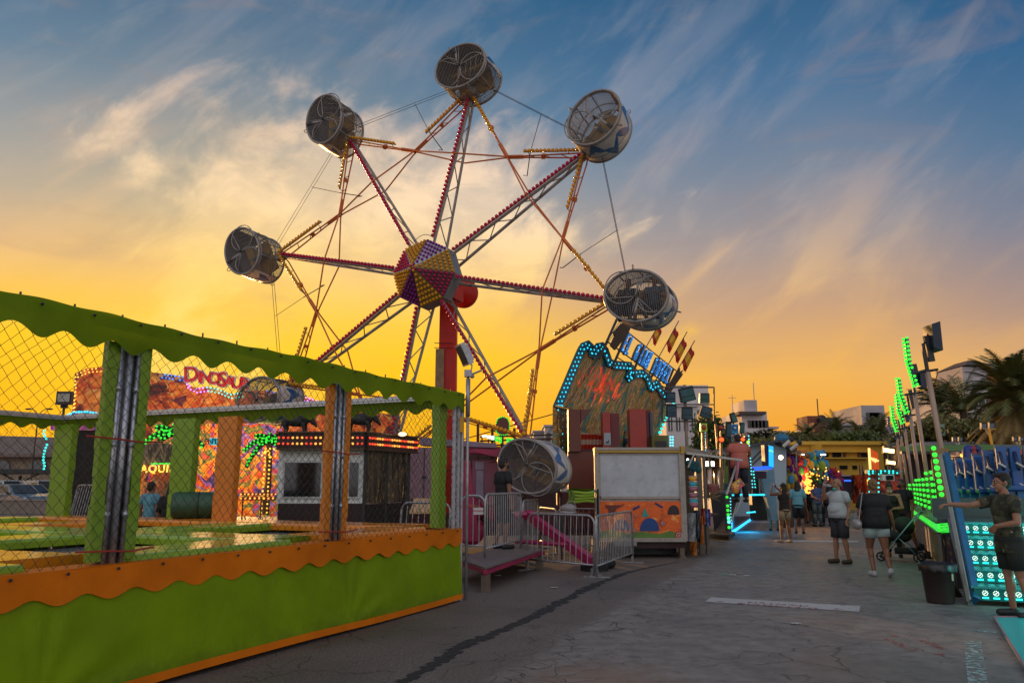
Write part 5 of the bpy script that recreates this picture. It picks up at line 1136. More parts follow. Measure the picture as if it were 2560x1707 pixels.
for x_ in (-120, 52, 240): p_ = at(x_, 1180, 66); mb.tube([(p_.x,66,0),(p_.x,66,p_.z-.3)], .12, 8); mb.beam((p_.x-1.6,66,p_.z-.1),(p_.x,66,p_.z-.9), .1, .1); mb.beam((p_.x+1.6,66,p_.z-.1),(p_.x,66,p_.z-.9), .1, .1)
mb.build('post', darkm, cp)
lw = T('low_wall', 'low grey concrete wall in front of the parked cars', 'wall', (at(50,1262,45).x,45,0)); mb = MB(); prect(mb, -260, 1250, 230, 1300, 45, .3); mb.build('wall_body', M('concrete', (.20,.16,.13), .85, 0, .2, .8), lw)
mb = MB(); prect(mb, -260, 1248, 230, 1251, 44.95, .4); mb.build('coping', M('concrete light', (.26,.21,.17), .85), lw)
lp = T('street_lamp', 'double armed street lamp silhouetted against the yellow sky at far left', 'street lamp', (at(95,1060,60).x,60,0))
c_ = at(96,1037,60); mb = MB(); mb.tube([(c_.x,60,0),c_], .07, 8, r2=.05)
for sx in (-1, 1): mb.tube([c_, c_+Vector((sx*.25,0,.30)), c_+Vector((sx*.60,0,.52)), c_+Vector((sx*.75,0,.50))], .03, 6)
mb.build('pole', darkm, lp)
for sx in (-1, 1): mb = MB(); mb.sphere(c_+Vector((sx*.85,0,.46)), (.26,.10,.07), 12, 6); mb.build('lamp_head', darkm, lp)
def car(label, loc, yaw, paint, kind='suv', group='cars parked by the warehouse'):
    o = L('parked_car', label, 'van' if kind == 'van' else 'car', loc, yaw, group)
    Ln, Wd = (4.4, 1.84); H1 = 1.66 if kind != 'van' else 2.0
    if kind == 'van': low = [(-2.2,.35),(-2.2,1.05),(-2.1,1.95),(.9,1.98),(1.5,1.15),(2.15,.95),(2.25,.35)]
    else: low = [(-2.2,.32),(-2.22,.95),(-2.05,1.02),(-1.75,1.60),(.15,1.66),(.95,1.10),(1.95,.92),(2.18,.72),(2.22,.32)]
    rings = []
    def tw(z): return Wd/2*(1.0 if z < 1.0 else 1.0-.22*(z-1.0)/.66)
    mb = MB(); poly = low; n = len(poly)
    L_ = [(x, -tw(z), z) for x, z in poly]; Rr = [(x, tw(z), z) for x, z in poly]
    mb.add(L_+Rr, [tuple(range(n))[::-1], tuple(range(n, 2*n))]+[(i, (i+1)%n, n+(i+1)%n, n+i) for i in range(n)])
    mb.build('body', M(paint[0], paint[1], .25, .3, .05, coat=.8), o, world=False)
    bd = o.children[-1]; bv = bd.modifiers.new('b', 'BEVEL'); bv.width = .06; bv.segments = 2
    gl = MB()
    if kind == 'suv':
        for sy in (-1, 1):
            s_ = sy*.008; gl.add([(-1.62,sy*tw(1.12)+s_,1.12),(.62,sy*tw(1.12)+s_,1.12),(.10,sy*tw(1.55)+s_,1.55),(-1.5,sy*tw(1.52)+s_,1.52)], [(0,1,2,3)])
        gl.add([(.93,-.72,1.125),(.93,.72,1.125),(.21,.62,1.61),(.21,-.62,1.61)], [(0,1,2,3)])
        gl.v = [(x+(.012 if abs(y) < .75 else 0), y, z+(.012 if abs(y) < .75 else 0)) for x, y, z in gl.v]
    else:
        for sy in (-1, 1): gl.add([(.1,sy*(tw(1.3)+.01),1.25),(1.25,sy*(tw(1.3)+.01),1.25),(.85,sy*(tw(1.8)+.01),1.8),(.1,sy*(tw(1.8)+.01),1.8)], [(0,1,2,3)])
        gl.add([(1.47,-.75,1.22),(1.47,.75,1.22),(.99,.66,1.90),(.99,-.66,1.90)], [(0,1,2,3)])
    gl.build('window', glassd, o, world=False)
    for sx in (-1.38, 1.38):
        for sy in (-1, 1):
            w_ = MB(); R3 = Matrix.Rotation(pi/2, 3, 'X'); w_.lathe([(.20,-.11),(.33,-.11),(.345,-.08),(.345,.08),(.33,.11),(.20,.11)], (sx,sy*.84,.345), 20, R3); wo = w_.build('wheel', rubber, o, world=False)
            w_ = MB(); w_.lathe([(.05,-.118),(.20,-.116),(.20,.116),(.05,.118)], (sx,sy*.84,.345), 14, R3); w_.build('rim', alu, wo, world=False)
    for sy in (-1, 1):
        w_ = MB(); w_.sphere((2.05,sy*.70,.78), (.14,.16,.08), 10, 6); w_.build('headlight', M('headlight', (.45,.45,.42), .15, .3), o, True, world=False)
        w_ = MB(); w_.sphere((.62,sy*1.0,1.12), (.07,.10,.07), 8, 6); w_.build('wing_mirror', blackp, o, True, world=False)
    w_ = MB(); w_.box((2.215,0,.62), (.03,1.1,.22)); w_.build('grille', blackp, o, world=False)
    w_ = MB(); w_.box((2.235,0,.45), (.02,.52,.11)); w_.build('number_plate', M('plate white', (.5,.5,.5), .5, var=0), o, world=False)
    return o
def gx(px, Yd): return at(px, 1220, Yd).x
car('metallic blue grey SUV parked nearest, half hidden by the low wall', (gx(46,50),50,.0), radians(-28), ('blue grey car paint', (.10,.14,.19)))
car('black car parked just behind the blue grey SUV', (gx(78,56),56,.0), radians(-20), ('black car paint', (.012,.012,.014)))
car('pale van parked at the left edge beneath the canopy', (gx(5,60),60,0), radians(-20), ('pale van paint', (.30,.30,.30)), 'van')
car('pale van parked beneath the canopy beside the lit facade', (gx(98,60),60,0), radians(-30), ('pale van paint', (.30,.30,.30)), 'van')
# ================================================================== lit ride between the wheel trailer and the fun ride
gr = T('lit_ride', 'distant ride with white and green light panels and an oval green rimmed sign', 'fairground ride', (at(1270,1100,30).x,30,0))
wht = M('cool white led panel', (.62,.85,.82), .4, emit=1.4, var=.3, scale=20)
for i, (x0, x1, y0, y1, mt) in enumerate(((1205,1217,1087,1093,wht),(1218,1227,1088,1097,wht),(1228,1236,1089,1100,wht),(1238,1246,1090,1104,ledG),(1248,1256,1092,1108,ledG),(1266,1274,1094,1112,ledG),(1276,1285,1096,1112,ledG),(1287,1297,1098,1112,ledG))):
    mb = MB()
    for k in range(3): prect(mb, x0, y0+(y1-y0)*k/3, x1, y0+(y1-y0)*(k+.75)/3, 30, .1)
    mb.build('light_panel', mt, gr)
mb = MB()
for y_ in (1090, 1100, 1112, 1124, 1140): mb.tube([at(1200,y_+2,30.3), at(1398,y_-4,31)], .035, 5)
for x_ in range(1205, 1400, 16): mb.tube([Vector((at(x_,1100,30.3).x,30.3,0)), at(x_,1094,30.3)], .03, 5)
for x_, y_ in ((1231,1068),(1286,1070),(1312,1045),(1195,1052)): mb.tube([Vector((at(x_,1100,30.5).x,30.5,0)), at(x_,y_,30.5)], .06, 6)
mb.tube([at(1150,1050,31), at(1400,1130,31)], .02, 4); mb.tube([at(1150,1100,31), at(1400,1030,31)], .02, 4)
mb.build('lattice', M('rusty dark steel', (.05,.022,.014), .6, .3), gr)
mb = MB(); prect(mb, 1110, 1116, 1400, 1290, 32, 2); mb.build('wagon_body', M('dark plum wagon', (.045,.014,.022), .6, 0, .3), gr)
c_ = at(1257,1066,29.6); mb = MB(); hexo = [(-.20,.32),(.0,.40),(.20,.32),(.27,.12),(.27,-.2),(.16,-.34),(-.1,-.34),(-.27,-.22),(-.27,.14)]
mb.prism([c_+Vector((x,0,z)) for x, z in hexo], (0,.12,0)); mb.build('oval_sign', M('sign dusky red', (.12,.03,.03), .5), gr)
mb = MB(); mb.bulbs([c_+Vector((x*.95,-.05,z*.95)) for x, z in hexo+hexo[:1]], .075, .026); mb.build('rim_lamps', ledG, gr)
mb = MB(); mb.tube([c_+Vector((0,.05,-.3)), Vector((c_.x,29.7,0))], .04, 6); mb.build('sign_post', darkm, gr)
# ================================================================== fun ride with big painted back and lamp outline
PF0 = at(1395,1100,21.5); aF = radians(38); dF = Vector((cos(aF), sin(aF), 0)); nF = Vector((dF.y, -dF.x, 0))
fr = T('fun_ride', 'fun ride with a big dark streaky painted back board outlined in cyan lamps', 'fairground ride', (PF0.x, PF0.y, 0))
FO = lambda x, y, off=0.0: onp(x, y, PF0+nF*off, nF)
outl = [(1391,1014),(1450,875),(1456,863),(1468,858),(1476,866),(1478,884),(1484,876),(1493,864),(1503,862),(1511,873),(1521,902),(1533,908),(1574,911),(1574,930),(1568,941),(1580,932),(1605,929),(1617,940),(1625,966),(1640,954),(1654,981),(1663,983),(1668,1042),(1646,1090)]
fm = bpy.data.materials.new('streaky painted board'); fm.use_nodes = True; t = NT(fm.node_tree); ob = t.n('ShaderNodeTexCoord').outputs['Object']
al_ = dF*sin(radians(30))+Vector((0,0,cos(radians(30)))); ac_ = dF*cos(radians(30))-Vector((0,0,sin(radians(30))))
dot_ = lambda v_, k_: t.m('MULTIPLY', t.n('ShaderNodeVectorMath', {0: ob, 1: tuple(v_)}, operation='DOT_PRODUCT').outputs['Value'], k_)
mp = t.comb(dot_(ac_, 3.0), dot_(al_, .75))
nz1 = t.noise(mp, 1.3, 8, .66, .7); nz1 = t.m('ADD', t.m('MULTIPLY', t.m('SUBTRACT', nz1, .5), 1.75), .5)
c_ = t.ramp(nz1, [(.30, lin((24,40,70))), (.37, lin((44,130,120))), (.42, lin((52,34,20))), (.47, lin((176,140,40))), (.50, lin((70,36,24))), (.55, lin((220,170,120))), (.58, lin((110,44,24))), (.63, lin((130,140,50))), (.68, lin((96,40,30))), (.74, lin((210,110,40)))])
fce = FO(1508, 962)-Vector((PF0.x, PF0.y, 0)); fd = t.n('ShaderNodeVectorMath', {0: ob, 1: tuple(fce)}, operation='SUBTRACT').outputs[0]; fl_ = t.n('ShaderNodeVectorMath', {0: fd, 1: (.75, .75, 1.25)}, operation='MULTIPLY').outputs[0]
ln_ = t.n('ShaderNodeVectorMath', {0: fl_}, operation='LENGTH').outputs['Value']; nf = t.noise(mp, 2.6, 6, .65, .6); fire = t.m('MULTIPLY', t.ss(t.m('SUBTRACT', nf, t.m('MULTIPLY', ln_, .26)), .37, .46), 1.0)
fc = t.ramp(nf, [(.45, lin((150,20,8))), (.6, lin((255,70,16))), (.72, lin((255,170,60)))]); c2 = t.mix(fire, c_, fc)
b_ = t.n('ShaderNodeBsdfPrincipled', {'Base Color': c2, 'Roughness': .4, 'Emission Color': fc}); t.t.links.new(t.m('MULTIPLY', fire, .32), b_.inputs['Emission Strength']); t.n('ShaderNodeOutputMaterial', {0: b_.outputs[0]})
mb = MB(); mb.prism([FO(x, y) for x, y in [(1391,1180)]+outl+[(1640,1180)]], nF*-.16); mb.build('painted_back', fm, fr)
def dl(path, mat, nm='outline_lamps', step=.15, r=.023, gap=.12):
    pts = [FO(x, y, .07) for x, y in path]; mb = MB(); mb.bulbs(pts, step, r, (1,1,1.3)); mb.bulbs([p+Vector((.05,0,-gap)) if True else p for p in pts], step, r, (1,1,1.3)); mb.build(nm, mat, fr)
led_b = M('lamp channel teal', (.004,.10,.14), .4)
mb = MB()
pp = [FO(x, y, .03)+Vector((.03,0,-.05)) for x, y in outl[:22]]
for a_, b__ in zip(pp, pp[1:]): mb.beam(a_, b__, .26, .05, up=nF, e=.05)
mb.build('lamp_channel', led_b, fr)
dl(outl[:22], ledC)
mb = MB(); mb.bulbs([FO(x, y, .07) for x, y in ((1396,1016),(1396,1070),(1396,1128))], .19, .036, (1,1,1.6)); mb.bulbs([FO(x, y, .07)+Vector((.10,0,0)) for x, y in ((1396,1016),(1396,1070),(1396,1128))], .19, .036, (1,1,1.6)); mb.build('outline_lamps', ledC, fr)
mb = MB(); mb.bulbs([FO(x, y, .07) for x, y in ((1684,1006),(1666,1044),(1646,1090))], .15, .05); mb.build('outline_lamps', ledT, fr)
mb = MB(); mb.prism([FO(x, y, .02) for x, y in ((1391,1014),(1420,1022),(1420,1180),(1391,1180))], nF*.14); mb.build('side_pillar', mural('pillar mural', [(40,60,20),(90,60,20),(30,30,20),(20,70,70)], (2.0,.5), 3.0), fr)
mb = MB(); mb.beam(FO(1390,1014,.2), FO(1421,1023,.2), .05, .04); mb.build('gilt_strip', M('gilt strip', (.7,.42,.08), .4, .4), fr)
brn = M('red brown leatherette', (.12,.022,.008), .4, 0, .2, 2)
mb = MB(); prect(mb, 1421, 1023, 1451, 1128, 20.3, .5); mb.prism([at(1451.5,1023,20.32), at(1480,1023,20.32), at(1452,1058,20.32)], (0,.4,0)); prect(mb, 1421, 1129, 1500, 1290, 20.5, .3); mb.build('cladding', brn, fr)
redc = M('red cushion vinyl', (.34,.022,.010), .35, 0, .15, 2, .2, 10); redd = M('dark red cushion vinyl', (.13,.008,.010), .4)
for x0, xm, x1, y0, ys in ((1508,1527,1550,1030,1116),(1576,1617,1630,1022,1116)):
    mb = MB(); prect(mb, x0, y0, xm, 1180, 20.8, .5); mb.build('cushion', redc if x0 > 1550 else redc, fr)
    mb = MB(); prect(mb, xm+1, y0+3, x1, 1180, 20.95, .5); mb.build('cushion', redd, fr, label='dark red side cushion')
mb = MB(); a_ = at(1627,1030,20.9); mb.tube([a_, Vector((a_.x,20.9,1.2))], .045, 8); mb.build('blue_pole', M('blue grey pole', (.05,.07,.12), .4), fr)
mb = MB(); mb.grid(lambda u, v: at(1453+57*u, 1080+9*u+(1122-1080)*v, 21.6)+Vector((0,.05*sin(u*40),0)), 60, 2)
stp = bpy.data.materials.new('striped curtain'); stp.use_nodes = True; t = NT(stp.node_tree); z_ = t.n('ShaderNodeSeparateXYZ', {0: t.n('ShaderNodeNewGeometry').outputs['Position']}).outputs[2]
s_ = t.m('SINE', t.m('MULTIPLY', z_, 22.0)); b_ = t.n('ShaderNodeBsdfPrincipled', {'Base Color': t.mix(t.ss(s_, -.1, .1), lin((210,190,170)), lin((190,50,20))), 'Roughness': .8}); t.n('ShaderNodeOutputMaterial', {0: b_.outputs[0]}); mb.build('striped_curtain', stp, fr)
mb = MB(); prect(mb, 1453, 1122, 1510, 1180, 21.5, .3); mb.build('cladding', M('wine red paint', (1,1,1)), fr)
mb = MB(); prect(mb, 1510, 1082, 1527, 1112, 20.76, .02); mb.build('notice', M('notice card', (.30,.38,.42), .6, var=0), fr); ntc = fr.children[-1]
q = MB(); q.tube([at(1515,1106,20.75), at(1519,1105,20.75), at(1522,1106,20.75)], .018, 6); q.tube([at(1521,1104,20.75), at(1522,1099,20.75)], .01, 5); sub(q, 'ostrich_pictogram', blackp, ntc)
mb = MB(); prect(mb, 1630, 1088, 1672, 1122, 20.6, .5); mb.build('control_booth', M('olive panel', (.10,.09,.015), .5), fr); cb = fr.children[-1]
q = MB(); prect(q, 1640, 1102, 1666, 1116, 20.55, .03); sub(q, 'opening', blackp, cb)
q = MB()
for i in range(4):
    for j_ in range(2): q.ball(at(1676+j_*6, 1092+i*7, 20.5), .030)
sub(q, 'lamps', ledCw, cb)
# roof letters
ls = T('roof_lettering', 'EL GRAN HOTEL roof sign of blue lamp letters between two rails, seen obliquely', 'sign', (at(1600,900,23).x,23,0))
blt = bpy.data.materials.new('blue lamp letters'); blt.use_nodes = True; t = NT(blt.node_tree); vo = t.n('ShaderNodeTexVoronoi', {'Vector': t.n('ShaderNodeTexCoord').outputs['Object'], 'Scale': 11.0}).outputs['Distance']
k_ = t.ss(vo, .34, .18); b_ = t.n('ShaderNodeBsdfPrincipled', {'Base Color': (.01,.07,.25,1), 'Roughness': .4, 'Emission Color': (.06,.36,1.,1)}); t.t.links.new(t.m('ADD', t.m('MULTIPLY', k_, 2.6), .35), b_.inputs['Emission Strength']); t.n('ShaderNodeOutputMaterial', {0: b_.outputs[0]})
A_ = at(1549,876,22.4); B_ = at(1668,962,26.2); Ux = (B_-A_); TY = (at(1571,834,22.6)-at(1551,880,22.4))
chars = 'EL GRAN HOTEL'; n = len(chars)
for i, ch in enumerate(chars):
    if ch == ' ': continue
    u = (i+.5)/n; ctr = A_+Ux*u+TY*.5; tm = text_mb(ch, 1.0, .03, bold=-.01)
    xs = [v[0] for v in tm.v]; ys = [v[1] for v in tm.v]; wx = max(xs)-min(xs); wy = max(ys)-min(ys); cx_, cy_ = (max(xs)+min(xs))/2, (max(ys)+min(ys))/2
    ex = Ux*(.42/n)/wx; ey = TY*.92/wy; ez = nF*1.0
    tm.v = [tuple(ctr+ex*(x-cx_)+ey*(y-cy_)+ez*z*1.5) for x, y, z in tm.v]; tm.build('letter', blt, ls); 
    bk = MB(); bk.v = [tuple(Vector(v)-nF*.07+Vector((-.02,0,0))) for v in tm.v]; bk.f = tm.f; bk.mi = tm.mi; bk.build('letter_backing', M('olive letter box', (.09,.07,.01), .5), ls)
mb = MB(); mb.tube([A_-Ux*.06+TY*1.0, B_+Ux*.06+TY*1.0], .022, 5); mb.tube([A_-Ux*.22, B_+Ux*.10], .022, 5); mb.tube([A_-Ux*.0-TY*.35, B_-TY*.2], .018, 5); mb.build('rail', darkm, ls)
for u in (-.22, 0, .33, .66, 1.0):
    mb = MB(); p_ = A_+Ux*u; mb.tube([p_+TY*(1.0 if u > 0 else 1.2), p_-TY*.9], .04, 5); mb.build('strut', darkm, ls)
for (u, nm_) in ((-.13, 'l'), (1.07, 'r')):
    p_ = A_+Ux*u; s_ = TY
    if nm_ == 'l': poly = [(-.03,-.1),(.05,-.15),(.10,.6),(.12,1.2),(.08,1.36),(.04,1.42),(.0,1.2),(-.03,.95),(-.06,.5),(-.03,.4)]
    else: poly = [(-.06,-.3),(.03,-.3),(.08,.4),(.12,.9),(.13,1.1),(.10,1.0),(.10,1.25),(.06,1.02),(.03,1.25),(.0,1.0),(-.02,.5)]
    mb = MB(); mb.prism([p_+Ux*x*1.1+TY*y for x, y in poly], nF*.05); mb.build('end_cutout', M('dark cutout', (.05,.035,.03), .6), ls)
# flags
for i, (tx, ty, bx, by, mat_) in enumerate(((1697,802,1644,898,0),(1718,829,1667,917,0),(1737,851,1694,924,0),(1655,797,1612,873,1))):
    Yd = 25.0+i*.3; P1, P0_ = at(tx, ty, Yd), at(bx, by, Yd)
    fo = T('flag', ('left full flag with red and yellow bands on a leaning pole', 'middle flag with red and yellow bands, its fly edge overlapping the next', 'rightmost and lowest of the red and yellow flags', 'partly hidden red and yellow flag just under the airborne wheel car')[i], 'flag', (P1.x, Yd, 0), 0, 'flags over the fun ride')
    dd = (P0_-P1).normalized(); mb = MB(); mb.tube([P1, P0_+dd*1.6], .016, 5); mb.build('flag_pole', darkm, fo)
    L_ = .66 if i < 3 else .5; lean = .55 if i < 3 else .4
    for kx, (s0, s1, mt) in enumerate(((0,.28,M('flag red', (.42,.020,.010), .7)),(.28,.72,M('flag yellow', (.62,.33,.015), .7)),(.72,1,M('flag red', (1,1,1))))):
        mb = MB()
        def fp_(u, v, s0=s0, s1=s1):
            s = s0+(s1-s0)*u; hp_ = P1+dd*(.22+L_*s); drop = Vector((.10*v*(1-.2*s), .06*sin(v*8+s*3), (-.42*v-.06*sin(v*5))*(.75+.25*s))); return hp_+drop
        mb.grid(fp_, 6, 12); mb.build('band', mt, fo, True, label=('upper red band','yellow band','lower red band')[kx])
# flood light rig
rg = T('floodlight_rig', 'square tube frame carrying six floodlights on a single mast', 'light rig', (at(1712,1000,23.5).x,23.5,0)); YR = 23.5
mb = MB(); q = [at(x, y, YR) for x, y in ((1655,968),(1785,968),(1785,1053),(1655,1053))]
for i in range(4): mb.tube([q[i], q[(i+1)%4]], .025, 6)
mb.tube([at(1655,1011,YR), at(1784,1011,YR)], .02, 6); mb.build('frame', M('rig steel', (.10,.075,.06), .5, .3), rg)
mb = MB(); p_ = at(1711,962,YR-.05); mb.tube([p_, Vector((p_.x,YR-.05,0))], .05, 8); mb.build('mast', M('mast timber', (.26,.20,.16), .6), rg, True)
for x0, y0, x1, y1, tl in ((1664,980,1688,1006,0),(1698,968,1736,1003,-14),(1748,983,1773,1007,0),(1666,1012,1691,1042,0),(1704,1018,1731,1048,0),(1750,1016,1778,1044,16)):
    mb = MB(); a_ = at((x0+x1)/2, (y0+y1)/2, YR-.2); R3 = Matrix.Rotation(radians(tl), 3, 'Y')@Matrix.Rotation(radians(14), 3, 'X'); w_ = (x1-x0)/1920*YR; h_ = (y1-y0)/1920*YR
    mb.box(a_, (w_, .14, h_), M4=R3, taper=.94); mb.box(a_+R3@Vector((0,.1,0)), (w_*.6,.14,h_*.6), M4=R3); mb.build('floodlight', M('flood housing', (.03,.034,.042), .45, .3), rg); fl_ = rg.children[-1]
    q = MB(); q.box(a_+R3@Vector((0,-.075,h_*.16)), (w_*.86,.012,h_*.5), M4=R3); q.box(a_+R3@Vector((0,-.075,-h_*.29)), (w_*.86,.012,h_*.3), M4=R3); sub(q, 'lens', M('flood glass', (.10,.15,.21), .25, .4), fl_)
# ================================================================== candy booth
cb = T('candy_booth', 'white framed booth with a blank white board over an orange sweets mural', 'booth', (at(1600,1300,17.7).x,17.7,0)); YC = 17.7
fr_ = M('booth frame pale', (.34,.29,.25), .5, .2, .15, 4, dirt=.3)
mb = MB(); prect(mb, 1494, 1128, 1714, 1352, YC+.05, .35); mb.build('wall', M('booth frame pale', (1,1,1)), cb)
mb = MB(); prect(mb, 1500, 1136, 1702, 1240, YC+.02, .03); mb.build('white_board', M('dirty white board', (.42,.43,.46), .5, 0, .14, 1.6, dirt=.22), cb); wb = cb.children[-1]
q = MB()
for a_ in ((1498,1133,1704,1136),(1498,1240,1704,1246),(1497,1133,1501,1246),(1700,1133,1705,1246)): prect(q, *a_, YC, .05)
sub(q, 'board_frame', fr_, wb)
mb = MB(); prect(mb, 1488, 1118, 1700, 1125, YC-.06, .5); prect(mb, 1487, 1122, 1493, 1136, YC-.07, .3); mb.build('top_rail', fr_, cb)
mb = MB(); prect(mb, 1489, 1126, 1702, 1131, YC-.05, .1); prect(mb, 1702, 1115, 1711, 1134, YC-.08, .2); prect(mb, 1486, 1119, 1492, 1133, YC-.08, .1); mb.build('yellow_trim', M('mustard trim', (.42,.24,.02), .5), cb)
mb = MB()
for x0, x1 in ((1488,1499),(1701,1715)): mb = MB(); prect(mb, x0, 1131, x1, 1352, YC-.03, .12); mb.build('corner_post', fr_, cb)
om = mural('sweets mural ground', [(120,40,4),(214,84,6),(226,96,8),(232,110,10),(220,90,8)], (.5,.6), 2.0, .0)
mb = MB(); prect(mb, 1500, 1253, 1704, 1344, YC-.01, .05); mb.build('mural_panel', om, cb); mp_ = cb.children[-1]
def disc(mb, px, py, r, Yd, n=18, e=.006): c_ = at(px, py, Yd); mb.prism([c_+Vector((r*cos(i*2*pi/n),0,r*sin(i*2*pi/n))) for i in range(n)], (0,-e,0))
q = MB(); q.prism([at(x, y, YC-.015) for x, y in ((1500,1344),(1500,1330),(1530,1322),(1570,1334),(1600,1328),(1650,1334),(1675,1326),(1704,1335),(1704,1344))], (0,-.004,0)); sub(q, 'painted_hills', M('hill green', (.10,.20,.03), .5), mp_)
for (x_, y_, r_) in ((1657,1308,.062),(1698,1338,.095),(1587,1326,.05),(1590,1288,.038)):
    for k_, (f_, mt) in enumerate(((1,M('lolly red', (.40,.02,.015), .5)),(.74,M('lolly cream', (.45,.34,.28), .5)),(.5,M('lolly red', (1,1,1))),(.26,M('lolly cream', (1,1,1))))):
        q = MB(); disc(q, x_, y_, r_*f_, YC-.02-.005*k_); sub(q, 'painted_lollipop', mt, mp_)
for (pl_, mt) in ((tuple((1553+22*cos(a), 1336-40*sin(a)**.8*(1 if sin(a)>0 else 0)) for a in [pi-i*pi/14 for i in range(15)] if sin(a) >= -1e-9 and not abs(sin(a))<1e-9) , M('paint blue', (.006,.045,.20), .5)), (tuple((1624+25*cos(a), 1338-44*sin(a)**.7) for a in [3.0-i*2.86/14 for i in range(15)]), M('paint blue', (1,1,1))), (((1604,1292),(1611,1268),(1622,1290)), M('paint turquoise', (.03,.28,.22), .5)), (tuple((1684+15*cos(a), 1296-34*sin(a)**.6) for a in [3.0-i*2.86/14 for i in range(15)]), M('paint dark brown', (.03,.012,.015), .5)), (((1512,1262),(1560,1262),(1540,1272),(1534,1290),(1524,1290),(1520,1272)), M('paint red brown', (.14,.02,.01), .5)), (((1582,1270),(1598,1262),(1600,1267),(1584,1276)), M('paint navy', (.02,.02,.12), .5)), (((1638,1255),(1658,1266),(1656,1270),(1637,1260)), M('paint navy', (1,1,1)))):
    q = MB(); pts_ = [at(x, y, YC-.022) for x, y in pl_]; q.prism(pts_, (0,-.004,0)); sub(q, 'painted_sweet', mt, mp_)
mb = MB(); prect(mb, 1494, 1344, 1716, 1354, YC-.04, .4); mb.build('sill', fr_, cb)
mb = MB(); prect(mb, 1494, 1354, 1714, 1370, YC+.05, 1.2); mb.build('skirt_board', M('dark wine skirt', (.035,.012,.012), .7), cb)
mb = MB(); prect(mb, 1701, 1370, 1712, 1398, YC, .2); prect(mb, 1699, 1392, 1716, 1397, YC-.03, .25); prect(mb, 1500, 1370, 1512, 1398, YC+.4, .2); mb.build('leg', M('timber block', (1,1,1)), cb)
mb = MB(); 
for k_ in range(3): mb.box((at(1600,1380,YC).x, YC+.7+k_*.3, .18), (1.9,.1,.3))
mb.build('underframe', blackp, cb)
pln = M('plate grey', (.22,.21,.20), .6); mb = MB(); prect(mb, 1536, 1352, 1592, 1364, YC-.06, .02); mb.build('number_plate', pln, cb); q = text_mb('3CV', .07, .002); xf(q, frame4(at(1563,1358,YC-.09), (1,0,0), (0,0,1))); sub(q, 'lettering', blackp, cb.children[-1])
# side of the booth: receding counter hung with toys
e0 = Vector((at(1714,1200,YC).x,YC+.3,0)); e1 = Vector((5.3,20.9,0)); zt = at(1714,1118,YC).z
mb = MB(); mb.beam(e0+Vector((0,0,zt-.03)), e1+Vector((0,0,zt-.03)), .12, .13); mb.build('side_fascia', fr_, cb)
mb = MB(); mb.beam(e0+Vector((-.3,.3,zt-.1)), e1+Vector((-.3,0,zt-.1)), .7, .05); mb.beam(e0+Vector((-.5,.3,1.2)), e1+Vector((-.5,0,1.2)), .05, 2.2); mb.build('back_wall', M('brown interior', (.10,.06,.04), .8), cb)  # plain brown colour for the back wall
mb = MB(); mb.beam(e0+Vector((0,0,.85)), e1+Vector((0,0,.85)), .35, .06); mb.beam(e0+Vector((-.1,0,.45)), e1+Vector((-.1,0,.45)), .04, .75); mb.build('counter', M('counter dark', (.06,.03,.03), .6), cb)
mb = MB(); g0 = at(1716,1132,YC); g1 = at(1855,1150,YC+1.2); mb.beam(g0, g1, .05, .05); mb.beam(at(1735,1135,YC+.1), at(1720,1168,YC), .02, .03); mb.build('awning_arm', steelw, cb)
for px_, w_ in ((1748,.12),(1762,.06)):
    mb = MB(); p_ = at(px_,1200,18.9); mb.beam((p_.x,18.9,0), (p_.x,18.9,zt-.1), w_, .08, up=(0,1,0)); mb.build('post', M('timber post', (.16,.12,.10), .7, 0, .2), cb)
mb = MB(); mb.sphere((at(1724,1148,YC+.3).x,YC+.5,at(1724,1148,YC+.3).z), .03, 8, 6); mb.build('lamp', ledW, cb)
# clear buckets of candy floss, toys and bags hanging on the side
cols = [((1.,.45,.04),'amber'),((.04,.42,.55),'turquoise'),((.45,.16,.22),'pink'),((.45,.16,.22),'pink'),((.04,.42,.55),'turquoise'),((.45,.16,.22),'pink')]
ys = [1196,1210,1222,1238,1252,1262]
for i, (c_, nm_) in enumerate(cols):
    p_ = at(1732+i*.5, ys[i], YC-.05); o = T('sweet_tub', '%s tub in the stack on the booth counter, number %s from the top of the stack' % (nm_, ('one','two','three','four','five','six')[i]), 'tub', p_)
    o['label'] = ('amber tub topping the stack on the booth counter', 'turquoise lidded tub just under the amber one', 'pink tub under the upper turquoise lid', 'pink tub in the middle of the stack', 'turquoise tub near the bottom of the stack', 'pink tub at the bottom of the stack')[i]; o['group'] = 'tubs stacked on the booth counter'
    mb = MB(); mb.lathe([(.075,-.055),(.10,.045)], p_, 16); mb.build('bucket', M('tub %s' % nm_, tuple(v*.75 for v in c_), .3, var=.1), o, True)
    mb = MB(); mb.lathe([(.106,.045),(.106,.06),(.09,.065)], p_, 16); mb.build('lid', M('tub lid', (.35,.34,.33), .4), o, True)
rt_ = random.Random(11)
tc_ = [(.30,.03,.02),(.50,.30,.02),(.04,.16,.36),(.30,.03,.16),(.42,.40,.38),(.07,.28,.06),(.22,.04,.26),(.48,.14,.02),(.015,.03,.05)]
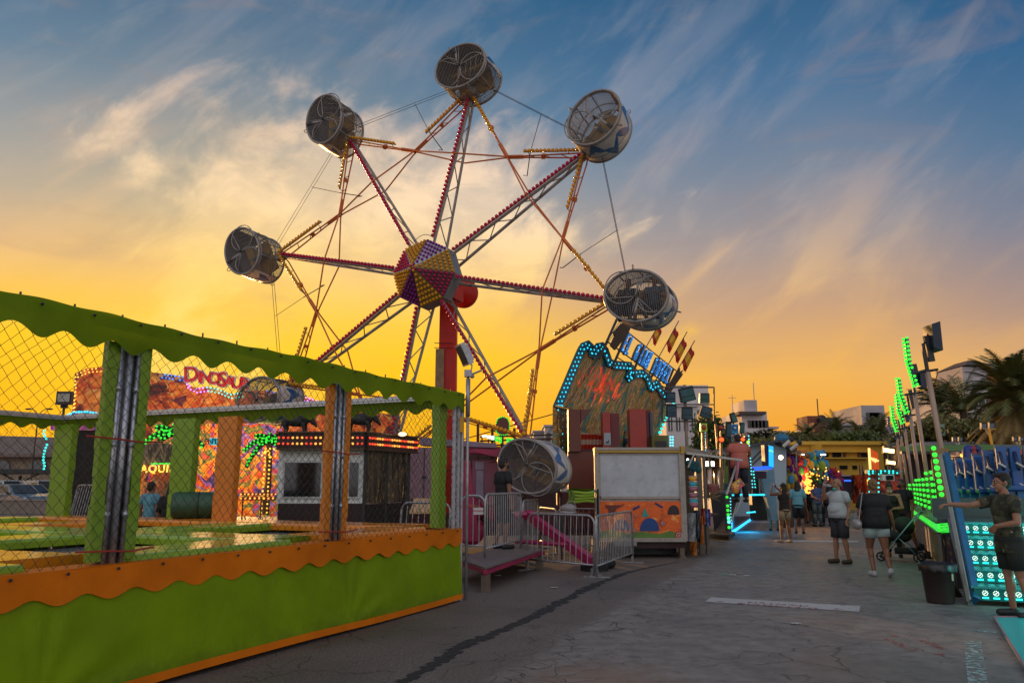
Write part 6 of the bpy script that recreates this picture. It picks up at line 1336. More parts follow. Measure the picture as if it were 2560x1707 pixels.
def packet(i, p, w_, h_, col, label, wob=.02):
    o = T('hanging_toy', label, 'toy', p, 0, 'toys and bags hung on the candy booth'); b = MB()
    b.grid(lambda u, v: Vector((p[0]+(u-.5)*w_*(1+.15*sin(v*7+i)), p[1]-.05*sin(pi*u)-.03*sin(v*9+u*8+i), p[2]-h_*v)), 8, 10); b.grid(lambda u, v: Vector((p[0]+(u-.5)*w_*(1+.15*sin(v*7+i)), p[1]+.05*sin(pi*u), p[2]-h_*v)), 8, 10)
    b.build('packet', M('foil %d' % (i % 9), col, .25, .1, .5, 14, .5, 20), o, True); b = MB(); b.tube([p, (p[0],p[1],p[2]+.12)], .004, 4); b.build('hook', darkm, o)
lbs = ['grey plastic bag hanging at the booth corner','black foil toy beside the grey bag','thin multicoloured toy strip hanging under the counter','red and green toy packet under the counter','blue toy packet at the far end of the counter','purple ribbon toy at the far end of the booth','orange printed snack bag hanging lowest by the booth leg','dark toy bundle hanging from the middle of the counter']
for i, (px_, py_, w_, h_, ci) in enumerate(((1727,1282,.20,.62,4),(1741,1275,.12,.60,8),(1753,1290,.07,.62,7),(1757,1270,.10,.36,0),(1766,1275,.08,.36,2),(1772,1272,.06,.38,6),(1733,1347,.16,.42,7),(1748,1300,.12,.5,8))):
    packet(i, tuple(at(px_, py_, YC+.05+i*.12)), w_, h_, tc_[ci] if i else (.16,.16,.17), lbs[i])
ctf = T('cotton_toy', 'dark teal fluffy toy hanging under the booth awning', 'toy', at(1735,1170,YC)); mb = MB()
for i in range(9): mb.sphere(at(1722+i*3.2,1158+7*sin(i*1.9)+i*1.5,YC+.1), (.07,.07,.085), 10, 7)
mb.build('plush', M('teal plush', (.008,.07,.085), .8, 0, .4, 20, .8, 60), ctf, True); mb = MB(); mb.tube([at(1735,1150,YC+.1), at(1735,1136,YC+.1)], .005, 4); mb.build('hook', darkm, ctf)
bsk = T('wicker_basket', 'round pink basket with a bundle of straw coloured sticks by the ramp', 'basket', at(1775,1225,19)); c_ = at(1778,1215,19.6); mb = MB(); mb.lathe([(.17,-.16),(.20,.0),(.17,.06)], c_, 18); mb.build('basket', M('pink wicker', (.30,.10,.09), .7, 0, .3, 20), bsk)
mb = MB(); 
for i in range(34): a_ = rt_.uniform(-.9,.9); mb.tube([c_+Vector((-.1,-.1,-.26)), c_+Vector((rt_.uniform(-.38,.22),-.25,-.20+rt_.uniform(-.16,.14)))], .009, 4)
mb.build('stick', M('straw', (.34,.24,.12), .7, 0, .4, 20), bsk)
# ================================================================== ride with lit columns and ramp
cr = T('ramp_ride', 'ride with a grey entry ramp, lamp studded columns and cyan ground light strip', 'fairground ride', (at(1850,1250,20).x,20,0))
deckm = M('checker plate', (1,1,1)); 
p0, p1 = G(1786,1330,.18), G(1822,1333,.18); q0, q1 = at(1775,1224,23.5), at(1852,1224,23.5)
mb = MB(); mb.hexa([p0, p1, Vector((q1.x,q1.y,q1.z-.1)), Vector((q0.x,q0.y,q0.z-.1)), p0+Vector((0,0,.05)), p1+Vector((0,0,.05)), q1, q0]); mb.build('ramp', M('ramp plate', (.13,.125,.15), .45, .4, .2, 30, .5, 90), cr)
mb = MB(); mb.prism([G(1770,1345,.0), G(1822,1350,.0), G(1838,1338,.0), G(1800,1334,.0)], (0,0,.12)); mb.prism([G(1776,1338,.13), G(1822,1340,.13), G(1826,1334,.13), G(1782,1332,.13)], (0,0,.05)); mb.build('step', M('dark step', (.06,.055,.045), .8), cr)
s0 = G(1825,1333,.05); s1 = G(1896,1284,.05)
mb = MB(); mb.beam(s0, s1, .07, .07); mb.build('ground_light_strip', M('cyan strip', (.02,.45,1.), .3, emit=2.6, var=0), cr)
mb = MB(); mb.beam(s0+Vector((.0,.0,.06)), s1+Vector((0,0,.06)), .03, .02); z_ = 1.05; mb.hexa([s0+Vector((-.03,.05,.08)), s1+Vector((-.03,.05,.08)), s1+Vector((-.06,.05,.08)), s0+Vector((-.06,.05,.08)), s0+Vector((-.03,.05,z_)), s1+Vector((-.03,.05,z_)), s1+Vector((-.06,.05,z_)), s0+Vector((-.06,.05,z_))]); mb.build('side_panel', M('brushed panel', (.10,.09,.11), .35, .6, .4, 6, .3, 12), cr)
mb = MB(); a_ = at(1816,1242,19.2); b_ = at(1822,1328,19.2); mb.beam(a_, b_, .12, .05, up=(0,1,0)); mb.build('light_post', darkm, cr); lpst = cr.children[-1]
mb = MB(); mb.bulbs([a_+Vector((0,-.05,0)), a_.lerp(b_,.72)+Vector((0,-.05,0))], .105, .042); mb.bulbs([a_.lerp(b_,.88)+Vector((0,-.05,0)), b_+Vector((0,-.05,0))], .105, .042); sub(mb, 'lamps', ledG, lpst)
mb = MB(); mb.bulbs([a_.lerp(b_,.6)+Vector((.0,-.07,0)), a_.lerp(b_,.82)+Vector((0,-.07,0))], .10, .043); sub(mb, 'lamps', ledCw, lpst)
mb = MB(); a2, b2 = at(1826,1245,19.3), at(1828,1328,19.3); mb.bulbs([a2, b2], .075, .02); mb.build('lamp_line', ledCw, cr)
mb = MB(); mb.tube([at(1816,1236,19.1), at(1846,1150,19.4)], .028, 6); mb.tube([at(1846,1245,20), at(1824,1318,19.4)], .02, 6); mb.tube([at(1862,1225,21), at(1838,1285,20)], .02, 6); mb.build('handrail', steelw, cr)
for (xa, ya, xb, yb, Yd, mt, wd) in ((1825,1112,1829,1224,20.5,ledCw,.10),(1844,1106,1848,1205,20.2,ledCw,.12),(1866,1090,1876,1224,21.0,ledCw,.09),(1874,1170,1880,1222,21.2,ledT,.16),(1758,1082,1759,1140,23,ledCw,.08),(1894,1228,1897,1282,25.5,ledG,.06)):
    mb = MB(); A_, B_ = at(xa, ya, Yd), at(xb, yb, Yd); mb.beam(A_, B_, wd*1.3, .10, up=(0,1,0)); 
    mb.build('column', M('gilt column', (.30,.17,.07), .4, .3, .2) if wd > .085 and mt == ledCw and Yd < 20.4 else M('dark column', (.04,.035,.045), .4, .3), cr); co_ = cr.children[-1]
    mb = MB()
    for s_ in ((-1,1) if wd > .15 else (1,)): mb.bulbs([A_+Vector((s_*wd*.45,-.07,0)), B_+Vector((s_*wd*.45,-.07,0))], .085, .022)
    sub(mb, 'lamps', mt, co_)
mb = MB(); 
for i in range(16): mb.ball(at(1868+rt_.uniform(-3,4),1102+i*2.2,20.8), .026)
mb.build('lamps', M('yellow green lamp', (.35,.7,.05), .3, emit=1.8, var=0), cr)
mb = MB(); a_, b_ = at(1832,1237,22.5), at(1922,1236,24.5); mb.bulbs([a_, b_], .13, .035); mb.build('lamp_line', ledC, cr)
mb = MB(); a_, b_ = at(1868,1281,22.5), at(1888,1279,23.0); mb.bulbs([a_, b_], .10, .03); mb.build('lamp_line', ledC, cr)
mb = MB(); a_, b_ = at(1876,1172,23), at(1922,1168,23.6); mb.beam(a_, b_, .2, .09); mb.build('light_bar', M('blue light bar', (.01,.08,.75), .3, emit=1.8, var=.5, scale=8), cr)
mb = MB(); prect(mb, 1876, 1178, 1916, 1196, 23.4, .6); mb.build('fascia', M('dark maroon fascia', (.03,.008,.010), .6), cr)
mb = MB(); prect(mb, 1880, 1196, 1916, 1300, 25, .3); mb.build('doorway', blackp, cr); dw = cr.children[-1]
q = MB()
for a_ in ((1879,1189,1900,1191),(1898,1189,1900,1235),(1879,1189,1881,1235)): prect(q, *a_, 24.7, .05)
sub(q, 'door_frame', steelw, dw)
q = MB()
for i in range(6): prect(q, 1902, 1198+i*8, 1914, 1201+i*8, 24.9, .05)
sub(q, 'slats', M('dark red slat', (.07,.02,.015), .7), dw)
for x_, w_, zc in ((1795,.14,1155),(1769,.12,1166)):
    mb = MB(); a_ = at(x_, 1142, 24); b__ = at(x_, 1222, 24); mb.lathe([(.16*w_/.14,b__.z),(.16*w_/.14,b__.z+.05),(.145*w_/.14,b__.z+.06),(.19*w_/.14,a_.z+.02),(.21*w_/.14,a_.z+.04),(.21*w_/.14,a_.z+.12),(.10,a_.z+.22),(.03,a_.z+.25)], (a_.x,24,0), 18); mb.build('chrome_drum', M('chrome', (.32,.24,.18), .18, .95, .1), cr, True)
    mb = MB(); mb.tube([Vector((a_.x,24,a_.z+.2)), at(x_-6,1060,24)], .035, 6); mb.build('pole', M('gilt column', (1,1,1)), cr)
for x_ in (1768, 1782): mb = MB(); prect(mb, x_-3, 1153, x_+3.5, 1165, 23.3, .05); mb.build('lamp', ledW, cr)
mb = MB(); prect(mb, 1760, 1140, 1850, 1226, 26, .2); mb.build('back_wall', M('olive green wall', (.09,.15,.02), .6, 0, .2), cr)
mb = MB(); prect(mb, 1775, 1208, 1850, 1226, 24.6, .3); mb.build('kerb_board', M('teal kerb board', (.005,.05,.045), .5, emit=.0), cr); mb = MB(); mb.bulbs([at(1782,1212,24.5), at(1812,1214,24.5)], .22, .05); mb.build('lamps', ledT, cr)
# signs and signal lamps on the columns
for nm, x0, y0, x1, y1, mt, lb in (('mask_notice',1829,1060,1846,1084,M('notice blue', (.02,.22,.42), .5, var=.05),'blue mask required notice high on a lit column'),('no_smoking_notice',1829,1086,1848,1104,M('notice grey', (.26,.28,.34), .5, var=.05),'grey no smoking notice under the blue one')):
    o = T(nm, lb, 'sign', at((x0+x1)/2,(y0+y1)/2,20)); mb = MB(); prect(mb, x0, y0, x1, y1, 20, .03); mb.build('plate', mt, o)
    c_ = at((x0+x1)/2, (y0+y1)/2-2 if nm[0] == 'm' else (y0+y1)/2, 19.97); mb = MB()
    if nm[0] == 'm':
        disc(mb, (x0+x1)/2, (y0+y1)/2-3, .075, 19.98); o_ = mb.build('disc', M('notice deep blue', (.005,.09,.30), .5), o); q = MB(); q.sphere(c_+Vector((0,-.01,.01)), (.035,.006,.03), 8, 6); sub(q, 'mask_symbol', M('notice white', (.5,.52,.55), .5), o_)
    else:
        mb.tube([c_+Vector((.075*cos(a),0,.075*sin(a))) for a in [i*pi/12 for i in range(24)]], .008, 5, closed=True); mb.tube([c_+Vector((-.05,0,.05)), c_+Vector((.05,0,-.05))], .007, 4); mb.build('ban_ring', M('ban ring dark red', (.10,.01,.015), .5), o); mb = MB(); mb.tube([c_+Vector((-.045,.0,-.01)), c_+Vector((.04,0,.015))], .006, 4); mb.build('cigarette_symbol', blackp, o)
def signal(x0, y0, x1, y1, Yd, lit, label, body=darkm, stand=None):
    o = T('signal_lamp', label, 'signal lamp', at((x0+x1)/2,(y0+y1)/2,Yd)); mb = MB(); prect(mb, x0, y0, x1, y1, Yd, .14)
    mb.build('housing', body, o); mb = MB(); c_ = at((x0+x1)/2, (y0+y1)/2, Yd-.02); mb.sphere(c_, ((x1-x0)/1920*Yd*.36, .04, (y1-y0)/1920*Yd*.36), 12, 8); mb.build('lens', lit, o, True)
    mb = MB(); mb.tube([at((x0+x1)/2,y1-2,Yd+.1), at((x0+x1)/2+1,1225,Yd+.1)], .03, 6); mb.build('pole', M('gilt column', (1,1,1)), o)
redg = M('glowing red lens', (1.0,.07,.01), .3, emit=2.6, var=.3, scale=30); redd2 = M('dim red lens', (.22,.02,.008), .3, emit=.25, var=.2)
signal(1752,1058,1768,1078,22.5,redd2,'red signal lamp with a lime green surround, leftmost of the signals', M('lime surround', (.30,.48,.03), .4, emit=.12))
signal(1794,1062,1810,1076,22,redd2,'upper dim red signal lamp on the double mast')
signal(1795,1091,1812,1106,22,redg,'lower glowing red signal lamp on the double mast')
signal(1850,1092,1864,1104,20.2,redg,'round glowing orange red lamp beside the no smoking notice')
for (x0, y0, x1, y1, Yd, lb, tl) in ((1824,1032,1842,1056,20.6,'tilted floodlight on top of the lit columns',-18),(1812,1054,1830,1094,20.7,'large dark floodlight behind the blue notice',0),(1846,1056,1862,1082,20.8,'small floodlight right of the blue notice',4)):
    o = T('floodlight', lb, 'floodlight', at((x0+x1)/2,(y0+y1)/2,Yd)); mb = MB(); a_ = at((x0+x1)/2,(y0+y1)/2,Yd); R3 = Matrix.Rotation(radians(tl),3,'Y')@Matrix.Rotation(radians(14),3,'X'); mb.box(a_, ((x1-x0)/1920*Yd*.8,.12,(y1-y0)/1920*Yd), M4=R3, taper=.85); mb.build('housing', darkm, o)
    mb = MB(); mb.box(a_+R3@Vector((0,-.066,0)), ((x1-x0)/1920*Yd*.6,.01,(y1-y0)/1920*Yd*.8), M4=R3); mb.build('lens', M('flood glass', (1,1,1)), o); mb = MB(); mb.tube([a_, Vector((a_.x,a_.y+.05,a_.z-.5))], .02, 5); mb.build('bracket', darkm, o)
ty2 = T('plush_toy', 'yellow and pink striped cushion toy hanging from the ramp handrail', 'toy', at(1843,1215,19.2)); mb = MB(); mb.box(at(1843,1212,19.2), (.30,.1,.20), M4=Matrix.Rotation(radians(-38),3,'Y')@Matrix.Identity(3)); mb.sphere(at(1838,1222,19.15), (.10,.08,.12), 12, 8); mb.build('cushion', mural('toy cushion', [(230,180,30),(200,60,90),(240,200,60),(70,60,160)], (6,6), 3.0), ty2)
mb = MB(); mb.tube([at(1846,1145,19.3), at(1843,1175,19.2), at(1840,1200,19.2)], .05, 8, r2=.03); mb.build('ribbon', M('pink ribbon', (.42,.14,.20), .6), ty2)
# ================================================================== pale blue shed with the screen
sh = T('white_shed', 'pale blue white gabled shed wagon beside the lit columns', 'shed', (at(1900,1200,27).x,27,0)); YS = 27
shm = M('shed white', (.34,.42,.50), .6, 0, .1, 1)
mb = MB(); mb.prism([at(x, y, YS) for x, y in ((1790,1290),(1790,1128),(1868,1116),(1942,1104),(1966,1122),(1966,1290))], (0,3.2,0)); mb.build('wall', shm, sh)
mb = MB(); mb.beam(at(1770,1131,YS-.1), at(1943,1102,YS-.1), .5, .08); mb.beam(at(1943,1102,YS-.1), at(1985,1126,YS-.1), .5, .08); mb.build('roof_edge', M('dark eaves', (.05,.055,.07), .6), sh)
mb = MB(); a_, b_ = at(1872,1158,YS-.2), at(1914,1114,YS-.2); mb.tube([a_, b_], .03, 5); mb.tube([at(1880,1162,YS-.2), at(1916,1128,YS-.2)], .03, 5); mb.build('brace', M('dark eaves', (1,1,1)), sh)
mb = MB(); prect(mb, 1912, 1112, 1921, 1170, 23.6, .3); mb.prism([at(1921,1112,23.6), at(1934,1115,23.4), at(1935,1169,23.4), at(1922,1166,23.6)], (0,.2,0)); mb.build('screen_case', M('navy case', (.01,.015,.05), .5), sh); sc_ = sh.children[-1]
q = MB(); q.prism([at(1921.5,1113,23.52), at(1933,1116,23.34), at(1934,1168,23.34), at(1922,1165,23.52)], (0,-.01,0)); sub(q, 'screen', M('cyan screen', (.01,.36,.95), .3, emit=1.5, var=.25, scale=9), sc_)
q = MB(); q.prism([at(1921.8,1124,23.48), at(1933,1127,23.3), at(1933,1130,23.3), at(1922,1127,23.48)], (0,-.01,0)); sub(q, 'screen_text_line', M('green text', (.2,.9,.1), .3, emit=1.0, var=0), sc_)
mb = MB(); mb.prism([at(x, y, 24.2) for x, y in ((1903,1192),(1935,1172),(1945,1300),(1930,1300))], (0,.3,0)); mb.build('canted_panel', M('shed teal white', (.14,.27,.36), .5), sh)
mb = MB(); mb.sphere(at(1952,1143,24.4), .07, 12, 8); mb.build('lamp', M('bright bulb', (1,.78,.45), .3, emit=9, var=0), sh)
cap_ = T('roof_figure', 'blue capped round figure standing on the shed roof', 'figure', at(1955,1098,27)); mb = MB(); mb.sphere(at(1955,1104,27), (.27,.22,.19), 14, 8); mb.build('figure_body', M('figure dark', (.06,.06,.07), .6, 0, .4), cap_, True); mb = MB(); mb.sphere(at(1954,1096,27), (.26,.24,.18), 14, 8); mb.sphere(at(1946,1100,26.8), (.16,.14,.04), 10, 6); mb.build('cap', M('cap blue', (.01,.13,.25), .5), cap_, True)
for k_, (xa, ya, xb, yb) in enumerate(((1958,1116,1978,1098),(1976,1124,1998,1106))): o = T('spotlight_bar', ('first','second')[k_]+' pale spotlight bar jutting from the shed gable', 'bar', at(xa, ya, 26)); mb = MB(); mb.tube([at(xa,ya,26), at(xb,yb,26)], .06, 6); mb.build('tube', steelw, o); mb = MB(); mb.sphere(at(xb,yb,26), .1, 8, 6); mb.build('head', darkm, o)
# ================================================================== prize stall and its toys
st = T('prize_stall', 'open fronted prize stall with a long dark awning crowded with hanging plush toys', 'stall', (at(2000,1200,31).x,31,0))
mb = MB(); mb.beam(at(1943,1128,27.5), at(2042,1152,35), 1.0, .12); mb.build('awning', M('dark awning', (.07,.06,.05), .5), st)
mb = MB(); mb.tube([at(1942,1182,27.5), at(1990,1184,28.5)], .04, 6); mb.tube([at(1958,1166,27.6), at(1983,1182,28)], .02, 5); mb.tube([at(1990,1136,28.3), at(1991,1184,28.3)], .03, 5); mb.build('frame', M('pale blue bar', (.20,.35,.45), .4), st)
mb = MB(); prect(mb, 1944, 1140, 1958, 1300, 27.9, .15); mb.build('post', M('cream post', (.40,.30,.12), .5), st)
mb = MB(); mb.beam(at(1960,1240,30)-Vector((0,0,0)), at(2075,1232,42), .3, 2.4); mb.build('back_wall', M('stall back dark', (.04,.025,.02), .8, 0, .5), st)
mb = MB()
for i in range(110): u = rt_.random(); mb.ball(at(2012+rt_.gauss(0,9), 1193+rt_.uniform(-14,36)+abs(rt_.gauss(0,4)), 30.2), .045)
mb.build('lamp_cluster', ledO, st)
mb = MB()
for i in range(26): mb.ball(at(rt_.uniform(1962,2100), 1172+rt_.uniform(-6,44), 30.6), .03)
mb.build('small_lamps', ledY, st)
for k_, (px_, py_) in enumerate(((2004,1136),(2058,1136))): o = T('awning_light', ('left','right')[k_]+' slim white light above the prize stall awning', 'light', at(px_,py_,29)); mb = MB(); mb.box(at(px_,py_,29), (.16,.1,.04)); mb.build('tube', ledW, o); mb = MB(); mb.tube([at(px_,py_,29.1), at(px_-8,py_+10,29.6)], .015, 5); mb.build('arm', steelw, o)
plc = [('violet',(.10,.01,.18)),('red',(.35,.02,.02)),('magenta',(.34,.02,.15)),('orange',(.50,.13,.02)),('teal',(.01,.20,.28)),('lime',(.26,.34,.03)),('sky blue',(.04,.25,.45)),('white',(.40,.38,.36)),('navy',(.01,.015,.08)),('yellow',(.5,.32,.03)),('crimson',(.25,.01,.04)),('green',(.03,.20,.05)),('pink',(.45,.15,.22)),('dark blue',(.01,.04,.15))]
plp = [(1968,1152),(1984,1150),(1978,1180),(2008,1156),(2026,1160),(2032,1170),(2052,1164),(2052,1178),(1988,1198),(1975,1196),(2000,1176),(2040,1186),(1995,1216),(2062,1196),(2074,1202),(2084,1196),(2096,1204)]
plb = ['hanging nearest the stall post','second from the stall post, under the awning','low beside the stall post','middle of the awning row','right of the orange lamps','above the lit cluster','facing the yellow building','hanging below the sky blue one','dark one left of the orange lamps','on the stall shelf at left','just above the orange lamps','right of the lamps, on the shelf','low left of the orange lamps','at the far end of the shelf','beyond the shelf end, dark','last but one in the row','last in the row beside the bald man']
for i, (px_, py_) in enumerate(plp):
    nm_, c_ = plc[(i*1) % 14]; Yd = 27.8+max(0, (px_-1960))*.055; p_ = at(px_, py_, Yd-.5); s_ = .34 if i not in (6,) else .46
    o = T('plush_toy', '%s plush toy %s' % (nm_, plb[i]), 'toy', p_, 0, 'prizes crowding the prize stall'); mb = MB(); mb.sphere(p_, (s_*.62,s_*.4,s_*.75), 10, 8); mb.sphere(p_+Vector((0,-.03,s_*.95)), (s_*.48,s_*.4,s_*.42), 10, 8)
    for sx in (-1,1): mb.sphere(p_+Vector((sx*s_*.5,-.06,s_*.1)), (s_*.22,s_*.2,s_*.42), 8, 6); mb.sphere(p_+Vector((sx*s_*.32,-.05,-s_*.8)), (s_*.22,s_*.22,s_*.38), 8, 6); mb.sphere(p_+Vector((sx*s_*.35,0,s_*1.32)), s_*.15, 6, 5)
    mb.build('plush_body', M('plush '+nm_, c_, .85, 0, .25, 12, .6, 60), o, True)
    mb = MB(); mb.sphere(p_+Vector((0,-s_*.30,-.02)), (s_*.38,s_*.16,s_*.5), 8, 6); mb.build('belly', M('plush '+plc[(i*5+3)%14][0], plc[(i*5+3)%14][1], .85, 0, .25, 12, .6, 60), o, True)
ss_ = T('side_stall', 'low dark stall with cyan strip lights at the foot of the yellow building', 'stall', (at(2110,1210,46).x,46,0))
mb = MB(); prect(mb, 2098, 1189, 2145, 1250, 46, 2); mb.build('wall', M('dark stall wall', (.03,.025,.028), .7, 0, .5), ss_); mb = MB(); prect(mb, 2096, 1187, 2146, 1190, 45.8, .5); mb.build('awning', M('lilac awning', (.34,.28,.34), .6), ss_)
mb = MB(); mb.tube([at(2100,1201,45.8), at(2144,1201,45.8)], .05, 5); mb.build('light_strip', M('deep blue strip', (.02,.12,.8), .3, emit=1.6, var=0), ss_)
for x_ in (2052, 2056, 2070, 2074, 2078): mb = MB(); prect(mb, x_, 1196, x_+2.2, 1208, 40, .05); mb.build('light_tube', ledC, ss_)
# ================================================================== right lane: kiosk and orange screen
kk = T('lamp_kiosk', 'red fronted kiosk with turquoise lamp edging under the orange zigzag screen', 'kiosk', (at(2205,1210,33).x,33,0)); YK = 33
mb = MB(); prect(mb, 2168, 1186, 2260, 1260, YK, 1.5); mb.build('wall', mural('kiosk red', [(60,10,6),(140,30,10),(200,60,20),(90,20,10)], (.8,.8), 2.0, .05), kk)
mb = MB(); prect(mb, 2170, 1174, 2262, 1185, YK-.3, .3); mb.build('fascia', M('dark teal fascia', (.01,.06,.06), .5), kk); mb = MB(); mb.bulbs([at(2172,1177,YK-.4), at(2262,1177,YK-.4)], .17, .042); mb.bulbs([at(2172,1182,YK-.4), at(2262,1182,YK-.4)], .17, .042); mb.build('lamps', ledT, kk)
for x_ in (2173, 2196): mb = MB(); mb.bulbs([at(x_,1185,YK-.4), at(x_+1,1255,YK-.4)], .18, .042); mb.build('lamps', ledT, kk)
mb = MB(); prect(mb, 2207, 1186, 2236, 1201, YK-.35, .3); mb.build('window', M('window frame pale', (1,1,1)), kk); q = MB(); prect(q, 2216, 1188, 2234, 1199, YK-.4, .04); sub(q, 'pane', glassd, kk.children[-1])
for x_ in (2169, 2175): mb = MB(); prect(mb, x_, 1198, x_+3, 1212, YK-.45, .05); mb.build('light_tube', ledY, kk)
os_ = T('orange_screen', 'tall orange light panel crossed by a pale zigzag line, standing over the kiosk', 'light sign', at(2184,1150,32)); P_ = [at(2170,1120,32), at(2192,1130,33.4), at(2196,1175,33.4), at(2173,1173,32)]
mb = MB(); mb.prism(P_, (.1,.12,0)); mb.build('panel', M('orange light panel', (.62,.085,.012), .4, emit=.55, var=.12, scale=2), os_)
lp_ = lambda u, v: P_[0].lerp(P_[1], u).lerp(P_[3].lerp(P_[2], u), v)+Vector((.02,-.04,0))
mb = MB(); mb.tube([lp_(u, v) for u, v in ((.0,.48),(.15,.50),(.25,.43),(.38,.55),(.5,.42),(.62,.60),(.75,.42),(.86,.52),(1,.47))], .03, 5); mb.tube([lp_(.0,0), lp_(.0,1)], .05, 5); mb.build('zigzag_line', M('hot line', (1,.62,.2), .3, emit=1.4, var=0), os_)
mb = MB(); mb.tube([P_[3]+Vector((.3,0,0)), P_[3]+Vector((.3,0,-.4))], .05, 5); mb.build('post', darkm, os_)
for k_, (px_, py_, s_) in enumerate(((2222,1126,.34),(2228,1156,.26))):
    o = T('floodlight', ('upper warm glowing floodlight right of the orange panel','lower warm white floodlight above the kiosk roof')[k_], 'floodlight', at(px_,py_,36)); mb = MB(); mb.box(at(px_,py_,36.1), (s_*1.6,.2,s_), M4=Matrix.Rotation(.15,3,'Y')); mb.build('housing', darkm, o)
    mb = MB(); mb.box(at(px_,py_,35.95), (s_*1.4,.03,s_*.5), M4=Matrix.Rotation(.15,3,'Y')); mb.build('lens', M('warm flood', (1,.60,.18), .3, emit=8, var=0), o); mb = MB(); mb.tube([at(px_,py_+4,36.15), at(px_,py_+60,36.15)], .05, 5); mb.build('post', darkm, o)
# pennants beyond the lane
for k_, x_ in enumerate((2148, 2155)):
    o = T('feather_flag', ('left','right')[k_]+' tall narrow ochre feather flag at the end of the lane', 'flag', at(x_,1190,44)); mb = MB(); a_ = at(x_,1160,44); mb.prism([a_, a_+Vector((.25,0,-.5)), a_+Vector((.42,0,-1.4)), a_+Vector((.0,0,-1.5))], (0,.02,0)); mb.build('sail', M('ochre sail', (.42,.22,.08), .7), o); mb = MB(); mb.tube([a_, (a_.x,44,0)], .03, 5); mb.build('pole', darkm, o)
# ================================================================== right hand ride
K = G(2362,1440); rd = T('green_lamp_ride', 'ride front with planked painted wall, green light band and boards of green lamp domes', 'fairground ride', K)
def rp(s, t, z=0.0): return Vector((K.x,K.y,0))+D_*s+R_*t+Vector((0,0,z))
plk = mural('plank mural', [(20,16,12),(90,70,20),(150,110,20),(60,56,40),(110,90,50),(70,60,70),(30,40,70)], (3.2,.35), 4.0)
Ls = 19
for i in range(int(Ls/.30)):
    s0, s1 = i*.30, i*.30+.285; mb = MB(); mb.hexa([rp(s0,.0,.06), rp(s1,.0,.06), rp(s1,.05,.06), rp(s0,.05,.06), rp(s0,.0,.74), rp(s1,.0,.74), rp(s1,.05,.74), rp(s0,.05,.74)])
    if i < 60: mb.build('plank', plk, rd)
mb = MB(); mb.hexa([rp(-.02,.06,.1), rp(-.02,1.15,.1), rp(.04,1.15,.1), rp(.04,.06,.1), rp(-.02,.06,.74), rp(-.02,1.15,.74), rp(.04,1.15,.74), rp(.04,.06,.74)]); mb.build('front_panel', mural('front mural', [(60,40,70),(150,110,10),(200,150,20),(120,100,130),(60,70,140),(170,120,30)], (2.0,.55), 7.0), rd)
mb = MB(); mb.hexa([rp(.1,.1,.0), rp(Ls,.1,.0), rp(Ls,1.0,.0), rp(.1,1.0,0), rp(.1,.1,.72), rp(Ls,.1,.72), rp(Ls,1.0,.72), rp(.1,1.0,.72)]); mb.build('plinth', blackp, rd)
gbm = bpy.data.materials.new('green light panel'); gbm.use_nodes = True; t = NT(gbm.node_tree); ob = t.n('ShaderNodeTexCoord').outputs['Object']; n_ = t.noise(t.n('ShaderNodeMapping', {0: ob, 'Scale': (2,2,22)}).outputs[0], 5, 4, .6)
c_ = t.ramp(n_, [(.35, (.01,.22,.01,1)), (.55, (.03,.80,.05,1)), (.7, (.25,1,.2,1))]); b_ = t.n('ShaderNodeBsdfPrincipled', {'Base Color': c_, 'Emission Color': c_, 'Emission Strength': 1.15, 'Roughness': .3}); t.n('ShaderNodeOutputMaterial', {0: b_.outputs[0]})
for i in range(16):
    s0, s1 = .02+i*1.15, .02+i*1.15+1.05; mb = MB(); mb.hexa([rp(s0,-.03,.77), rp(s1,-.03,.77), rp(s1,.05,.77), rp(s0,.05,.77), rp(s0,-.03,.91), rp(s1,-.03,.91), rp(s1,.05,.91), rp(s0,.05,.91)]); mb.build('light_panel', gbm, rd)
mb = MB(); mb.hexa([rp(-.06,.0,.76), rp(-.06,.62,.80), rp(.0,.62,.80), rp(.0,.0,.76), rp(-.06,.0,.92), rp(-.06,.62,.98), rp(.0,.62,.98), rp(.0,.0,.92)]); mb.build('light_panel', gbm, rd)
mb = MB(); mb.beam(rp(-.06,-.03,.935), rp(Ls,-.03,.935), .08, .03); mb.beam(rp(-.06,-.03,.755), rp(Ls,-.03,.755), .08, .03); mb.build('band_trim', M('bronze trim', (1,1,1)), rd)
mb = MB(); mb.hexa([rp(0,.05,.90), rp(Ls,.05,.90), rp(Ls,3.5,.90), rp(0,3.5,.90), rp(0,.05,.96), rp(Ls,.05,.96), rp(Ls,3.5,.96), rp(0,3.5,.96)]); mb.build('deck', M('ride deck plate', (.15,.14,.15), .5, .4, .25, 25), rd)
for i in range(10):
    s0 = .35+i*1.6; mb = MB(); bq = lambda a, b, z: rp(s0+a*.85+b, .02+a*.30, z); mb.hexa([bq(0,0,1.06), bq(1,0,1.06), bq(1,.05,1.06), bq(0,.05,1.06), bq(0,0,1.96-.06*i), bq(1,0,1.96-.06*i), bq(1,.05,1.96-.06*i), bq(0,.05,1.96-.06*i)]); mb.build('dome_board', M('olive green board', (.05,.12,.02), .5, .2, .3), rd); bo = rd.children[-1]
    mb = MB()
    for a in range(4):
        for b in range(7-i//3): mb.ball(bq(.12+a*.25,-.03,1.11+b*.125), .045)
    sub(mb, 'lamp_domes', ledG, bo)
mb = MB(); mb.hexa([rp(.6,.1,1.72), rp(1.9,.1,1.72), rp(1.9,.14,1.72), rp(.6,.14,1.72), rp(.6,.1,2.12), rp(1.9,.1,2.12), rp(1.9,.14,2.12), rp(.6,.14,2.12)]); mb.v = [(x-.05, y-.05, z) for x, y, z in mb.v]; mb.build('grey_sheet', M('grey sheet metal', (.10,.11,.14), .5, .3), rd)
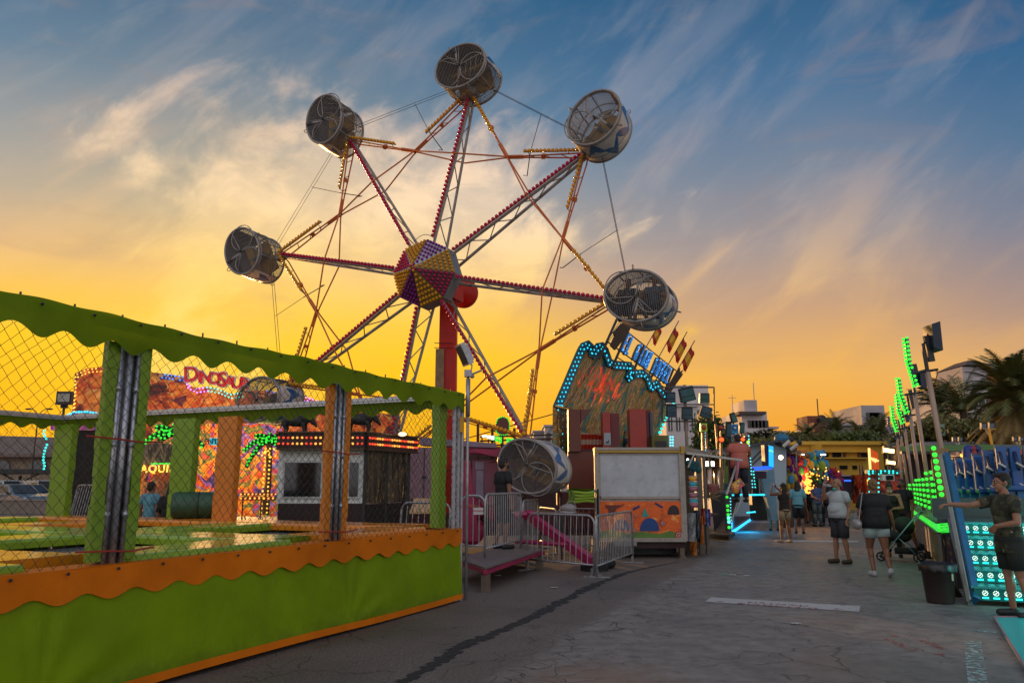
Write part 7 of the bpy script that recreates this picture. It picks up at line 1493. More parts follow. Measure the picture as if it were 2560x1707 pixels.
mb = MB(); a_, b_ = at(2334,1120,13.9), at(2354,1236,13.9); mb.beam(a_+Vector((.15,.1,0)), b_+Vector((.15,.1,-.4)), .3, .05, up=(0,1,0)); mb.build('corner_board', M('bronze board', (.22,.12,.05), .4, .3, .3), rd); bo = rd.children[-1]
mb = MB(); mb.bulbs([a_, b_], (b_-a_).length/7.02, .052); sub(mb, 'lamp_domes', ledG, bo)
# tilted blue rail
br_ = T('blue_rail', 'slanting blue steel rail at the corner of the stairs, gripped by the man in camouflage', 'rail', G(2425,1518)); mb = MB(); A_, B_ = at(2362,1137,12.8), at(2436,1500,10.9); mb.beam(A_, B_, .10, .13, up=(0,1,0)); mb.build('rail_bar', M('blue paint', (.008,.10,.22), .35, .1, .2, 4, coat=.3), br_)
mb = MB(); mb.beam(A_+Vector((-.075,.0,0)), B_+Vector((-.075,0,0)), .02, .07, up=(0,1,0)); mb.build('edge_strip', M('pale edge', (.30,.34,.30), .4), br_)
mb = MB(); mb.beam(at(2377,1285,12.0), at(2428,1515,10.95), .06, .04, up=(0,1,0)); mb.build('painted_board', mural('blue board mural', [(30,40,110),(70,80,150),(110,90,120),(40,60,130)], (2,.6), 2.0), br_)
# light poles along the ride front
specs = [(2356,1137,2319,930,14.4,2333,843,None),(2306,1110,2287,985,17.6,2302,948,((2284,965),(2258,845))),(2286,1110,2276,1040,20.6,None,None,((2263,1032),(2240,945))),(2268,1115,2262,1072,23.6,None,None,((2253,1058),(2237,985))),(2256,1118,2252,1090,26.5,None,None,((2239,1078),(2225,1015))),(2246,1122,2243,1095,29.4,None,None,((2226,1082),(2216,1042)))]
ordn = ('tallest and nearest ride pole, carrying a floodlight at its top','second ride pole, with the largest curved green lamp strip','third ride pole, its slim green strip leaning left','fourth ride pole with a shorter green strip','fifth ride pole, small green strip near the white building','farthest ride pole with unlit grey blue strip')
for i, (bx, by, tx, ty_, Yd, fx, fy, stp_) in enumerate(specs):
    o = T('light_pole', ordn[i], 'light pole', (at(bx,by,Yd).x, Yd, 0), 0, 'leaning poles along the green lamp ride'); A_, B_ = at(bx,by,Yd), at(tx,ty_,Yd); dn = (A_-B_).normalized()
    mb = MB(); mb.tube([A_+dn*((A_.z-.95)/max(.2,-dn.z)), B_], .05 if i == 0 else .045, 8); mb.build('pole', M('pole timber', (.36,.25,.19), .5, .2, .15), o, True)
    mb = MB(); mb.tube([B_, B_+Vector((-.04,0,.55))], .035, 6); mb.tube([B_+Vector((-.25,0,-.02)), B_+Vector((.2,0,.05))], .025, 5); mb.box(B_+Vector((.07,0,.45)), (.11,.06,.5), M4=Matrix.Rotation(-.12,3,'Y')); mb.tube([B_+Vector((.1,0,.05)), B_+Vector((.20,0,.0)), B_+Vector((.12,0,-.18))], .01, 4); mb.build('fixture', darkm, o)
    if fx:
        c_ = at(fx, fy, Yd); mb = MB(); hh = .28 if i == 0 else .22; mb.hexa([c_+Vector(v)*hh for v in ((-.35,-.6,-.8),(.25,-.6,-1),(.25,.6,-1),(-.35,.6,-.8),(-.35,-.6,.8),(.25,-.6,1),(.25,.6,1),(-.35,.6,.8))]); mb.tube([c_+Vector((-.07,0,.1)), B_+Vector((-.04,0,.50))], .015, 5); mb.build('floodlight', M('navy flood housing', (.012,.02,.04), .4, .3), o)
    if stp_:
        (x0, y0), (x1, y1) = stp_; a_, b_ = at(x0, y0, Yd-.1), at(x1, y1, Yd-.1); md = a_.lerp(b_, .5)+Vector((-.05,0,0)); path = [a_, md, b_]
        mb = MB(); mb.tube([p+Vector((.09,.05,0)) for p in path], .055, 6); mb.build('strip_backing', M('violet blue backing', (.035,.025,.12), .4), o); bk = o.children[-1]
        mb = MB(); mb.bulbs(path, .085, .042); mb.bulbs([p+Vector((.06,-.05,.03)) for p in path], .10, .038); sub(mb, 'lamps', ledG if i < 5 else M('unlit lamp', (.25,.27,.34), .3), bk)
        mb = MB(); mb.tube([a_, B_+Vector((0,0,-.1))], .02, 5); mb.build('strip_arm', M('blue arm', (.01,.10,.2), .4), o)
# stairs
sr = T('lit_staircase', 'metal stairs whose risers glow turquoise with round lamp clusters', 'stairs', G(2432,1515)); S0 = G(2432,1512); 
def sp3(s, t, z): return Vector((S0.x,S0.y,0))+D_*s+R_*t+Vector((0,0,z))
cyd = M('turquoise plate', (.015,.22,.20), .3, .5, .3, 8); tread = M('turquoise tread', (.05,.40,.38), .25, .6, .3, 18, .4, 50); cly = M('turquoise block lamp', (.03,.85,.78), .3, emit=1.5, var=.2, scale=30); rdl = M('round lamp cluster', (.85,1.,.85), .3, emit=1.1, var=.3, scale=80)
SW = 2.6; RH, RD = .195, .40
for i in range(5):
    z0 = .07+i*RH; s0 = i*RD
    mb = MB(); mb.hexa([sp3(s0,.03,z0), sp3(s0,SW,z0), sp3(s0+.03,SW,z0), sp3(s0+.03,.03,z0), sp3(s0,.03,z0+RH-.03), sp3(s0,SW,z0+RH-.03), sp3(s0+.03,SW,z0+RH-.03), sp3(s0+.03,.03,z0+RH-.03)]); mb.build('riser', cyd, sr); ri = sr.children[-1]
    q = MB(); q2 = MB()
    for j in range(19):
        t_ = .16+j*.128; c_ = sp3(s0-.008, t_, z0+RH*.50)
        for a in range(9): an = a*2*pi/9; q2.ball(c_+R_*(.030*cos(an))+Vector((0,0,.030*sin(an))), .0085)
        q2.ball(c_, .010); q2.ball(c_+R_*.014+Vector((0,0,.012)), .007); q2.ball(c_-R_*.014-Vector((0,0,.012)), .007)
        for dz_, hh in ((.068,.010),(-.062,.014)):
            for kx in range(5): cc_ = c_+R_*(-.032+kx*.016)+Vector((0,0,dz_)); q.box(cc_, (.012,.012,hh*1.6), atan2(R_.y,R_.x))
    sub(q2, 'round_lamps', rdl, ri); sub(q, 'block_lamps', cly, ri)
    mb = MB(); zt_ = z0+RH-.01; mb.hexa([sp3(s0-.05,.0,zt_-.025), sp3(s0-.05,SW,zt_-.025), sp3(s0+RD+.02,SW,zt_-.025), sp3(s0+RD+.02,.0,zt_-.025), sp3(s0-.05,.0,zt_), sp3(s0-.05,SW,zt_), sp3(s0+RD+.02,SW,zt_), sp3(s0+RD+.02,.0,zt_)]); mb.build('tread', tread, sr)
mb = MB(); mb.hexa([sp3(-.10,-.06,.0), sp3(.1,-.06,.0), sp3(.1,.0,.0), sp3(-.10,.0,.0), sp3(5*RD-.1,-.06,1.08), sp3(5*RD+.1,-.06,1.08), sp3(5*RD+.1,.0,1.08), sp3(5*RD-.1,.0,1.08)]); mb.build('stringer', M('stringer grey', (.13,.15,.14), .45, .4), sr)
mb = MB(); mb.hexa([sp3(5*RD,-.2,1.0), sp3(5*RD,4.5,1.0), sp3(5*RD+2.6,4.5,1.0), sp3(5*RD+2.6,-.2,1.0), sp3(5*RD,-.2,1.07), sp3(5*RD,4.5,1.07), sp3(5*RD+2.6,4.5,1.07), sp3(5*RD+2.6,-.2,1.07)]); mb.hexa([sp3(5*RD+1.0,-.2,1.07), sp3(5*RD+1.0,4.5,1.07), sp3(5*RD+1.1,4.5,1.07), sp3(5*RD+1.1,-.2,1.07), sp3(5*RD+1.0,-.2,1.38), sp3(5*RD+1.0,4.5,1.38), sp3(5*RD+1.1,4.5,1.38), sp3(5*RD+1.1,-.2,1.38)]); mb.build('landing', M('landing grey green', (.06,.085,.08), .4, .4, .2), sr)
mb = MB()
for t_ in (0, 1.2, 2.4): mb.beam(sp3(.1,t_,0), sp3(.1,t_,.1), .08, .08); mb.beam(sp3(1.9,t_,0), sp3(1.9,t_,1.0), .08, .08)
mb.build('support', darkm, sr)
mt_ = T('metal_mat', 'turquoise lit ribbed metal plate lying on the ground at the foot of the stairs', 'mat', G(2540,1600)); a_, b_, c_, d_ = G(2486,1548,.0), G(2640,1548,.0), G(2700,1720,.0), G(2578,1700,.0)
rbm = bpy.data.materials.new('ribbed turquoise plate'); rbm.use_nodes = True; t = NT(rbm.node_tree); ob = t.n('ShaderNodeTexCoord').outputs['Object']; wv = t.n('ShaderNodeTexWave', {'Vector': ob, 'Scale': 18.0, 'Distortion': 1.5, 'Detail': 2.0}, bands_direction='Y').outputs['Fac']
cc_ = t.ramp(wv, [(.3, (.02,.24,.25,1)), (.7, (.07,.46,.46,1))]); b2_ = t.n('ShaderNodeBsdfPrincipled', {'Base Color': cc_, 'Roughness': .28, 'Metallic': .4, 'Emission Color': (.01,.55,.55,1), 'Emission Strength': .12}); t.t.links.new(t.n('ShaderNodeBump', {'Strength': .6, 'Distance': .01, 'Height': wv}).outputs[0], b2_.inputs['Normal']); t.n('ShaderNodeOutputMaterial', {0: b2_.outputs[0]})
mb = MB(); mb.prism([a_, b_, c_, d_], (0,0,.03)); mb.build('plate', rbm, mt_); mb = MB(); mb.beam(a_+Vector((0,0,.035)), d_+Vector((0,0,.035)), .02, .015); mb.beam(a_+Vector((0,0,.035)), b_+Vector((0,0,.035)), .02, .015); mb.build('edge_trim', M('pink edge', (.30,.12,.16), .4), mt_)
for k_, (px_, py_, c_) in enumerate(((1812,1436,(.05,.5,.3)),(1832,1438,(.5,.48,.45)),(1850,1434,(.45,.30,.25)),(1868,1440,(.5,.5,.5)),(1245,1440,(.5,.5,.5)),(1385,1470,(.5,.4,.3)),(1990,1560,(.4,.4,.38)))):
    o = T('paper_scrap', ('green foil scrap lying in the lane beyond the marking','white paper scrap beside the green foil','pinkish paper scrap right of the white one','pale paper scrap, last in the row of litter','white scrap on the tarmac under the platform','tan scrap on the tarmac in front of the barriers','pale scrap on the bare tarmac below the white marking')[k_], 'scrap', G(px_, py_)); c0_ = G(px_, py_); mb = MB()
    mb.grid(lambda u, v: c0_+Vector(((u-.5)*.11, (v-.5)*.07, .008+.012*abs(sin(u*7+v*5+k_)))), 4, 3); mb.build('scrap', M('scrap %d' % k_, c_, .6), o)
# bin
bn = T('waste_bin', 'brown plastic bin with a black liner folded over its rim, by the painted wall', 'bin', G(2350,1512)); c_ = G(2352,1506); mb = MB(); mb.lathe([(.165,0),(.175,.02),(.215,.50),(.222,.50)], c_, 28); mb.build('bin_body', M('brown plastic', (.035,.022,.018), .5, 0, .15, 5), bn, True)
mb = MB(); n = 40; vs = []
for (r_, z_) in ((.19,.47),(.232,.535),(.245,.52),(.238,.43)):
    for i in range(n): a = 2*pi*i/n; k2 = 1+.018*sin(i*2.7)+.012*sin(i*5.1); vs.append(c_+Vector((r_*k2*cos(a), r_*k2*sin(a), z_+(.016*sin(i*1.9) if z_ < .5 else 0))))
mb.add(vs, [(r*n+i, r*n+(i+1)%n, (r+1)*n+(i+1)%n, (r+1)*n+i) for r in range(3) for i in range(n)]); mb.build('bin_liner', M('bin liner', (.008,.008,.010), .3, 0, .2), bn, True)
mb = MB(); mb.box(c_+Vector((.095,-.185,.36)), (.035,.01,.09), .5); mb.build('sticker', M('sticker', (.40,.36,.25), .5), bn)
for k_, (px_, py_, rr_) in enumerate(((2335,1395,.13),(2318,1375,.12),(2372,1490,.09))):
    o = T('cable_pile', ('coil of dark cable under the planked wall','second coil of dark cable, farther along the planked wall','dark wooden chock beside the bin')[k_], 'cable' if k_ < 2 else 'chock', G(px_,py_)); c_ = G(px_, py_); mb = MB()
    for q_ in range(3): mb.tube([c_+Vector(((rr_*1.3-.02*q_)*cos(a)*1.4, rr_*sin(a), .03+.05*q_+.02*sin(a*3))) for a in [i*pi/8 for i in range(16)]], .028, 6, closed=True)
    mb.build('coil' if k_ < 2 else 'block', rubber, o)
# ride seats
bluep = M('blue seat plastic', (.008,.085,.30), .35, 0, .2, 3, coat=.2); blued = M('navy seat plastic', (.006,.02,.07), .4)
sc0 = T('seat_platform', 'dark curved platform rim carrying the row of blue ride seats', 'platform', (at(2450,1260,17).x,17,0)); rim = [at(2380,1248,19.5), at(2400,1258,18), at(2430,1266,16.6), at(2470,1272,15.6), at(2520,1272,15), at(2580,1270,14.8), at(2700,1270,14.6)]
mb = MB(); k = len(rim); mb.add([p for p in rim]+[p-Vector((0,0,.14)) for p in rim]+[p+Vector((1.2,3.0,0)) for p in rim], [(i, i+1, k+i+1, k+i) for i in range(k-1)]+[(i, 2*k+i, 2*k+i+1, i+1) for i in range(k-1)]); mb.build('rim', M('dark rim', (.02,.022,.028), .5), sc0)
seat_p = [(2372,1246,20.2,.9),(2388,1250,19.2,.9),(2404,1254,18.3,.95),(2424,1258,17.4,1.0),(2446,1261,16.7,1.0),(2472,1263,16.1,1.05),(2502,1264,15.6,1.1),(2536,1262,15.2,1.15)]
for i, (px_, py_, Yd, s_) in enumerate(seat_p):
    p_ = at(px_, py_, Yd); o = L('ride_chair', ('leftmost blue ride seat, next to the slanting rail','second blue ride seat from the slanting rail','third blue ride seat from the slanting rail','fourth blue ride seat, right under the red and blue inflatable','fifth blue ride seat from the slanting rail','sixth blue ride seat, just left of the camouflage shirted man','seventh blue ride seat, above the head of the camouflage shirted man','rightmost blue ride seat at the picture edge')[i], 'seat', p_, radians(-12-i*1.5), 'blue seats round the ride'); o.scale = (s_,s_,s_)
    q = MB(); q.box((-.10,.05,.62), (.17,.09,.70)); q.box((.10,.05,.62), (.17,.09,.70)); q.box((0,-.14,.28), (.40,.34,.09)); q.build('seat_back', bluep, o, world=False); sb_ = o.children[-1]; bv = sb_.modifiers.new('b', 'BEVEL'); bv.width = .025; bv.segments = 2
    q = MB(); q.box((-.10,-.20,.13), (.16,.1,.34)); q.box((.10,-.20,.13), (.16,.1,.34)); q.build('leg_rest', M('light blue plastic', (.02,.14,.32), .35), o, world=False)
    q = MB(); q.tube([(-.13,-.0,.88),(-.13,-.12,.72),(-.13,-.20,.58)], .030, 6); q.tube([(.09,-.0,.88),(.09,-.12,.72),(.09,-.20,.58)], .030, 6); q.build('shoulder_bar', blued, o, True, world=False)
    q = MB(); q.tube([(-.19,-.20,.70),(-.10,-.24,.62)], .018, 6); q.tube([(.06,-.20,.70),(.16,-.24,.62)], .018, 6); q.tube([(-.17,-.22,.36),(-.08,-.25,.28)], .018, 6); q.tube([(.07,-.22,.36),(.16,-.25,.28)], .018, 6); q.build('grab_handle', M('pale handle', (.55,.52,.48), .35), o, True, world=False)
    q = MB(); q.box((.255,.06,.50), (.07,.10,1.0)); q.box((0,.12,.95), (.36,.05,.12)); q.build('side_post', M('slate post', (.10,.12,.17), .4, .3), o, world=False)
    q = MB(); q.box((0,.0,.06), (.44,.4,.14)); q.build('seat_base', blued, o, world=False)
# inflatable, boxes and lamps behind the seats
inf = T('inflatable_column', 'bulging red and blue inflatable standing behind the seats', 'inflatable', at(2432,1150,21)); c_ = at(2432,1141,21)
for k_, (dx_, mt) in enumerate(((-.16,M('inflatable blue', (.01,.03,.20), .35)),(.0,M('inflatable red', (.26,.010,.012), .35)),(.17,M('inflatable navy', (.01,.02,.11), .35)))):
    mb = MB(); mb.sphere(c_+Vector((dx_,0,-.12)), (.13,.16,.42), 12, 10); mb.sphere(c_+Vector((dx_*.6,-.02,.20)), (.09,.10,.12), 10, 6); mb.build('lobe', mt, inf, True)
rs = T('rail_stall', 'long stall with a green awning and warm lamps behind the blue seats', 'stall', (at(2400,1130,24).x,24,0))
mb = MB(); mb.grid(lambda u, v: at(2252+(2760-2252)*u, 1128-13*v-5*math.sin(pi*min(1,u*1.3))*v, 24+1.2*v), 12, 4); mb.build('awning', M('awning green', (.09,.17,.015), .6, 0, .15), rs)
mb = MB(); mb.beam(at(2252,1131,24), at(2760,1129,24), .12, .08); mb.beam(at(2380,1146,23.4), at(2760,1146,23.4), .1, .06); mb.build('beam', darkm, rs)
mb = MB(); prect(mb, 2370, 1128, 2800, 1240, 25.5, .2); mb.build('back_wall', M('olive dark wall', (.05,.06,.015), .7, 0, .4), rs)
for k_, (x0, y0, x1, y1, c_) in enumerate(((2390,1129,2399,1141,(.42,.26,.22)),(2399,1130,2424,1140,(.28,.03,.03)),(2474,1126,2494,1138,(.60,.33,.22)),(2496,1128,2518,1138,(.50,.24,.22)),(2520,1126,2536,1133,(.30,.32,.33)),(2546,1124,2562,1136,(.55,.10,.04)),(2468,1144,2486,1156,(.45,.26,.17)),(2398,1150,2424,1160,(.28,.03,.03)))):
    mb = MB(); prect(mb, x0, y0, x1, y1, 23.2, .3); mb.build('goods_box', M('goods %d' % k_, c_, .6, 0, .3, 6), rs)
mb = MB()
for x_, y_ in ((2404,1138),(2414,1138),(2396,1161),(2403,1161),(2410,1161),(2416,1161)): mb.sphere(at(x_,y_,23.0), .045, 8, 6)
mb.build('lamps', M('warm yellow lamp', (1,.62,.03), .3, emit=2.4, var=0), rs)
# ================================================================== pavilion with white roof, lawn canopy
pv = T('roof_pavilion', 'wide low pavilion with a pale flat pitched roof behind the right hand stalls', 'pavilion', (at(2450,1100,42).x,42,0))
mb = MB(); mb.hexa([at(2255,1122,38), at(2900,1112,38), at(2900,1095,50), at(2300,1098,50), at(2255,1119,38), at(2900,1094,40), at(2900,1088,50), at(2380,1092,50)]); mb.build('roof', M('pale roof', (.23,.21,.21), .7, 0, .1, .5), pv)
mb = MB(); mb.prism([at(2352,1093,46), at(2430,1082,46), at(2514,1088,46), at(2514,1090,46), at(2352,1096,46)], (0,6,0)); mb.build('upper_roof', M('pale roof light', (.30,.27,.25), .7), pv)
mb = MB(); prect(mb, 2358, 1091, 2512, 1101, 46.5, 3); prect(mb, 2260, 1112, 2900, 1240, 41, 1); mb.build('wall', M('dark brown wall', (.045,.025,.018), .8), pv)  # plain dark brown colour for the walls
for k_, (px_, py_) in enumerate(((2386,1098),(2401,1098),(2537,1097),(2554,1097),(2459,1065),(2479,1064))):
    o = T('floodlight', ('left one of the pair of small floodlights on the pale roof','right one of the pair of small floodlights on the pale roof','left one of the twin floodlights at the right edge of the roof','right one of the twin floodlights at the right edge of the roof','left floodlight head on the yellow pole','right floodlight head on the yellow pole')[k_], 'floodlight', at(px_,py_,34)); s_ = .30 if k_ > 3 else .20; Yd = 34
    mb = MB(); mb.box(at(px_,py_,Yd), (s_*.9,.12,s_), M4=Matrix.Rotation(.25,3,'X')); mb.build('housing', darkm, o); mb = MB(); mb.box(at(px_,py_,Yd-.08), (s_*.75,.02,s_*.7), M4=Matrix.Rotation(.25,3,'X')); mb.build('lens', M('flood glass grey', (.20,.23,.27), .3, .4), o); mb = MB(); b__ = at(px_,py_,Yd); mb.tube([b__, b__+Vector((.15*(1 if k_%2==0 else -1),0,-.35))], .02, 5); mb.build('bracket', steelw, o)
yp = T('yellow_pole', 'yellow pole carrying two floodlights in front of the pale roof', 'pole', at(2478,1110,34)); mb = MB(); mb.tube([at(2472,1073,34), at(2481,1116,34)], .055, 8); mb.beam(at(2456,1072,34), at(2488,1072,34), .1, .03); mb.build('tube', M('yellow pole paint', (.75,.36,.02), .4), yp); mb = MB(); b_ = at(2481,1116,34); mb.tube([b_, (b_.x,34,0)], .05, 6); mb.build('lower_tube', darkm, yp)  # yellow colour on the upper tube, dark steel below
fb = T('flower_bed', 'strip of dark red flowers along the roof edge at right', 'flower bed', at(2520,1108,36)); mb = MB()
for i in range(260): p_ = at(2470+i*1.1, 1111+rt_.uniform(-4,3)-min(i,20)*.12, 36+rt_.uniform(-.3,.3)); mb.ball(p_, .07)
mb.build('blossoms', M('dark red blossom', (.16,.012,.02), .8, 0, .4, 3), fb); fb['kind'] = 'stuff'
rb = T('round_logo_board', 'pale square board with a green and yellow ring emblem', 'sign', at(2352,1074,40)); mb = MB(); prect(mb, 2343, 1061, 2362, 1088, 40, .1); mb.build('board', M('pale green board', (.25,.36,.30), .6, var=.05), rb)
mb = MB(); c_ = at(2352,1075,39.93); mb.tube([c_+Vector((.15*cos(a),0,.15*sin(a))) for a in [i*pi/10 for i in range(20)]], .035, 6, closed=True); mb.build('ring', M('dark green ring', (.01,.06,.03), .6), rb); mb = MB(); disc(mb, 2352, 1075, .10, 39.95); mb.build('disc', M('dull yellow disc', (.35,.30,.03), .6), rb)
# ================================================================== buildings
winm = M('window dark', (.02,.02,.025), .2, var=.3, scale=.7)
def building(label, x0, x1, yt, D, depth, wm, floors, cols, balc=(), y_base=1225, name='apartment_building', roofm=None, win=(.5,.5), extra=None, rows_from=0):
    o = T(name, label, 'building', (at((x0+x1)/2,1210,D).x, D, 0)); a_, b_ = at(x0, yt, D), at(x1, yt, D); zt_ = (a_.z+b_.z)/2; w_ = b_.x-a_.x
    mb = MB(); mb.box(((a_.x+b_.x)/2, D+depth/2, zt_/2), (w_, depth, zt_)); mb.build('wall', wm, o)
    mb = MB(); mb.box(((a_.x+b_.x)/2, D+depth/2-.1, zt_+.12), (w_+.4, depth+.4, .24)); mb.build('roof', roofm or wm, o)
    fh = 3.0
    for f in range(floors):
        z_ = zt_-1.5-f*fh
        if z_ < 1: break
        for c in range(cols):
            xx = a_.x+w_*(c+.5)/cols; ww = w_/cols*win[0]
            mb = MB(); mb.box((xx, D-.02, z_), (ww, .14, 1.5*win[1]*2*.75)); mb.build('window', winm, o); wn = o.children[-1]
            if D < 80: q = MB(); q.box((xx, D-.10, z_), (.06,.03,1.5*win[1]*1.5)); sub(q, 'frame', M('window frame pale', (1,1,1)), wn)
        if f in balc:
            mb = MB(); mb.box(((a_.x+b_.x)/2, D-.7, z_-1.1), (w_*1.02, 1.4, .25)); mb.box(((a_.x+b_.x)/2, D-1.38, z_-.6), (w_*1.02, .08, .9)); mb.build('balcony', wm, o)
    return o, a_, b_, zt_
def winrow(o, x0, x1, y, z, n, w_, h_):
    for i in range(n): mb = MB(); mb.box((x0+(x1-x0)*(i+.5)/n, y, z), (w_, .12, h_)); mb.build('window', winm, o)
wbm = M('white render', (.56,.51,.50), .75, 0, .12, .3, dirt=.15); wb2 = M('grey white render', (.36,.33,.34), .75, 0, .12, .3, dirt=.15); brk = M('red brick', (.17,.055,.035), .8, 0, .2, .6); ybm = M('yellow render', (.70,.42,.05), .7, 0, .12, .25, dirt=.1); rfm = M('dark roof tile', (.07,.05,.05), .8)
o, a_, b_, zt_ = building('white stepped apartment block rising behind the floodlight rig', 1664, 1742, 1016, 66, 12, wbm, 5, 4, (1,2,3))
mb = MB(); mb.box(((b_.x+1.2), 72, zt_*.42), (2.6, 10, zt_*.84)); mb.box((a_.x+w_ if False else a_.x+2.5, 71, zt_+1.0), (3.5,6,2.2)); mb.build('wing', wbm, o); mb = MB(); mb.beam((a_.x+2,64.4,zt_-6.6),(a_.x+5.4,64.4,zt_-6.6), 1.4, .5); mb.build('blue_awning', M('blue awning', (.01,.09,.25), .6), o)
building('low pale block behind the signal lamps, left of the pine', 1742, 1838, 1083, 72, 10, wb2, 2, 5, (1,))
o, a_, b_, zt_ = building('broad white apartment block with a tiled penthouse and long balconies', 1858, 1962, 1082, 95, 14, wbm, 3, 6, (0,1))
mb = MB(); mb.box(((a_.x+b_.x)/2-.6, 101, zt_+1.4), ((b_.x-a_.x)*.62, 9, 2.8)); mb.build('penthouse', wbm, o); winrow(o, a_.x+1.2, b_.x-1.6, 96.4, zt_+1.2, 5, .7, .9); winrow(o, a_.x+.6, b_.x-.4, 94.9, zt_-1.4, 6, .6, .8); mb = MB(); mb.box(((a_.x+b_.x)/2-1.2, 97.0, zt_+2.5), ((b_.x-a_.x)*.66, 3.5, .35)); mb.build('roof', rfm, o)
mb = MB(); mb.box(((a_.x+b_.x)/2-.2, 102, zt_+3.6), ((b_.x-a_.x)*.32, 6, 1.8)); mb.box((b_.x-.8, 100, zt_+.8), (1.6,6,.25)); mb.tube([(a_.x+3.5,101,zt_+4.5),(a_.x+3.5,101,zt_+7)], .05, 4); mb.tube([(a_.x+.6,101,zt_+2.8),(a_.x+.6,101,zt_+5.4)], .04, 4); mb.tube([(a_.x+.1,101,zt_+5),(a_.x+1.1,101,zt_+5)], .03, 4); mb.build('chimney', wb2, o)
building('row of low pale houses between the two palm groups', 1958, 2012, 1092, 90, 8, wb2, 2, 4)
o, a_, b_, zt_ = building('red brick house with a striped awning and a pale parapet', 2006, 2072, 1084, 78, 10, brk, 1, 2)
mb = MB(); mb.hexa([Vector((a_.x+2.0,76.2,zt_-2.0)), Vector((b_.x-.2,76.2,zt_-2.0)), Vector((b_.x-.2,78,zt_-.6)), Vector((a_.x+2.4,78,zt_-.6)), Vector((a_.x+2.0,76.2,zt_-1.9)), Vector((b_.x-.2,76.2,zt_-1.9)), Vector((b_.x-.2,78,zt_-.5)), Vector((a_.x+2.4,78,zt_-.5))]); mb.build('striped_awning', M('grey awning', (.24,.24,.28), .6), o); mb = MB(); mb.box(((a_.x+b_.x)/2+.9, 76.4, zt_-4.5), (5.2,1.2,1.2)); mb.build('balcony', wbm, o)
o, a_, b_, zt_ = building('tall white gabled house with a red corner tower and roof mast', 2078, 2131, 1064, 76, 9, wb2, 1, 1, win=(.12,.3))
mb = MB(); mb.box((a_.x-.3, 79, zt_*.5+.2), (2.0,4,zt_+.4)); mb.box((a_.x-.6, 80, zt_+.6), (1.5,3,1.2)); mb.build('tower', brk, o); mb = MB(); mb.tube([(a_.x+.0,79,zt_+.8),(a_.x+.0,79,zt_+3.0)], .06, 5); mb.box((a_.x+.5,79,zt_+.5), (1.8,3,.9)); mb.sphere((a_.x+.3,79,zt_+1.0), (.5,.5,.35), 8, 6); mb.build('roof_mast', darkm, o)
o, a_, b_, zt_ = building('grey white terraced block right of the Norfolk pines', 2166, 2240, 1072, 88, 12, wb2, 3, 3, (1,)); mb = MB(); mb.box(((a_.x+b_.x)/2-.3, 93, zt_+1.4), ((b_.x-a_.x)*.8, 8, 2.8)); mb.build('upper_storey', wb2, o); winrow(o, a_.x+.8, b_.x-1.2, 88.9, zt_+1.4, 4, .8, 1.1)
building('small grey apartment block seen between the wheel brace and the painted board', 1362, 1400, 1066, 110, 8, wb2, 4, 2, name='apartment_building'); building('lower grey block at the left of the small apartment block', 1334, 1364, 1080, 115, 8, wb2, 3, 2)
o, a_, b_, zt_ = building('yellow two storey building closing the lane', 1984, 2206, 1112, 52, 10, ybm, 0, 1, name='yellow_building')
for (x0, y0, x1, y1) in ((2082,1130,2103,1143),(2154,1132,2170,1143),(2100,1163,2119,1172),(2058,1134,2072,1141),(2036,1133,2048,1141),(2132,1163,2143,1172)): mb = MB(); prect(mb, x0, y0, x1, y1, 51.9, .2); mb.build('window', winm, o)
for (x0, y0, x1, y1) in ((2030,1128,2172,1130),(2030,1143,2172,1146)): mb = MB(); prect(mb, x0, y0, x1, y1, 51.6, .5); mb.build('ledge', ybm, o)
for x_ in (2110, 2146): mb = MB(); prect(mb, x_, 1130, x_+5, 1143, 51.85, .2); mb.build('shutter', brk, o)
mb = MB(); a2, b2 = at(1984,1112,52), at(2054,1110,46); mb.hexa([Vector((at(1956,1200,60).x,60,0)), Vector((at(2054,1200,50).x,50,0)), Vector((at(2054,1200,50).x,54,0)), Vector((at(1956,1200,60).x,64,0)), at(1956,1130,60), at(2054,1110,50), at(2054,1110,50)+Vector((0,4,0)), at(1956,1130,60)+Vector((0,4,0))]); mb.build('wing', ybm, o)
o, a_, b_, zt_ = building('flat roofed villa with a glazed upper floor on the slope at far right', 2412, 2520, 962, 62, 9, wbm, 1, 6, y_base=1100, win=(.8,.25)); mb = MB(); mb.box(((a_.x+b_.x)/2+1.0, 66, zt_+.9), (3.3,4,1.8)); mb.build('roof_room', wb2, o); mb = MB(); mb.hexa([Vector(v) for v in ((a_.x+1.2,63.6,zt_+1.9),(b_.x+.2,63.6,zt_+1.9),(b_.x+.2,68.4,zt_+1.9),(a_.x+1.2,68.4,zt_+1.9),(a_.x+2.3,65,zt_+2.5),(b_.x-.9,65,zt_+2.5),(b_.x-.9,67,zt_+2.5),(a_.x+2.3,67,zt_+2.5))]); mb.build('roof', rfm, o); mb = MB()
for i in range(9): mb.tube([(a_.x+.05+i*.18,61.9,zt_+.2),(a_.x+.05+i*.18,61.9,zt_+.75)], .012, 4)
mb.tube([(a_.x,61.9,zt_+.75),(a_.x+1.6,61.9,zt_+.75)], .02, 4); mb.build('railing', steelw, o)
o = T('striped_building', 'white building edge with slanting louvres at the right margin', 'building', (at(2580,1000,46).x,46,0)); mb = MB(); 
for i in range(24): mb.beam(at(2549,930+i*7.0,46), at(2610,890+i*7.0,46), .3, .10)
mb.build('louvre', M('bright louvre', (.62,.50,.42), .6), o); mb = MB(); prect(mb, 2553, 915, 2700, 1120, 46.6, 3); mb.build('wall', M('red brown wall', (.12,.03,.02), .8), o)
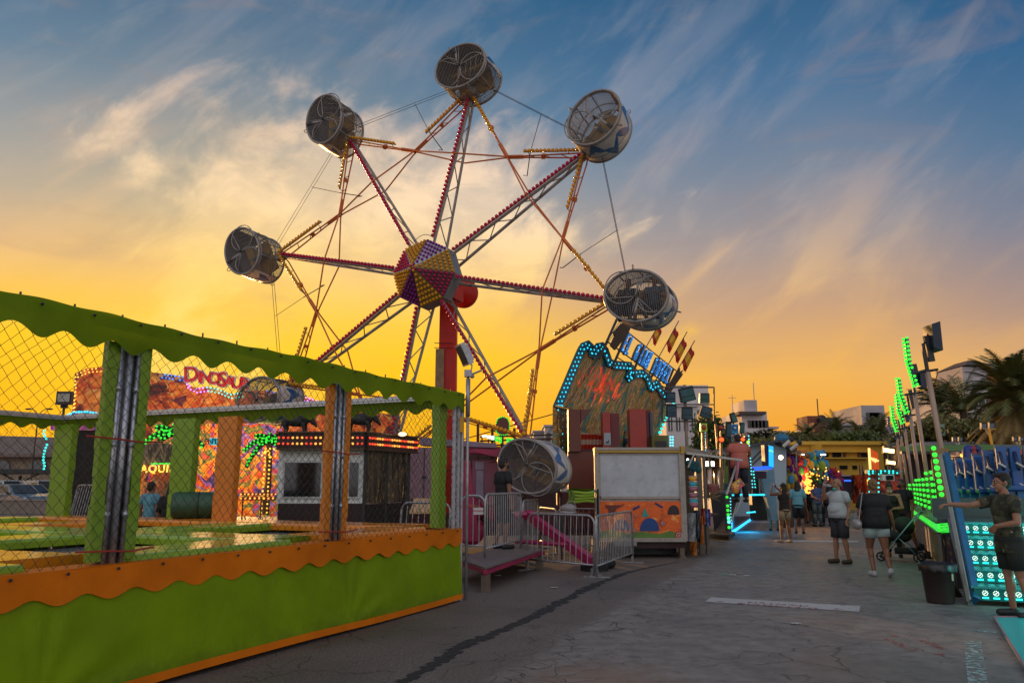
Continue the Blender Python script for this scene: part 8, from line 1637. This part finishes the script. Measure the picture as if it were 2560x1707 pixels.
# ================================================================== palms, pines and shrubs
frm = M('palm frond', (.085,.095,.022), .6, 0, .35, .6); frd = M('dry palm frond', (.22,.155,.055), .8, 0, .3, .6); trm = M('palm trunk', (.085,.060,.042), .9, 0, .4, 8, .8, 12); pinem = M('pine needles', (.020,.035,.016), .8, 0, .4, 1)
def frond(mb, o, az_, el0, ln, droop, wl, nl, seg=9, rr_=None):
    d0 = Vector((cos(az_), sin(az_), 0)); P_ = []; ang_ = el0; p = Vector(o)
    for i in range(seg+1):
        P_.append(p.copy()); p = p+(d0*cos(ang_)+Vector((0,0,sin(ang_))))*(ln/seg); ang_ -= droop/seg*(.5+i/seg)
    mb.tube(P_, .022*ln/2.5, 3, r2=.006, caps=False); sd_ = Vector((-d0.y, d0.x, 0))
    for i in range(nl):
        u = .10+.90*i/nl; k = min(seg-1, int(u*seg)); f_ = u*seg-k; c_ = P_[k].lerp(P_[k+1], f_); t_ = (P_[k+1]-P_[k]).normalized(); L_ = wl*(sin(pi*min(1,u*.92+.10))**.6)
        for s_ in (-1, 1):
            tip = c_+(sd_*s_*.75+t_*.65).normalized()*L_+Vector((0,0,-.25*L_+rr_.uniform(-.08,.08)*L_)); w_ = t_*.020*ln/1.6
            mb.add([c_-w_, c_+w_, tip], [(0,1,2)])
def palm(label, px, py, Yd, r, nf, seed, dry=.35, group='palms behind the fair', bush=False, trunk_r=.22, nl=26):
    rr_ = random.Random(seed); c_ = at(px, py, Yd); o = T('palm_tree', label, 'palm tree', (c_.x, Yd, 0), 0, group)
    if not bush:
        mb = MB(); h = c_.z; n = 14; mb.tube([Vector((c_.x+.10*sin(i*.6+seed), Yd, h*i/n)) for i in range(n+1)], [trunk_r*(1.15-.3*i/n)*(1+.06*(i%2)) for i in range(n+1)], 10); mb.build('trunk', trm, o)
    mb = MB(); md = MB()
    for i in range(nf):
        az_ = rr_.uniform(0, 2*pi); q = (i+.5)/nf; el0 = radians(82-78*q); frond(mb, c_+Vector((0,0,rr_.uniform(-.1,.1)*r)), az_, el0+rr_.uniform(-.15,.15), r*rr_.uniform(.85,1.1), radians(60+55*q), r*.24, nl, 9, rr_)
    for i in range(int(nf*dry)):
        frond(md, c_+Vector((0,0,-.15*r)), rr_.uniform(0, 2*pi), radians(rr_.uniform(-55,-20)), r*rr_.uniform(.7,1.0), radians(40), r*.20, nl, 7, rr_)
    mb.build('crown', frm, o); md.build('dry_fronds', frd, o) if dry > 0 else None
    return o
palm('huge shaggy palm with a hanging skirt of dry fronds at the right edge', 2536, 1000, 36, 2.75, 90, 1, 1.6, trunk_r=.4, nl=40)
palm('dark palm silhouetted just right of the nearest ride pole', 2352, 1015, 48, 2.4, 44, 2, .3)
palm('palm with long arching fronds between the dark palm and the huge one', 2412, 1030, 46, 3.0, 46, 3, .7)
palm('short palm left of the brick house', 2020, 1090, 68, 1.9, 34, 4, .6)
palm('shaggy tall palm overlapping the white gabled house', 2089, 1078, 66, 1.9, 44, 5, .9)
palm('open crowned palm in front of the terraced block', 2200, 1088, 60, 2.1, 36, 6, .3)
palm('low wide palm at the foot of the Norfolk pines', 2158, 1102, 62, 2.3, 44, 7, .2)
palm('small palm poking over the yellow building parapet', 2068, 1108, 60, 1.4, 24, 8, 0)
palm('small palm behind the shed roof, left of the pine', 1885, 1108, 70, 1.6, 30, 9, .3)
def norfolk(label, px, pt, pb, Yd, w_, tiers, seed):
    rr_ = random.Random(seed); top = at(px, pt, Yd); o = T('norfolk_pine', label, 'pine tree', (top.x, Yd, 0), 0, 'tiered pines behind the fair'); mb = MB(); mb.tube([(top.x,Yd,0), top], .16, 6, r2=.03); mb.build('trunk', trm, o); zb = at(px, pb, Yd).z; mb = MB()
    for k in range(tiers):
        z_ = top.z-(top.z-zb)*(k+.6)/tiers; r_ = w_*(.18+.82*(k+1)/tiers)
        for j in range(8):
            a = j*pi/4+k*.4; d_ = Vector((cos(a), sin(a), .22)); P_ = [Vector((top.x,Yd,z_))+d_*(r_*u)+Vector((0,0,.20*r_*u*u)) for u in (0,.35,.7,1)]; mb.tube(P_, .03, 4, r2=.015)
            for q in range(22): u = .15+.85*q/22; c_ = Vector((top.x,Yd,z_))+d_*(r_*u)+Vector((0,0,.20*r_*u*u)); s_ = Vector((-sin(a),cos(a),0)); w2 = .22*r_*(1.1-u*.6); mb.add([c_-d_*.06, c_+d_*.08, c_+s_*w2+d_*.1+Vector((0,0,rr_.uniform(0,.18)*r_))], [(0,1,2)]); mb.add([c_-d_*.06, c_+d_*.08, c_-s_*w2+d_*.1+Vector((0,0,rr_.uniform(0,.18)*r_))], [(0,1,2)])
    mb.build('crown', pinem, o)
norfolk('thin tiered Norfolk pine against the sky between the houses', 2151, 1063, 1092, 70, .95, 6, 1)
norfolk('wide flat topped pine in front of the broad white block', 1916, 1076, 1104, 70, 1.45, 4, 2)
def foliage(o, c, rad, n, sz, mat, seed, name='foliage'):
    rr_ = random.Random(seed); mb = MB(); cl_ = [(rr_.uniform(-1,1), rr_.uniform(-1,1), rr_.uniform(-.7,1)) for _ in range(max(6, n//220))]
    for i in range(n):
        b = cl_[i % len(cl_)]; p = Vector(c)+Vector(((b[0]*.72+rr_.gauss(0,.20))*rad[0], (b[1]*.7+rr_.gauss(0,.2))*rad[1], (b[2]*.65+rr_.gauss(0,.2))*rad[2])); 
        if p.z < .2: continue
        d1 = Vector((rr_.gauss(0,1),rr_.gauss(0,1),rr_.gauss(0,1))).normalized()*sz*rr_.uniform(.6,1.3); d2 = Vector((rr_.gauss(0,1),rr_.gauss(0,1),rr_.gauss(0,1))).normalized()*sz*.5; mb.add([p, p+d1*.5+d2, p+d1, p+d1*.5-d2], [(0,1,2,3)])
    return mb.build(name, mat, o)
lf1 = M('leaf green', (.07,.10,.022), .6, 0, .4, .4); lf2 = M('leaf olive', (.13,.125,.035), .6, 0, .4, .4)
tree_s = [('dark round shrub mass below the arching palm',2400,1072,44,(2.4,1.2,.7),4000,lf2),('olive shrubs left of the round logo board',2300,1096,46,(1.8,1.0,.7),2500,lf2),('dense shrubs under the huge palm',2510,1080,40,(2.6,1.2,.8),4200,lf2),('low shrubs between the houses and the yellow building',2130,1104,58,(1.9,1.2,.9),2500,lf1),('olive shrubs behind the shed roof',1990,1106,66,(2.2,1.2,.9),2500,lf2),('dark bushy tree behind the signal lamps',1782,1096,44,(1.0,1.0,1.25),3500,lf1),('hedge on the slope behind the shed',1850,1112,62,(3.6,1.0,.6),3000,lf2)]
for i, (lb, px_, py_, Yd, rad, n, mt) in enumerate(tree_s):
    c_ = at(px_, py_, Yd); o = T('shrub', lb, 'shrub', (c_.x, Yd, 0)); foliage(o, c_, rad, n, .22, mt, 20+i, 'crown'); mb = MB()
    for k_ in (-1, 0, 1): mb.tube([(c_.x+k_*.4*rad[0],Yd,0), (c_.x+k_*.5*rad[0],Yd,c_.z-.2)], .09, 5)
    mb.build('trunk', trm, o)
slope = MB(); slope.hexa([Vector((at(1640,1200,60).x,60,0)), Vector((at(2900,1200,60).x,60,0)), Vector((70,75,0)), Vector((12,75,0)), Vector((at(1640,1118,60).x,61,at(1640,1118,60).z)), Vector((at(2900,1112,60).x,61,at(2900,1112,60).z)), Vector((70,75,5.2)), Vector((12,75,5.2))]); tag(slope.build('hill', M('hillside', (.045,.038,.022), .9, 0, .4, .3)), kind='structure')
# lamps that the photo shows lit, casting their colour
def lampl(name, loc, col, e, r=.3):
    l_ = bpy.data.lights.new(name, 'POINT'); l_.energy = e; l_.color = col; l_.shadow_soft_size = r; o = bpy.data.objects.new(name, l_); COL.objects.link(o); o.location = loc
lampl('stair_glow', sp3(-.5, 1.3, .7), (.05,.9,.85), 45, .5)
lampl('strip_glow', (s0+s1)/2 if False else G(1870,1310,.25), (.02,.5,1.), 60, .5)
lampl('stall_glow', at(2012,1200,29.2), (1,.5,.12), 90, .4)
lampl('facade_glow', at(470,1130,23.5), (1,.55,.2), 160, 1.2)
lampl('facade_glow', at(640,1100,23.5), (1,.6,.25), 120, 1.2)
lampl('green_glow', rp(2.5,-.6,1.4), (.1,1,.15), 9, .6)
for o in bpy.data.objects:
    if '_base' in o: del o['_base']
